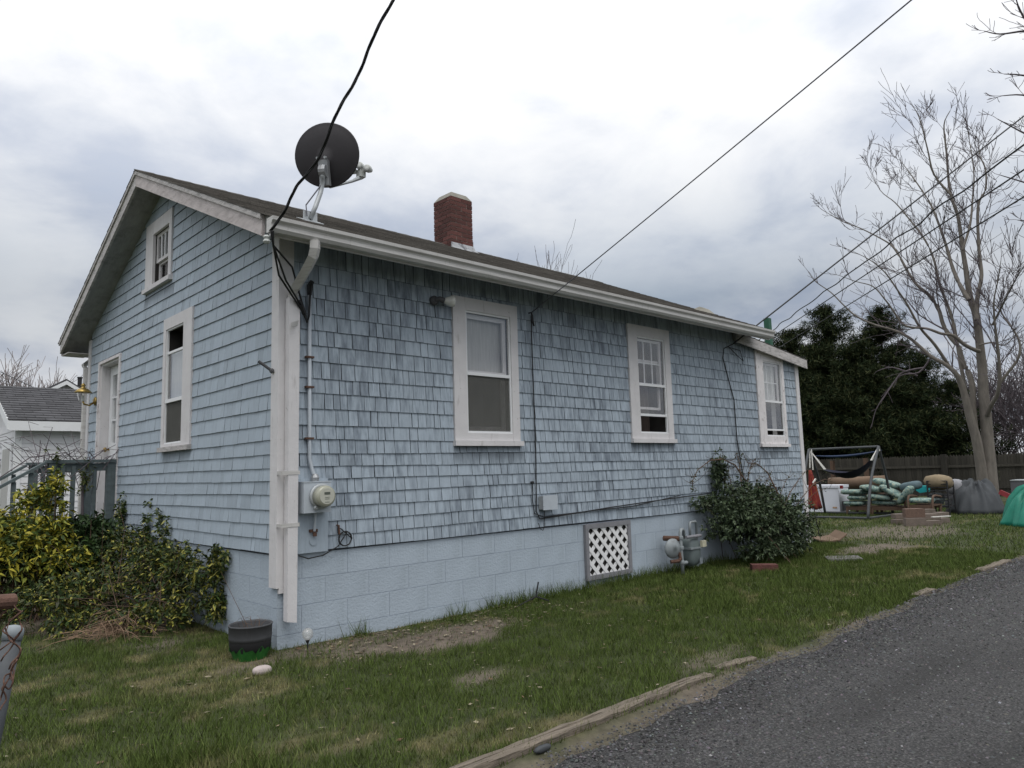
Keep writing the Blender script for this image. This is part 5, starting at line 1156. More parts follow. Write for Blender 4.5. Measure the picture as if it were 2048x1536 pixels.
mb = MB(); mb.prism([(2.28, 19.99, 3.98), (2.98, 19.99, 3.98), (2.62, 19.99, 4.16)], (0, -0.03, 0)); mb.build('gable_vent', 'dark_inside', t)
mb = MB(); mb.lathe([(0.06, 0), (0.06, 0.75), (0.075, 0.76), (0.075, 0.80)], (3.0, 19.9, 3.75), 10); mb.build('flue', 'metal_black', t)

# ------------------------------------------------------------------ vegetation helpers
def unit(v): return v / np.maximum(1e-9, np.linalg.norm(v, axis=-1, keepdims=True))
def leaf_cloud(name, tips, axes, per, length, width, pal, parent, seed, spread=0.9, mat='leaf', droop=0.25, kind=None, edge=None):
    """a whorl of leaves round every twig tip"""
    rg = np.random.default_rng(seed); n = len(tips) * per
    P = np.repeat(tips, per, 0); A = np.repeat(unit(axes), per, 0)
    R = unit(rg.normal(size=(n, 3))); D = unit(A * (1 - spread * 0.55) + R * spread)
    P = P - A * (rg.random((n, 1)) * length * 0.8)
    L = length * (0.4 + 1.0 * rg.random((n, 1))); W = width * (0.45 + 0.95 * rg.random((n, 1)))
    S = unit(np.cross(D, unit(rg.normal(size=(n, 3)) + [0, 0, 1.2]))) * W / 2
    m = P + D * L * 0.45; tip = P + D * L - np.array([0, 0, 1]) * L * droop
    V = np.stack([P, m + S, tip, m - S], 1).reshape(-1, 3)
    pal = np.array(pal); c = pal[rg.integers(0, len(pal), n)] * (0.65 + 0.6 * rg.random((n, 1)))
    C4 = np.repeat(c, 4, 0)
    if edge is not None:                              # variegated: pale margins on some leaves
        k = np.repeat(rg.random(n) < edge[1], 4); sel = k & (np.tile([False, True, True, False], n)); C4[sel] = np.array(edge[0])
    F = np.arange(n * 4).reshape(-1, 4)
    return np_mesh(name, V, F, mat, parent, C4, kind)
def tips_in(blobs, rg, shell=0.55):
    T, A = [], []
    for c, r, n in blobs:
        d = unit(rg.normal(size=(n, 3))); d[:, 2] = np.where(d[:, 2] < -0.35, -d[:, 2], d[:, 2])
        q = (shell + (1 - shell) * rg.random((n, 1)) ** 0.6) * (0.8 + 0.4 * rg.random((n, 1)))
        p = np.array(c) + d * np.array(r) * q
        k = p[:, 2] > 0.015; T.append(p[k]); A.append((d + [0, 0, 0.35])[k])
    return np.concatenate(T), np.concatenate(A)
def stems(mb, base, tips, rg, n, r0=0.009, spread=0.15):
    for i in rg.choice(len(tips), min(n, len(tips)), replace=False):
        b = np.array(base, float) + np.array([rg.normal() * spread, rg.normal() * spread, 0]); b[2] = -0.02
        m = (b + tips[i]) / 2 + rg.normal(size=3) * 0.05 + np.array([0, 0, 0.08])
        mb.tube([b, m, tips[i]], [r0, r0 * 0.6, r0 * 0.3], 4, False)

# golden shrub in front of the porch
rg = np.random.default_rng(101)
b0 = (-1.10, 3.3, 0)
t = thing('golden_shrub', 'yellow-leaved evergreen shrub in front of the porch steps', 'shrub', b0)
blobs = [((-1.15, 3.15, 0.55), (0.36, 0.36, 0.45), 360), ((-0.92, 3.2, 0.72), (0.26, 0.26, 0.28), 150), ((-1.35, 3.3, 0.70), (0.3, 0.3, 0.35), 220), ((-0.86, 3.25, 1.12), (0.15, 0.15, 0.34), 70), ((-1.02, 3.35, 1.0), (0.2, 0.2, 0.28), 80), ((-0.75, 2.95, 0.45), (0.24, 0.25, 0.25), 120)]
T, A = tips_in(blobs, rg, 0.6)
leaf_cloud('foliage', T, A, 8, 0.075, 0.026, [(0.44, 0.38, 0.045), (0.36, 0.33, 0.04), (0.22, 0.24, 0.035), (0.08, 0.12, 0.024), (0.05, 0.08, 0.02)], t, 1, 0.9)
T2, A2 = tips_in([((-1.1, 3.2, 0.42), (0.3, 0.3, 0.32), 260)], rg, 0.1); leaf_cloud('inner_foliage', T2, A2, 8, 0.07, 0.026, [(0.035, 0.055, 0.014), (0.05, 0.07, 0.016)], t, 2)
mb = MB(); stems(mb, b0, T, rg, 70); mb.build('stem', 'stem_brown', t, kind='stuff')

b0 = (-0.48, 3.35, 0)
t = thing('dark_evergreen_shrub', 'dark green glossy shrub between the golden shrub and the house wall', 'shrub', b0)
T, A = tips_in([((-0.50, 3.35, 0.68), (0.30, 0.32, 0.30), 260), ((-0.62, 3.1, 0.42), (0.35, 0.35, 0.3), 260), ((-0.4, 3.6, 0.5), (0.25, 0.3, 0.4), 160)], rg, 0.5)
leaf_cloud('foliage', T, A, 8, 0.085, 0.026, [(0.030, 0.060, 0.018), (0.045, 0.085, 0.022), (0.022, 0.045, 0.014)], t, 3)
mb = MB(); stems(mb, b0, T, rg, 50); mb.build('stem', 'stem_brown', t, kind='stuff')

b0 = (-0.35, 2.2, 0)
t = thing('variegated_creeper', 'low tangle of yellow-edged evergreen creeper along the gable foundation', 'creeper', b0)
blobs = [((-0.25, 2.85, 0.42), (0.32, 0.5, 0.42), 420), ((-0.20, 2.1, 0.33), (0.26, 0.55, 0.42), 420), ((-0.16, 1.5, 0.30), (0.2, 0.4, 0.42), 300), ((-0.65, 2.45, 0.22), (0.4, 0.5, 0.28), 380), ((-1.05, 2.35, 0.18), (0.4, 0.35, 0.28), 300), ((-0.35, 1.55, 0.1), (0.3, 0.4, 0.16), 220), ((-0.75, 1.95, 0.08), (0.45, 0.3, 0.12), 180),
         ((-0.05, 1.08, 0.46), (0.06, 0.16, 0.28), 110), ((-0.05, 1.05, 0.16), (0.10, 0.14, 0.2), 90)]
T, A = tips_in(blobs, rg, 0.5)
leaf_cloud('foliage', T, A, 7, 0.055, 0.021, [(0.035, 0.065, 0.018), (0.05, 0.085, 0.02), (0.09, 0.115, 0.025), (0.028, 0.05, 0.015), (0.055, 0.06, 0.025)], t, 4, 1.0, edge=((0.42, 0.38, 0.07), 0.24))
T2, A2 = tips_in([((-0.05, 2.98, 0.75), (0.05, 0.14, 0.35), 60), ((-0.05, 2.6, 0.78), (0.04, 0.08, 0.30), 34), ((-0.05, 2.35, 0.7), (0.04, 0.05, 0.30), 22), ((-0.05, 3.9, 0.85), (0.06, 0.14, 0.34), 80), ((-0.045, 0.90, 0.62), (0.03, 0.05, 0.12), 14)], rg, 0.1)
leaf_cloud('climbing_foliage', T2, A2, 5, 0.05, 0.022, [(0.04, 0.075, 0.02), (0.07, 0.10, 0.025)], t, 5, 1.0, edge=((0.42, 0.40, 0.13), 0.2))
mb = MB(); stems(mb, b0, T, rg, 40, 0.004, 0.35)
for k in range(45):                                   # bare winter twigs through the tangle
    p = np.array([-0.1 - 0.8 * rg.random(), 1.3 + 1.8 * rg.random(), 0.1 + 0.3 * rg.random()]); d = rg.normal(size=3) * 0.22; d[2] = abs(d[2]) * 1.2
    mb.tube([p, p + d, p + d * 1.6 + rg.normal(size=3) * 0.1], [0.003, 0.002, 0.0013], 4, False)
mb.build('stem', 'stem_brown', t, kind='stuff')

# arching bare canes over the porch rail
t = thing('bare_climber', 'leafless arching climber canes over the porch railing', 'climber', (-0.6, 4.6, 0))
mb = MB()
for k in range(46):
    p = np.array([-0.15 - 0.75 * rg.random(), 4.2 + 1.0 * rg.random(), 1.2 + 0.4 * rg.random()]); d = np.array([rg.normal() * 0.25, rg.normal() * 0.2, 0.25 + 0.25 * rg.random()])
    mb.tube([p, p + d * 0.5, p + d + (rg.normal() * 0.06, 0, -0.03), p + d * 1.3 + (rg.normal() * 0.12, rg.normal() * 0.1, -0.18)], [0.0045, 0.004, 0.003, 0.002], 4, False)
mb.tube([at_y(0, 955, 3.6), at_y(60, 915, 3.7), at_y(130, 905, 3.8), at_y(165, 930, 3.9)], [0.006, 0.006, 0.005, 0.004], 5)
mb.tube([(-0.35, 4.25, 0), (-0.36, 4.24, 0.7), (-0.38, 4.25, 1.3), (-0.3, 4.3, 1.6)], [0.02, 0.016, 0.013, 0.008], 6)
mb.build('cane', 'twig_purple', t, kind='stuff')
T, A = tips_in([((-0.36, 4.23, 1.25), (0.1, 0.06, 0.35), 40), ((-0.66, 4.2, 1.55), (0.12, 0.1, 0.22), 14)], rg, 0.2); leaf_cloud('foliage', T, A, 4, 0.05, 0.022, [(0.05, 0.075, 0.02), (0.10, 0.11, 0.03)], t, 8)

# clump of dead ornamental grass
c = at_z(255, 1268); c[2] = 0
t = thing('dry_grass_clump', 'flattened clump of dead straw coloured grass at the edge of the lawn', 'grass clump', c)
mb = MB()
for k in range(130):
    a_ = math.pi * (0.75 + 0.95 * rg.random()) if k % 3 else rg.random() * 6.28; L_ = 0.10 + 0.38 * rg.random(); h_ = 0.03 + 0.20 * rg.random() ** 2.5
    p = c + np.array([rg.normal() * 0.10, rg.normal() * 0.09, 0]); d = np.array([math.cos(a_), math.sin(a_), 0])
    q = 0.6 + 0.6 * rg.random(); mb.tint = (q, q * 0.95, q * 0.92)
    mb.tube([p, p + d * L_ * 0.35 + (0, 0, h_), p + d * L_ * 0.75 + (0, 0, h_ * 0.8), p + d * L_ + (0, 0, 0.012 + 0.03 * rg.random())], [0.003, 0.003, 0.0025, 0.0012], 3, False)
mb.build('blade', 'straw', t, kind='stuff')

# rose-like shrub by the gas meter
b0 = (6.75, -0.55, 0)
t = thing('evergreen_bush', 'dense small-leaved green bush with long bare canes by the gas meter', 'bush', b0)
blobs = [((6.15, -0.42, 0.50), (0.60, 0.40, 0.42), 620), ((6.9, -0.52, 0.48), (0.72, 0.46, 0.42), 700), ((7.4, -0.45, 0.34), (0.5, 0.38, 0.33), 380), ((6.4, -0.35, 0.78), (0.5, 0.3, 0.34), 260), ((7.1, -0.3, 0.80), (0.35, 0.28, 0.22), 160), ((6.25, -0.10, 1.06), (0.20, 0.09, 0.42), 150), ((6.0, -0.1, 0.75), (0.5, 0.1, 0.2), 130), ((6.7, -0.62, 0.18), (0.85, 0.28, 0.18), 420)]
T, A = tips_in(blobs, rg, 0.35)
leaf_cloud('foliage', T, A, 7, 0.052, 0.025, [(0.050, 0.078, 0.036), (0.075, 0.11, 0.050), (0.030, 0.050, 0.024), (0.10, 0.13, 0.07), (0.04, 0.06, 0.028)], t, 6, 1.0)
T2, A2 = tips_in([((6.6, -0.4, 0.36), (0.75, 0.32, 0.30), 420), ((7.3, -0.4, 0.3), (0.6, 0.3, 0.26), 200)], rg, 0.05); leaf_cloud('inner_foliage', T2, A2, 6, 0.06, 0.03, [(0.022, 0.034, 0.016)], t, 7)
mb = MB(); stems(mb, b0, T[T[:, 2] > 0.75], rg, 16, 0.006, 0.4); mb.build('stem', 'stem_brown', t, kind='stuff')
def cane(px_pts, ys, r0=0.013, leaves=10):
    pts = [at_y(px, py, y) for (px, py), y in zip(px_pts, ys)]
    mb = MB(); mb.tube(pts, [r0 * (1 - 0.75 * k / (len(pts) - 1)) for k in range(len(pts))], 5, False)
    for k in range(len(pts) - 1):
        for q in range(3):
            p = pts[k] + (pts[k + 1] - pts[k]) * rg.random(); d = rg.normal(size=3) * 0.05
            mb.tube([p, p + d, p + d * 1.7 + (0, 0, 0.02)], [0.0035, 0.0025, 0.0015], 4, False)
    mb.build('cane', 'stem_brown', t)
    TT = np.concatenate([pts[k] + (pts[k + 1] - pts[k]) * rg.random((leaves, 1)) + rg.normal(size=(leaves, 3)) * 0.018 for k in range(len(pts) - 1)]); return TT
TT = [cane([(1508, 1020), (1490, 960), (1470, 930), (1445, 918), (1420, 921), (1395, 940), (1384, 965), (1388, 982)], [-0.35, -0.3, -0.25, -0.2, -0.2, -0.2, -0.2, -0.2]),
      cane([(1570, 1020), (1550, 975), (1535, 945), (1515, 928), (1495, 925), (1485, 905)], [-0.5, -0.45, -0.35, -0.3, -0.25, -0.2]),
      cane([(1488, 1010), (1482, 960), (1478, 920), (1472, 905)], [-0.3, -0.2, -0.15, -0.1]),
      cane([(1566, 1018), (1580, 985), (1600, 955), (1616, 938)], [-0.55] * 4, 0.009, 3), cane([(1580, 1040), (1600, 1000), (1625, 970), (1650, 958), (1668, 965)], [-0.6] * 5, 0.008, 5),
      cane([(1575, 1045), (1605, 1010), (1630, 985), (1655, 975)], [-0.6] * 4, 0.007, 3), cane([(1590, 1045), (1612, 1033), (1630, 1022)], [-0.6] * 3, 0.007, 2),
      cane([(1460, 1010), (1450, 975), (1448, 940), (1446, 905)], [-0.15, -0.1, -0.08, -0.06], 0.006, 14), cane([(1530, 1015), (1522, 985), (1512, 965), (1520, 950)], [-0.4] * 4, 0.006, 12), cane([(1540, 1020), (1545, 985), (1535, 965)], [-0.4] * 3, 0.006, 12),
      cane([(1500, 1010), (1495, 965), (1500, 935), (1512, 915)], [-0.3] * 4, 0.007, 8), cane([(1475, 1015), (1462, 970), (1455, 930)], [-0.2] * 3, 0.007, 10), cane([(1555, 1025), (1560, 990), (1572, 960), (1590, 945)], [-0.45] * 4, 0.007, 6), cane([(1525, 1010), (1530, 970), (1545, 940)], [-0.35] * 3, 0.006, 8)]
TT = np.concatenate(TT); leaf_cloud('cane_leaves', TT, np.tile([0, 0, 1.0], (len(TT), 1)), 2, 0.035, 0.02, [(0.05, 0.07, 0.03), (0.08, 0.07, 0.03)], t, 9, 1.2)

# ------------------------------------------------------------------ bare trees
class Twigs:
    """collects tapering tubes quickly as triangles/quads of n sides"""
    def __init__(s): s.V = []; s.F = []; s.n = 0
    def tube(s, pts, rs, n=4):
        pts = np.array(pts, float); k = len(pts); d = np.gradient(pts, axis=0); d = unit(d)
        ref = np.where(np.abs(d[:, 2:3]) < 0.9, [[0, 0, 1.0]], [[1.0, 0, 0]]); a = unit(np.cross(d, ref)); b = np.cross(d, a)
        t_ = np.arange(n) * 2 * math.pi / n; rs = np.array(rs)[:, None, None]
        V = pts[:, None] + rs * (np.cos(t_)[None, :, None] * a[:, None] + np.sin(t_)[None, :, None] * b[:, None])
        i, j = np.meshgrid(np.arange(k - 1), np.arange(n), indexing='ij')
        F = np.stack([i * n + j, i * n + (j + 1) % n, (i + 1) * n + (j + 1) % n, (i + 1) * n + j], -1).reshape(-1, 4) + s.n
        s.V.append(V.reshape(-1, 3)); s.F.append(F); s.n += k * n
    def build(s, name, mat, parent, kind=None, smooth=True): return np_mesh(name, np.concatenate(s.V), np.concatenate(s.F), mat, parent, None, kind, smooth)
def smooth_path(pts, m=4):
    pts = np.array(pts, float); k = len(pts); out = []
    for i in range(k - 1):
        p0, p1, p2, p3 = pts[max(i - 1, 0)], pts[i], pts[i + 1], pts[min(i + 2, k - 1)]
        for q in range(m):
            u = q / m; out.append(0.5 * ((2 * p1) + (p2 - p0) * u + (2 * p0 - 5 * p1 + 4 * p2 - p3) * u * u + (3 * p1 - p0 - 3 * p2 + p3) * u ** 3))
    out.append(pts[-1]); return np.array(out)
def sprout(tw, p, d, L_, r, depth, rg, up=0.35, rmin=0.006, kids=(3, 5), seg=5, wig=0.10):
    pts = [p]; d = d / np.linalg.norm(d)
    for k in range(seg):
        d = d + rg.normal(size=3) * wig + np.array([0, 0, up * 0.14]); d /= np.linalg.norm(d); pts.append(pts[-1] + d * L_ / seg)
    rs = np.maximum(rmin, np.linspace(r, r * 0.4, seg + 1)); tw.tube(pts, rs, 3 if r < 0.025 else 5)
    if depth > 0:
        for k in range(rg.integers(kids[0], kids[1] + 1)):
            q = 1 + rg.integers(0, seg); dd = pts[q] - pts[q - 1]; dd = dd / np.linalg.norm(dd); nd = dd + rg.normal(size=3) * 0.42 + np.array([0, 0, up * 0.3])
            sprout(tw, pts[q], nd, L_ * (0.45 + 0.35 * rg.random()), max(rmin, rs[q] * 0.55), depth - 1, rg, up, rmin, kids, seg, wig)
def clothe(tw, path, rg, r0, r1, every, L_, depth, start=0.2, up=0.35, rmin=0.008):
    path = np.array(path); seg = np.linalg.norm(np.diff(path, axis=0), axis=1); s = np.concatenate([[0], np.cumsum(seg)]); tot = s[-1]; x = tot * start
    while x < tot:
        i = min(len(path) - 2, int(np.searchsorted(s, x)) - 1); i = max(i, 0); u = (x - s[i]) / max(seg[i], 1e-6); p = path[i] + (path[i + 1] - path[i]) * u
        d = path[i + 1] - path[i]; d /= np.linalg.norm(d); q = x / tot
        nd = d * 0.9 + rg.normal(size=3) * 0.55 + np.array([0, 0, up]); sprout(tw, p, nd, L_ * (1.1 - 0.62 * q) * (0.5 + 0.8 * rg.random()), max(rmin, (r0 + (r1 - r0) * q) * 0.42), depth, rg, up, rmin)
        x += every * (0.5 + rg.random()) * (0.75 + 0.9 * q)
    d = path[-1] - path[-2]; sprout(tw, path[-1], d, L_ * 0.3, max(rmin, r1 * 0.7), min(depth, 1), rg, up, rmin)

TXP = 22.0
def tp(pxs, dx0=0.0, dx1=0.0):
    k = len(pxs); return [at_x(px, py, TXP + dx0 + (dx1 - dx0) * i / max(1, k - 1)) for i, (px, py) in enumerate(pxs)]
rg = np.random.default_rng(77)
bt = at_x(1978, 985, TXP); bt[2] = 0
t = thing('bare_tree', 'tall leafless tree with a forked grey trunk beyond the tarp heap', 'tree', bt)
trunkR = [(1982, 1003), (1979, 940), (1973, 848), (1967, 786), (1965, 744), (1960, 692), (1952, 630), (1940, 594), (1932, 540), (1924, 490), (1916, 433), (1900, 383), (1893, 305), (1888, 250), (1900, 222)]
trunkL = [(1970, 1003), (1963, 942), (1953, 880), (1940, 834), (1931, 796), (1921, 765), (1909, 744), (1888, 727), (1862, 713), (1822, 678), (1789, 661), (1748, 649), (1712, 632), (1686, 609), (1662, 585), (1631, 563), (1617, 544)]
limbs = [([(1950, 860), (1946, 817), (1945, 775), (1938, 748), (1925, 723), (1917, 694), (1900, 673), (1886, 648), (1877, 618), (1858, 590), (1834, 570), (1815, 542), (1798, 511), (1784, 492), (1767, 480), (1722, 457), (1685, 443), (1645, 420)], 0.115, 0.02, -0.2, 1.6),
         ([(1958, 702), (1950, 700), (1927, 688), (1907, 671), (1882, 667), (1853, 657), (1810, 651), (1784, 618), (1770, 599), (1746, 573), (1712, 563), (1679, 551)], 0.075, 0.015, 0.0, -1.8),
         ([(1953, 640), (1955, 594), (1963, 551), (1958, 500), (1956, 413), (1971, 379), (1971, 339), (1960, 312), (1958, 288)], 0.085, 0.015, 0.0, 1.0),
         ([(1975, 830), (1981, 812), (1994, 790), (1999, 761), (1998, 723), (1994, 682), (1989, 640), (1988, 600), (1996, 560), (2002, 520)], 0.085, 0.015, 0.0, -1.2),
         ([(2000, 765), (2017, 744), (2036, 717), (2040, 690), (2030, 665), (2012, 640), (1995, 615), (1975, 600)], 0.06, 0.02, -0.7, 0.2),
         ([(1938, 600), (1920, 570), (1905, 535), (1895, 500), (1880, 455), (1862, 410), (1840, 375), (1815, 340), (1800, 320)], 0.08, 0.012, 0.0, 1.4),
         ([(1902, 390), (1868, 349), (1855, 298), (1838, 234), (1821, 207)], 0.045, 0.012, 0.0, -0.6),
         ([(1934, 800), (1920, 720), (1905, 640), (1880, 570), (1868, 520), (1850, 480), (1820, 440), (1790, 405), (1760, 380), (1735, 330)], 0.07, 0.012, 0.4, 2.2),
         ([(1900, 735), (1870, 690), (1840, 655), (1815, 610), (1795, 580), (1770, 545), (1740, 520), (1700, 500)], 0.06, 0.012, 0.2, -2.2),
         ([(1925, 500), (1940, 450), (1945, 400), (1948, 350), (1942, 300), (1935, 260)], 0.05, 0.012, 0.2, 0.9),
         ([(1985, 650), (2005, 610), (2025, 570), (2040, 545), (2055, 520)], 0.04, 0.012, -0.5, -1.5), ([(1958, 690), (1985, 685), (2010, 690), (2035, 665), (2060, 640)], 0.035, 0.012, 0, 0.5)]
tk = Twigs(); pr_ = smooth_path(tp(trunkR, 0.0, 0.8)); tk.tube(pr_, np.interp(np.linspace(0, 1, len(pr_)), [0, 0.12, 0.35, 0.6, 1], [0.235, 0.160, 0.118, 0.066, 0.010]), 10); tk.build('trunk', 'bark_grey', t)
tk = Twigs(); pl = smooth_path(tp(trunkL, -0.1, -1.2)); tk.tube(pl, np.interp(np.linspace(0, 1, len(pl)), [0, 0.2, 0.4, 0.7, 1], [0.16, 0.112, 0.062, 0.028, 0.009]), 8); tk.build('trunk', 'bark_grey', t)
tw = Twigs()
clothe(tw, pl, rg, 0.10, 0.012, 0.42, 1.3, 1, 0.42, 0.1, 0.0065); clothe(tw, smooth_path(tp(trunkR, 0, 0.8)), rg, 0.09, 0.012, 0.32, 1.25, 2, 0.36, 0.45, 0.006)
for k, (pts, r0, r1, d0, d1) in enumerate(limbs):
    p = smooth_path(tp(pts, d0 * 0.3, d1)); tk = Twigs(); tk.tube(p, np.linspace(r0, r1 * 0.6, len(p)) * 0.82, 6); tk.build('limb', 'bark_grey', t)
    clothe(tw, p, rg, r0 * 0.8, r1 * 0.8, 0.34, 1.5, 2 if k not in (1, 8) else 1, 0.25, 0.4 if k not in (1,) else 0.15, 0.0065)
for pts in ([(1862, 715), (1838, 745), (1800, 752), (1770, 790), (1752, 820), (1745, 845)], [(1850, 735), (1805, 745), (1785, 770), (1765, 800)], [(1835, 752), (1785, 735), (1755, 742)]):
    p = smooth_path(tp(pts, -0.6, -1.0)); tw.tube(p, np.linspace(0.03, 0.009, len(p)), 4); clothe(tw, p, rg, 0.025, 0.009, 0.5, 0.5, 0, 0.3, 0.0)
tw.build('twigs', 'twig_purple', t, 'stuff')

# a second tree whose trunk stands outside the picture at the right
b2 = at_x(2210, 985, 17.0); b2[2] = 0
t = thing('bare_tree', 'leafless tree whose branch tips reach in at the upper right edge', 'tree', b2)
TXP = 17.0
tk = Twigs(); p = smooth_path(tp([(2215, 1030), (2212, 800), (2205, 560), (2215, 320), (2200, 60), (2190, -120)])); tk.tube(p, np.linspace(0.22, 0.05, len(p)), 8); tk.build('trunk', 'bark_grey', t)
tw = Twigs()
for pts in ([(2208, 620), (2150, 520), (2100, 470), (2060, 445), (2035, 440)], [(2212, 420), (2150, 330), (2095, 290), (2040, 262), (1995, 238)], [(2212, 330), (2150, 240), (2090, 205), (2045, 190), (2000, 192)], [(2214, 330), (2150, 210), (2080, 160), (2040, 150), (2008, 148)], [(2205, 130), (2140, 80), (2090, 62), (2048, 62), (2000, 68), (1968, 62)], [(2200, 80), (2120, 50), (2060, 45), (2040, 20), (2030, -10)], [(2208, 500), (2150, 420), (2100, 380), (2050, 365), (2000, 350)], [(2208, 560), (2140, 440), (2080, 410), (2045, 400)], [(2200, 20), (2130, -20), (2080, -40)]):
    p = smooth_path(tp(pts, 0, -0.8)); tw.tube(p, np.linspace(0.05, 0.008, len(p)), 5); clothe(tw, p, rg, 0.03, 0.008, 0.24, 0.85, 1, 0.3, 0.3, 0.006)
tw.build('twigs', 'twig_purple', t, 'stuff')

def vase_tree(name, label, base, H, spread, n, mat, seed, depth=3, rmin=0.012, trunk=0.35, up=0.5, r0=0.16, kids=(3, 5)):
    rg = np.random.default_rng(seed); b = np.array(base, float); t = thing(name, label, 'tree', b)
    tk = Twigs(); top = b + np.array([0, 0, H * trunk]); tk.tube([b - (0, 0, 0.1), (b + top) / 2 + (0.05, 0, 0), top + (0, 0, 0.2)], [r0, r0 * 0.8, r0 * 0.6], 8); tk.build('trunk', 'bark_grey', t)
    tw = Twigs()
    for k in range(n):
        a_ = 2 * math.pi * k / n + rg.random(); d = np.array([math.cos(a_) * spread, math.sin(a_) * spread, 1.0]) * (0.7 + 0.5 * rg.random()); p = b + np.array([0, 0, H * trunk * (0.6 + 0.4 * rg.random())])
        sprout(tw, p, d, H * (0.45 + 0.2 * rg.random()), r0 * 0.35, depth, rg, up, rmin, kids, 6, 0.10)
    tw.build('crown', mat, t, 'stuff'); return t
c = at_y(1108, 700, 16.0); vase_tree('bare_tree', 'bare treetop showing above the roof right of the chimney', (c[0], 16.0, 0), at_y(1108, 470, 16.0)[2] * 0.565, 0.12, 12, 'twig_purple', 21, 3, 0.008, 0.55, 0.6, 0.12)
for q, (px, hh) in enumerate([(-10, 700), (38, 722), (85, 745)]):
    c = at_y(px, 900, 25.0); vase_tree('budding_tree', ['pale budding tree at the far left edge', 'middle of three pale budding trees behind the garage roof', 'lowest and rightmost pale budding tree behind the garage'][q], (c[0], 25.0, 0), at_y(px, hh, 25.0)[2] * 0.66, 0.6, 14, 'twig_pale', 40 + q, 3, 0.009, 0.3, 0.3, 0.12, (4, 7))
for q, (px, X_, hh) in enumerate([(2000, 31.0, 735), (2048, 33.0, 690), (2090, 30.0, 700)]):
    c = at_x(px, 900, X_); vase_tree('brushy_tree', ['low twiggy tree just right of the forked trunk beyond the fence', 'taller twiggy tree at the right edge beyond the fence', 'twiggy tree past the right edge beyond the fence'][q], (X_, c[1], 0), at_x(px, hh, X_)[2] * 0.85, 0.6, 10, 'twig_purple', 60 + q, 3, 0.009, 0.18, 0.3, 0.09, (4, 6))

# ------------------------------------------------------------------ dark cedars beyond the fence
def cedar(px, top, X_, rad, seed, label, dens=1.0):
    rg = np.random.default_rng(seed); c = at_x(px, 900, X_); H = at_x(px, top, X_)[2]; b = np.array([X_, c[1], 0])
    t = thing('cedar_tree', label, 'tree', b, 'cedars beyond the fence')
    mb = MB(); mb.tube([b - (0, 0, 0.1), b + (0.05, 0, H * 0.5), b + (0, 0, H * 0.92)], [0.18, 0.10, 0.02], 6); mb.build('trunk', 'bark_dark', t)
    nb_ = int(150 * dens); Ts, As = [], []
    for k in range(nb_):                                  # layered boughs with gaps between them
        zb = H * (0.05 + 0.93 * rg.random() ** 1.15); f_ = 1 - zb / H; a0 = rg.random() * 6.283
        Lb = (rad * min(1.0, 1.25 * f_ ** 0.7) + 0.12) * (0.55 + 0.75 * rg.random()); m = max(10, int(30 * Lb))
        u_ = 0.12 + 0.88 * rg.random(m) ** 0.7; dirb = np.array([math.cos(a0), math.sin(a0), 0.0]); rise = 0.10 + 0.55 * rg.random()
        pts = b + dirb * (u_ * Lb)[:, None] + np.array([0, 0, 1.0]) * (zb + Lb * rise * u_ ** 1.5)[:, None] + rg.normal(size=(m, 3)) * (0.10 + 0.16 * Lb * 0.35) * np.array([1, 1, 0.6])
        Ts.append(pts); As.append(np.tile(dirb + [0, 0, 0.5 + 0.4 * rise], (m, 1)))
    zt_ = H * (0.80 + 0.20 * rg.random(90)); Ts.append(np.stack([b[0] + rg.normal(size=90) * 0.10, b[1] + rg.normal(size=90) * 0.10, zt_], 1)); As.append(np.tile([0, 0, 1.0], (90, 1)))
    T = np.concatenate(Ts); A = np.concatenate(As); A = A + rg.normal(size=A.shape) * 0.25
    leaf_cloud('crown', T, A, 14, 0.22, 0.026, [(0.018, 0.030, 0.013), (0.028, 0.042, 0.017), (0.013, 0.022, 0.010), (0.042, 0.055, 0.022), (0.060, 0.066, 0.028)], t, seed, 0.85, 'needle', 0.05, 'stuff')
cedar(1672, 608, 30.0, 2.5, 201, 'pointed cedar with the tallest top left of centre beyond the fence')
cedar(1782, 606, 30.5, 2.1, 202, 'narrow cedar top just right of the tallest one')
cedar(1600, 655, 29.5, 2.4, 203, 'leftmost cedar beside the lean-to corner')
cedar(1725, 680, 29.0, 2.3, 204, 'shorter cedar filling the gap between the two tall ones', 0.9)
cedar(1862, 700, 30.0, 1.9, 205, 'open cedar left of the forked trunk', 0.35)
cedar(1915, 760, 29.5, 1.4, 206, 'low cedar behind the forked trunk', 0.35)
cedar(1640, 690, 28.6, 2.2, 208, 'broad low cedar in front of the tallest one', 0.8)
cedar(1755, 735, 28.4, 2.0, 209, 'bushy low cedar right above the hammock stand', 0.8)
cedar(1835, 770, 28.6, 1.8, 210, 'low ragged cedar left of the open one', 0.6)
cedar(1540, 690, 31.5, 1.7, 207, 'cedar mostly hidden behind the lean-to', 0.7)

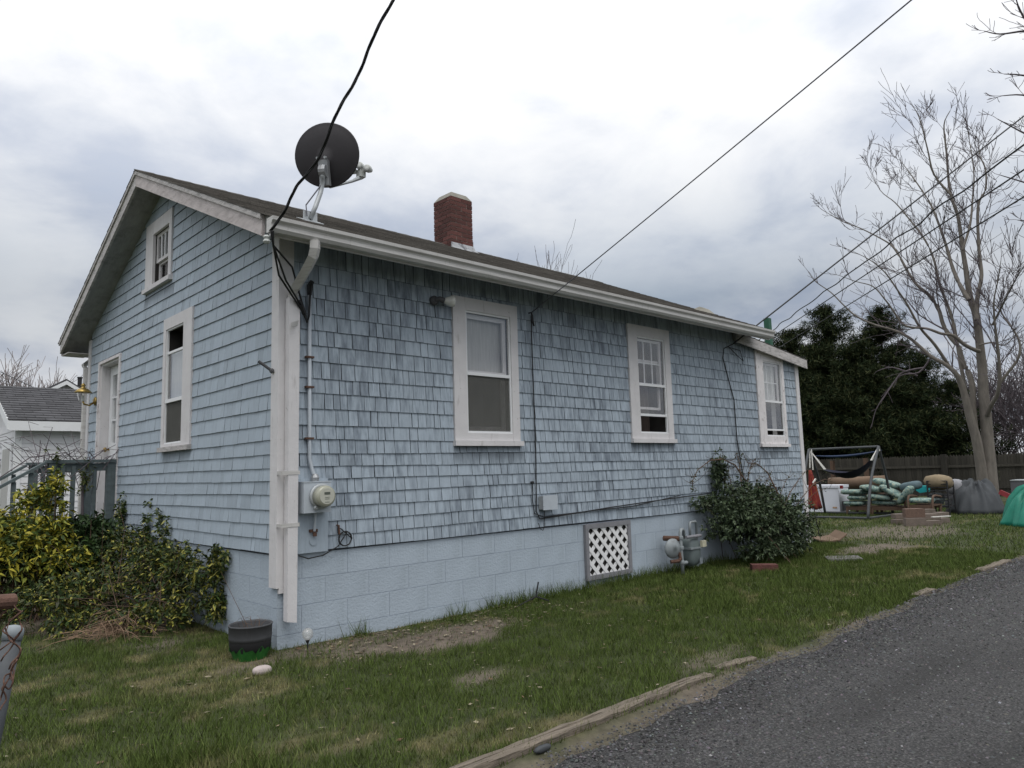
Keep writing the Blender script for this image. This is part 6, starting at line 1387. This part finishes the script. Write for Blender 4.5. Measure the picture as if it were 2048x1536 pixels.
# ------------------------------------------------------------------ stockade fence across the back
FX, FZ = 26.0, 1.42
t = thing('stockade_fence', 'dark weathered picket stockade fence across the back of the yard', 'fence', (FX, 3, 0))
mb = MB(); mb.tint = (1, 1, 1); mb.prism([(0, -0.043, -0.1), (0, 0.043, -0.1), (0, 0.043, FZ - 0.07), (0, 0.0, FZ), (0, -0.043, FZ - 0.07)], (0.03, 0, 0)); pk0 = mb.build('picket', 'fence_wood', t); pk0.location = (FX, -5.0, 0)
y = -4.9; k = 0
while y < 12.5 and k < 290:
    o = bpy.data.objects.new('picket', pk0.data); COL.objects.link(o); setparent(o, t); o.location = (FX + 0.012 * random.random(), y, 0.02 * (random.random() - 0.5)); o.rotation_euler = (0.012 * (random.random() - 0.5), 0, 0); y += 0.0905; k += 1
for y in np.arange(-5.0, 13.0, 2.4):
    mb = MB(); mb.box(FX + 0.03, FX + 0.13, y - 0.05, y + 0.05, -0.1, FZ - 0.02); mb.build('post', 'fence_wood', t)
for z in (0.3, 1.02):
    mb = MB(); mb.box(FX - 0.045, FX - 0.004, -5.0, 12.5, z - 0.04, z + 0.04); mb.build('rail', 'fence_wood', t)
mb = MB(); yy = at_x(1892, 950, FX)[1]; mb.box(FX - 0.14, FX - 0.05, yy - 0.09, yy + 0.09, -0.1, FZ + 0.03); mb.build('post', 'fence_wood', t)

# ------------------------------------------------------------------ back yard clutter
t = thing('hammock_stand', 'grey tubular hammock stand with A-shaped ends in the back yard', 'hammock stand', (15.1, 1.8, 0))
aR = at_y(1757, 893, 1.17); aL = at_y(1618, 899, 2.62); fr_ = [(14.28, 1.12), (16.02, 1.21)]; fl_ = [(14.2, 2.60), (15.84, 2.75)]
for ap, ft in ((aR, fr_), (aL, fl_)):
    for fx, fy in ft:
        mb = MB(); f0 = np.array([fx, fy, 0.03]); mid = (f0 + ap) / 2 + np.array([(fx - ap[0]) * 0.10, 0, 0.06]); mb.tube(smooth_path([f0, mid, ap], 5), 0.032, 8); mb.build('leg', 'metal_frame', t, True)
mb = MB(); mb.tube([aR, aL], 0.026, 8); mb.build('top_bar', 'metal_frame', t)
for k in (0, 1):
    mb = MB(); mb.tube([(*fr_[k], 0.04), (*fl_[k], 0.04)], 0.026, 6); mb.build('base_bar', 'metal_frame', t)
mb = MB(); mb.tube([(*fr_[0], 0.04), (16.3, 0.95, 0.04)], 0.026, 6); mb.build('base_bar', 'metal_frame', t)
t = thing('hammock', 'dark navy hammock hanging from white ropes on the stand', 'hammock', (15.1, 1.9, 0.9))
h0, h1 = at_y(1650, 939, 2.33), at_y(1743, 921, 1.32); h0[0] = h1[0] = 15.05; h0 = at_x(1650, 939, 15.05); h1 = at_x(1743, 921, 15.05)
V_ = []; nu, nv = 20, 7; low_ = at_x(1688, 957, 15.05)[2]
for i in range(nu + 1):
    s = i / nu; base_z = h0[2] + (h1[2] - h0[2]) * s; zl = base_z - (4 * s * (1 - s)) * (base_z - low_) ; wd = 0.16 + 0.42 * math.sin(math.pi * s)
    for j in range(nv + 1):
        q = j / nv * 2 - 1; V_.append((15.05 + q * wd * 0.75, h0[1] + (h1[1] - h0[1]) * s, zl + (q * q) * 0.14 * math.sin(math.pi * s)))
F_ = [(i * (nv + 1) + j, (i + 1) * (nv + 1) + j, (i + 1) * (nv + 1) + j + 1, i * (nv + 1) + j + 1) for i in range(nu) for j in range(nv)]
mb = MB(); mb._add(V_, F_); mb.build('bed', 'navy_cloth', t, True)
for a_, b_ in ((aL, h0), (aR, h1)):
    mb = MB()
    for q in (-0.05, 0, 0.05): mb.tube([a_, b_ + (q, 0, 0)], 0.012, 5)
    mb.build('rope', 'rope_white', t)
    mb = MB(); mb.lathe([(0.05, -0.02), (0.06, 0), (0.05, 0.02)], a_ - (0, 0, 0.06), 8, (0, 1, 0)); mb.build('knot', 'rope_white', t)
t = thing('hanging_chair', 'red striped cloth hammock chair hanging folded at the left end of the stand', 'hammock chair', at_y(1622, 1010, 2.55))
mb = MB(); pa = at_y(1620, 940, 2.55); mb.tube([aL + (0, -0.02, 0), pa + (0, 0, 0.05)], 0.012, 5); mb.tube([aL + (0, -0.06, 0), pa + (0.05, -0.05, 0)], 0.012, 5); mb.build('rope', 'rope_white', t)
mb = MB(); zt, zb_ = pa[2], at_y(1622, 1017, 2.55)[2]; V_ = []; n = 18; rows_ = 9
for i in range(rows_ + 1):
    s = i / rows_; R_ = 0.025 + 0.105 * s ** 0.9; z = zt + (zb_ - zt) * s
    for j in range(n):
        a_ = 2 * math.pi * j / n; q = 1 + 0.28 * math.sin(a_ * 5 + s * 1.5); V_.append((pa[0] + R_ * q * math.cos(a_), pa[1] - 0.05 * s + R_ * q * math.sin(a_) * 1.1, z + 0.03 * math.sin(a_ * 3) * s))
mb._add(V_, [(i * n + j, i * n + (j + 1) % n, (i + 1) * n + (j + 1) % n, (i + 1) * n + j) for i in range(rows_) for j in range(n)] + [tuple(range(n - 1, -1, -1)), tuple(rows_ * n + j for j in range(n))]); mb.build('cloth', 'red_cloth', t, True)
mb = MB(); mb.bar(at_y(1626, 966, 2.42), at_y(1631, 958, 2.42), 0.03); mb.build('spreader', 'rope_white', t)

fz0 = at_z(1632, 1026); fw0, fw1 = at_x(1634, 1026, 16.05), at_x(1688, 1028, 16.0)
ftop = at_x(1660, 972, 16.05)[2]
t = thing('chest_freezer', 'white chest freezer standing behind the hammock stand', 'freezer', (16.3, 2.75, 0))
mb = MB(); y1_, y0_ = at_x(1615, 1020, 16.05)[1], at_x(1680, 1020, 16.05)[1]; mb.box(16.05, 16.65, y0_, y1_, 0.03, ftop - 0.05); mb.build('cabinet', 'freezer_white', t)
mb = MB(); mb.box(16.03, 16.67, y0_ - 0.012, y1_ + 0.012, ftop - 0.045, ftop + 0.02); mb.build('lid', 'freezer_white', t)
mb = MB(); mb.box(16.2, 16.6, y0_ - 0.006, y0_ - 0.001, 0.06, 0.30); mb.build('grille', 'freezer_dark', t)
ys_ = at_x(1670, 1020, 16.04)[1]; mb = MB(); mb.box(16.043, 16.049, ys_ - 0.055, ys_ + 0.055, 0.13, 0.17); mb.build('sticker', 'sticker_orange', t)
mb = MB(); c = at_x(1682, 975, 15.98); mb.box(15.98, 16.04, c[1] - 0.03, c[1] + 0.03, c[2] - 0.03, c[2] + 0.05); tag(mb.build('red_tub', 'red_plastic'), 'small red tub on the corner of the freezer', 'tub')

mb = MB(); a_, b_ = at_x(1660, 966, 17.3), at_x(1772, 962, 17.3); mb.tube([a_, (a_ + b_) / 2 - (0, 0, 0.01), b_], [0.145, 0.15, 0.145], 16); tag(mb.build('carpet_roll', 'cardboard', smooth=True), 'long brown roll lying behind the freezer and cushions', 'roll')
t = thing('roll_trestle', 'dark trestle holding up the long brown roll', 'trestle', ((a_ + b_) / 2) * (1, 1, 0))
for p in (a_ + (b_ - a_) * 0.1, a_ + (b_ - a_) * 0.9):
    mb = MB(); mb.box(17.2, 17.4, p[1] - 0.04, p[1] + 0.04, -0.02, p[2] - 0.15); mb.build('leg', 'chair_wood', t)

def lounge(pxa, pxb, X_, seat_py, label, arm=True):
    ya, yb = at_x(pxa, 1020, X_)[1], at_x(pxb, 1020, X_)[1]; zs = at_x((pxa + pxb) / 2, seat_py, X_)[2]
    t = thing('garden_chair', label, 'chair', (X_ + 0.3, (ya + yb) / 2, 0), 'wooden garden chairs with cushions')
    mb = MB(); mb.box(X_, X_ + 0.045, yb, ya, zs - 0.09, zs); mb.build('front_rail', 'chair_wood', t)
    mb = MB(); mb.box(X_ + 0.6, X_ + 0.645, yb, ya, zs - 0.09, zs + 0.0); mb.build('back_rail', 'chair_wood', t)
    for y in (ya - 0.03, yb + 0.03):
        for x in (X_ + 0.02, X_ + 0.62):
            mb = MB(); mb.tube([(x, y, zs - 0.05), (x - 0.02, y, zs * 0.4), (x - 0.03, y, -0.02)], [0.035, 0.03, 0.026], 6); mb.build('leg', 'chair_wood', t)
    for q in range(6):
        y0 = yb + (ya - yb) * (q + 0.2) / 6; mb = MB(); mb.box(X_ + 0.05, X_ + 0.6, y0, y0 + (ya - yb) * 0.1, zs - 0.03, zs - 0.005); mb.build('slat', 'chair_wood', t)
    if arm:
        for y in (ya + 0.005, yb - 0.005):
            mb = MB(); mb.tube(smooth_path([(X_ + 0.0, y, 0.0), (X_ - 0.02, y, zs * 0.7), (X_ + 0.05, y, zs + 0.17), (X_ + 0.25, y, zs + 0.2), (X_ + 0.62, y, zs + 0.16)], 4), 0.026, 6); mb.build('arm', 'chair_wood', t, True)
    return zs
z1_ = lounge(1692, 1738, 15.9, 1013, 'leftmost wooden garden chair under the cushion pile', False)
z2_ = lounge(1742, 1811, 15.85, 1013, 'wide wooden garden chair in the middle of the cushion pile', True)
z3_ = lounge(1818, 1866, 15.6, 1010, 'wooden garden chair with one flat cushion right of the pile', True)
from mathutils import Euler
def cushion(px, py, X_, size, rot, label, mat='cushion', seed=1):
    c = at_x(px, py, X_); mb = MB(); mb.pillow(c, size, Euler(rot), 0.4, 22, 12, 0.03, seed); o = mb.build('cushion', mat, smooth=True); tag(o, label, 'cushion', 'floral seat cushions')
PI = math.pi
cushion(1713, 1006, 16.15, (0.55, 0.50, 0.115), (0, 0, 0.0), 'bottom cushion of the left stack', seed=1)
cushion(1718, 995, 16.15, (0.55, 0.48, 0.115), (0.02, 0, 0.1), 'middle cushion of the left stack', seed=2)
cushion(1710, 984, 16.15, (0.55, 0.56, 0.13), (0, 0.03, -0.1), 'top cushion of the left stack next to the freezer', seed=3)
cushion(1772, 1005, 16.15, (0.55, 0.62, 0.11), (0.03, 0, 0.05), 'bottom cushion of the middle pile', seed=4)
cushion(1761, 994, 16.05, (0.5, 0.55, 0.13), (0.10, 0, 0.1), 'blue-green cushion second from bottom in the middle pile', seed=5)
cushion(1747, 977, 16.1, (0.5, 0.55, 0.14), (0.16, 0, 0.0), 'pale cushion on top of the middle pile, tilted right', seed=6)
cushion(1774, 966, 16.25, (0.45, 0.60, 0.14), (0.28, 0, 0.1), 'topmost long cushion of the whole pile', seed=7)
cushion(1784, 983, 16.0, (0.45, 0.55, 0.13), (0.55, 0, 0.0), 'cushion leaning steeply down to the right in the pile', seed=8)
cushion(1812, 990, 15.9, (0.45, 0.50, 0.13), (-0.95, 0, 0.0), 'cushion standing on edge at the right end of the pile', seed=9)
cushion(1822, 972, 16.2, (0.45, 0.42, 0.20), (-0.2, 0, 0.0), 'plain blue cushion draped behind the pile', 'cushion_back', 10)
cushion(1842, 1001, 15.85, (0.5, 0.52, 0.12), (0, 0, 0.0), 'flat cushion alone on the right garden chair', seed=11)

t = thing('teal_tray', 'turquoise plastic tray behind the right garden chair', 'tray', at_x(1840, 978, 16.9))
mb = MB(); pr = [at_x(1828, 972, 16.9), at_x(1852, 972, 16.9), at_x(1852, 984, 16.9), at_x(1840, 986, 16.9), at_x(1832, 981, 16.9)]; mb.prism(pr, (0.3, 0, 0)); mb.build('tray', 'teal_plastic', t)
t = thing('metal_rack', 'black wire garden rack beside the fire pit', 'rack', at_x(1877, 1028, 16.4) * (1, 1, 0))
ya, yb = at_x(1857, 1000, 16.4)[1], at_x(1897, 1000, 16.4)[1]; zt = at_x(1877, 962, 16.4)[2]
for x in (16.4, 16.85):
    for y in (ya, yb):
        mb = MB(); mb.tube([(x, y, -0.02), (x, y, zt)], 0.018, 6); mb.build('upright', 'metal_black', t)
for z in np.linspace(0.18, zt, 9):
    mb = MB(); mb.tube([(16.4, ya, z), (16.4, yb, z)], 0.011, 5); mb.build('bar', 'metal_black', t)
for z in (0.2, 0.45):
    mb = MB(); mb.box(16.4, 16.85, yb, ya, z - 0.01, z + 0.01); mb.build('shelf', 'metal_black', t)
mb = MB(); c = at_x(1877, 964, 16.62); mb.pillow(c, (0.5, 0.60, 0.34), Euler((0.08, 0.05, 0.1)), 0.8, 18, 10, 0.15, 21); tag(mb.build('tan_cushion', 'tan_cloth', smooth=True), 'tan cushion lying on top of the black rack', 'cushion')
mb = MB(); c = at_x(1872, 997, 16.55); mb.pillow(c, (0.3, 0.35, 0.26), None, 0.5, 16, 10, 0.12, 22); tag(mb.build('green_bag', 'gas_dark', smooth=True), 'dark green bag on the middle shelf of the black rack', 'bag')

def heap(name, c, rx, ry, h, mat, label, cat, seed, folds=9, flat=1.7, amp=0.10, skirt=0.0):
    rg = np.random.default_rng(seed); nr, na = 18, 72; V_ = []; ph = rg.random(4) * 6.28
    for i in range(nr + 1):
        s = i / nr
        for j in range(na):
            a_ = 2 * math.pi * j / na; fold = (1 - 2 * abs(math.sin(a_ * folds * 0.5 + ph[0] + 0.8 * s))) * 0.7 + (1 - 2 * abs(math.sin(a_ * (folds + 4) * 0.5 + ph[1] - s))) * 0.5
            rr_ = s * (1 + amp * fold * s); z = h * (1 - s ** flat) * (1 + 0.30 * fold * s * (1 - s) * 2) + h * 0.75 * float(fbm(s * 2.2 * math.cos(a_) + 9, s * 2.2 * math.sin(a_) + 9, seed, 3) - 0.55) * (1 - s ** 2)
            V_.append((c[0] + rx * rr_ * math.cos(a_), c[1] + ry * rr_ * math.sin(a_), max(-0.02, z)))
    mb = MB(); mb._add(V_, [(i * na + j, (i + 1) * na + j, (i + 1) * na + (j + 1) % na, i * na + (j + 1) % na) for i in range(nr) for j in range(na)] + [tuple(nr * na + j for j in range(na - 1, -1, -1))]); return tag(mb.build(name, mat, smooth=True), label, cat)
c = (at_x(1955, 1000, 17.4) * (1, 1, 0)); heap('tarp_heap', c, 0.75, (at_x(1900, 1000, 17.4)[1] - at_x(2010, 1000, 17.4)[1]) / 2, at_x(1955, 966, 17.4)[2] * 1.03, 'grey_tarp', 'dark grey tarpaulin over a heap in front of the forked tree', 'tarp', 5, 7, 3.2, 0.09)
c = at_x(2068, 1020, 14.2); zt = at_x(2046, 988, 14.2)[2]
o = heap('green_tarp', (14.2, c[1], 0), 0.6, c[1] * 0 + (at_x(2004, 1040, 14.2)[1] - c[1]), zt * 1.25, 'green_tarp', 'bright green tarpaulin tied over a bundle at the right edge', 'tarp', 8, 9, 2.2, 0.16)
c = at_x(1910, 972, 17.3); mb = MB(); mb.pillow(c - (0, 0, 0.02), (0.35, 0.40, 0.36), None, 0.65, 18, 10, 0.12, 31); tag(mb.build('grey_bag', 'grey_bag', smooth=True), 'pale grey bag between the black rack and the grey tarpaulin', 'bag')
t = thing('bag_crate', 'dark crate under the pale grey bag', 'crate', c * (1, 1, 0))
zc_ = c[2] - 0.19
for q in range(4):
    mb = MB(); mb.box(c[0] - 0.18, c[0] + 0.18, c[1] - 0.2, c[1] + 0.2, q * zc_ / 4, (q + 0.82) * zc_ / 4); mb.build('slat', 'freezer_dark', t)
c = at_x(1938, 970, 18.0); mb = MB(); mb.pillow(c, (0.3, 0.32, 0.18), None, 0.6, 16, 8, 0.15, 32); tag(mb.build('red_bundle', 'red_cloth', smooth=True), 'red and straw coloured bundle behind the grey tarpaulin', 'bundle')
mb = MB(); mb.bar(at_x(2000, 984, 16.2), at_x(2042, 1003, 16.0), 0.10, 0.05, up=(1, 0, 0)); tag(mb.build('red_board', 'red_plastic'), 'red board leaning between the grey and the green tarpaulin', 'board')
t = thing('utility_trailer', 'dark low rack with a pale top edge at the right edge by the fence', 'rack', at_x(2045, 1000, 22.5) * (1, 1, 0))
ya, yb = at_x(2020, 960, 22.5)[1], at_x(2110, 960, 22.5)[1]; zt = at_x(2030, 960, 22.5)[2]
mb = MB(); mb.box(22.5, 23.3, yb, ya, zt - 0.35, zt - 0.03); mb.build('body', 'freezer_dark', t)
mb = MB(); mb.box(22.48, 23.32, yb, ya, zt - 0.028, zt); mb.build('top_edge', 'galv', t)
for y in (ya - 0.1, yb + 0.1):
    mb = MB(); mb.box(22.6, 22.7, y - 0.05, y + 0.05, -0.02, zt - 0.36); mb.build('leg', 'metal_black', t)
a_, b_ = at_x(1632, 917, 24.5), at_x(1765, 906, 24.5)
mb = MB(); V_ = []; n = 16
for i in range(n + 1):
    s = i / n; w = 0.10 * math.sin(math.pi * min(1, max(0.02, s * 0.97 + 0.02))) ** 0.5
    for q in range(8):
        an_ = 2 * math.pi * q / 8; V_.append((24.5 + w * 1.1 * math.cos(an_), a_[1] + (b_[1] - a_[1]) * s, a_[2] + (b_[2] - a_[2]) * s + w * 0.5 * math.sin(an_) + 0.10 * (2 * s - 1) ** 2))
mb._add(V_, [(i * 8 + j, i * 8 + (j + 1) % 8, (i + 1) * 8 + (j + 1) % 8, (i + 1) * 8 + j) for i in range(n) for j in range(8)]); mb.build('hull', 'blue_tarp', None, True)
o = bpy.data.objects['hull']; o.name = 'blue_boat'; tag(o, 'long dark blue boat-like hull raised above the fence behind the hammock', 'boat')
t = thing('boat_stand', 'posts holding up the blue hull by the fence', 'stand', (24.5, (a_[1] + b_[1]) / 2, 0))
for s in (0.25, 0.75):
    mb = MB(); p = a_ + (b_ - a_) * s; mb.box(24.4, 24.6, p[1] - 0.05, p[1] + 0.05, -0.02, p[2] - 0.13); mb.build('post', 'chair_wood', t)

# fire ring of loose blocks
fc = (at_z(1800, 1046) + at_z(1900, 1046)) / 2
ring = [((1805, 1046), 'left end'), ((1830, 1050), 'front left'), ((1868, 1048), 'front right'), ((1893, 1043), 'right end')]
def fblock(px, py, w, h, z0, rot, label, mat='block_tan'):
    c = at_z(px, py); mb = MB(); d = 0.2; P = []
    R_ = np.array([[math.cos(rot), -math.sin(rot)], [math.sin(rot), math.cos(rot)]])
    ux2 = np.array([_r[0], _r[1]]); uy2 = np.array([_f[0], _f[1]])
    for z in (z0, z0 + h):
        for a_, b_ in ((-w / 2, 0), (w / 2, 0), (w * 0.42, d), (-w * 0.42, d)):
            q = R_ @ (ux2 * a_ + uy2 * b_) + c[:2]; P.append((q[0], q[1], z))
    mb.hexa(P); tag(mb.build('wall_block', mat), label, 'block', 'blocks of the fire ring')
fblock(1805, 1048, 0.27, 0.10, -0.01, 0.2, 'lower block at the left end of the fire ring'); fblock(1805, 1047, 0.27, 0.09, 0.10, 0.1, 'upper block at the left end of the fire ring')
fblock(1833, 1052, 0.38, 0.16, -0.01, -0.1, 'lower front block of the fire ring'); fblock(1833, 1051, 0.38, 0.17, 0.155, -0.05, 'tall reddish front block standing highest on the fire ring', 'wood_brown')
fblock(1866, 1051, 0.36, 0.10, -0.01, 0.0, 'lower block right of the highest one on the fire ring'); fblock(1866, 1049, 0.36, 0.11, 0.095, 0.05, 'upper block right of the highest one on the fire ring')
fblock(1892, 1046, 0.26, 0.11, -0.01, 0.4, 'lower block at the right end of the fire ring'); fblock(1890, 1044, 0.28, 0.09, 0.105, 0.35, 'upper block at the right end of the fire ring')
fblock(1850, 1036, 0.5, 0.20, -0.01, 0.0, 'long block at the back of the fire ring')
mb = MB(); mb.bar(at_z(1864, 1034, 0.23), at_z(1900, 1032, 0.23), 0.05, 0.015); tag(mb.build('pale_plank', 'rope_white'), 'pale stick lying across the fire ring', 'plank')

# ------------------------------------------------------------------ broken chain-link fence at the left edge
t = thing('chain_link_fence', 'rusty end of a torn chain-link fence at the left edge', 'fence', at_d(10, 1440, 2.6) * (1, 1, 0))
ra = at_d(27, 1202, 2.6); rb = at_d(-260, 1222, 2.45)
mb = MB(); mb.tube([ra, rb], 0.021, 12); mb.build('top_rail', 'rust', t)
rgc = np.random.default_rng(6)
zig = [(30, 1208), (12, 1228), (4, 1262), (22, 1270), (40, 1240), (38, 1222)]
def wirepx(pts, dd=2.6, r=0.0022): 
    mb = MB(); mb.tube(smooth_path([at_d(a_, b_, dd + 0.02 * math.sin(a_ * 0.7)) for a_, b_ in pts], 4), r, 6, True); mb.build('wire', 'rust', t, True)
wirepx([(27, 1206), (5, 1228), (0, 1236)]); wirepx([(24, 1205), (33, 1218), (42, 1224), (34, 1232), (40, 1245), (44, 1258), (36, 1272), (28, 1284), (40, 1298), (36, 1312), (24, 1325), (18, 1338)])
wirepx([(45, 1222), (34, 1230), (24, 1240), (12, 1252), (6, 1262), (16, 1270), (28, 1282), (20, 1298), (8, 1312), (2, 1322)])
wirepx([(10, 1256), (18, 1276), (24, 1284), (36, 1292), (42, 1300), (36, 1318), (28, 1330), (22, 1345), (10, 1352), (8, 1368), (18, 1378), (26, 1362), (22, 1340), (30, 1322), (34, 1320), (26, 1332), (20, 1352), (26, 1360), (28, 1340)])
wirepx([(20, 1355), (10, 1368), (4, 1378), (10, 1388), (12, 1400), (4, 1412), (0, 1420)]); wirepx([(16, 1360), (8, 1375), (2, 1395), (-4, 1410)])
wirepx([(0, 1300), (16, 1288), (30, 1276), (42, 1262)])
wirepx([(13, 1260), (20, 1242), (30, 1232)], 2.58, 0.0014)
t = thing('leaning_post', 'leaning grey post with a pale rounded cap behind the torn chain-link', 'post', at_d(-30, 1640, 2.75))
pa, pb = at_d(26, 1268, 2.85), at_d(-18, 1470, 2.85); d_ = unit(pb - pa)
mb = MB(); mb.tube([pa, pb, pb + d_ * 0.35], [0.026, 0.029, 0.031], 16); mb.build('shaft', 'fence_galv', t, True)
mb = MB(); mb.lathe([(0.0285, 0.02), (0.029, -0.005), (0.027, -0.016), (0.018, -0.025), (0.0, -0.028)], pa, 16, tuple(d_)); mb.build('cap', 'post_cap', t, True)
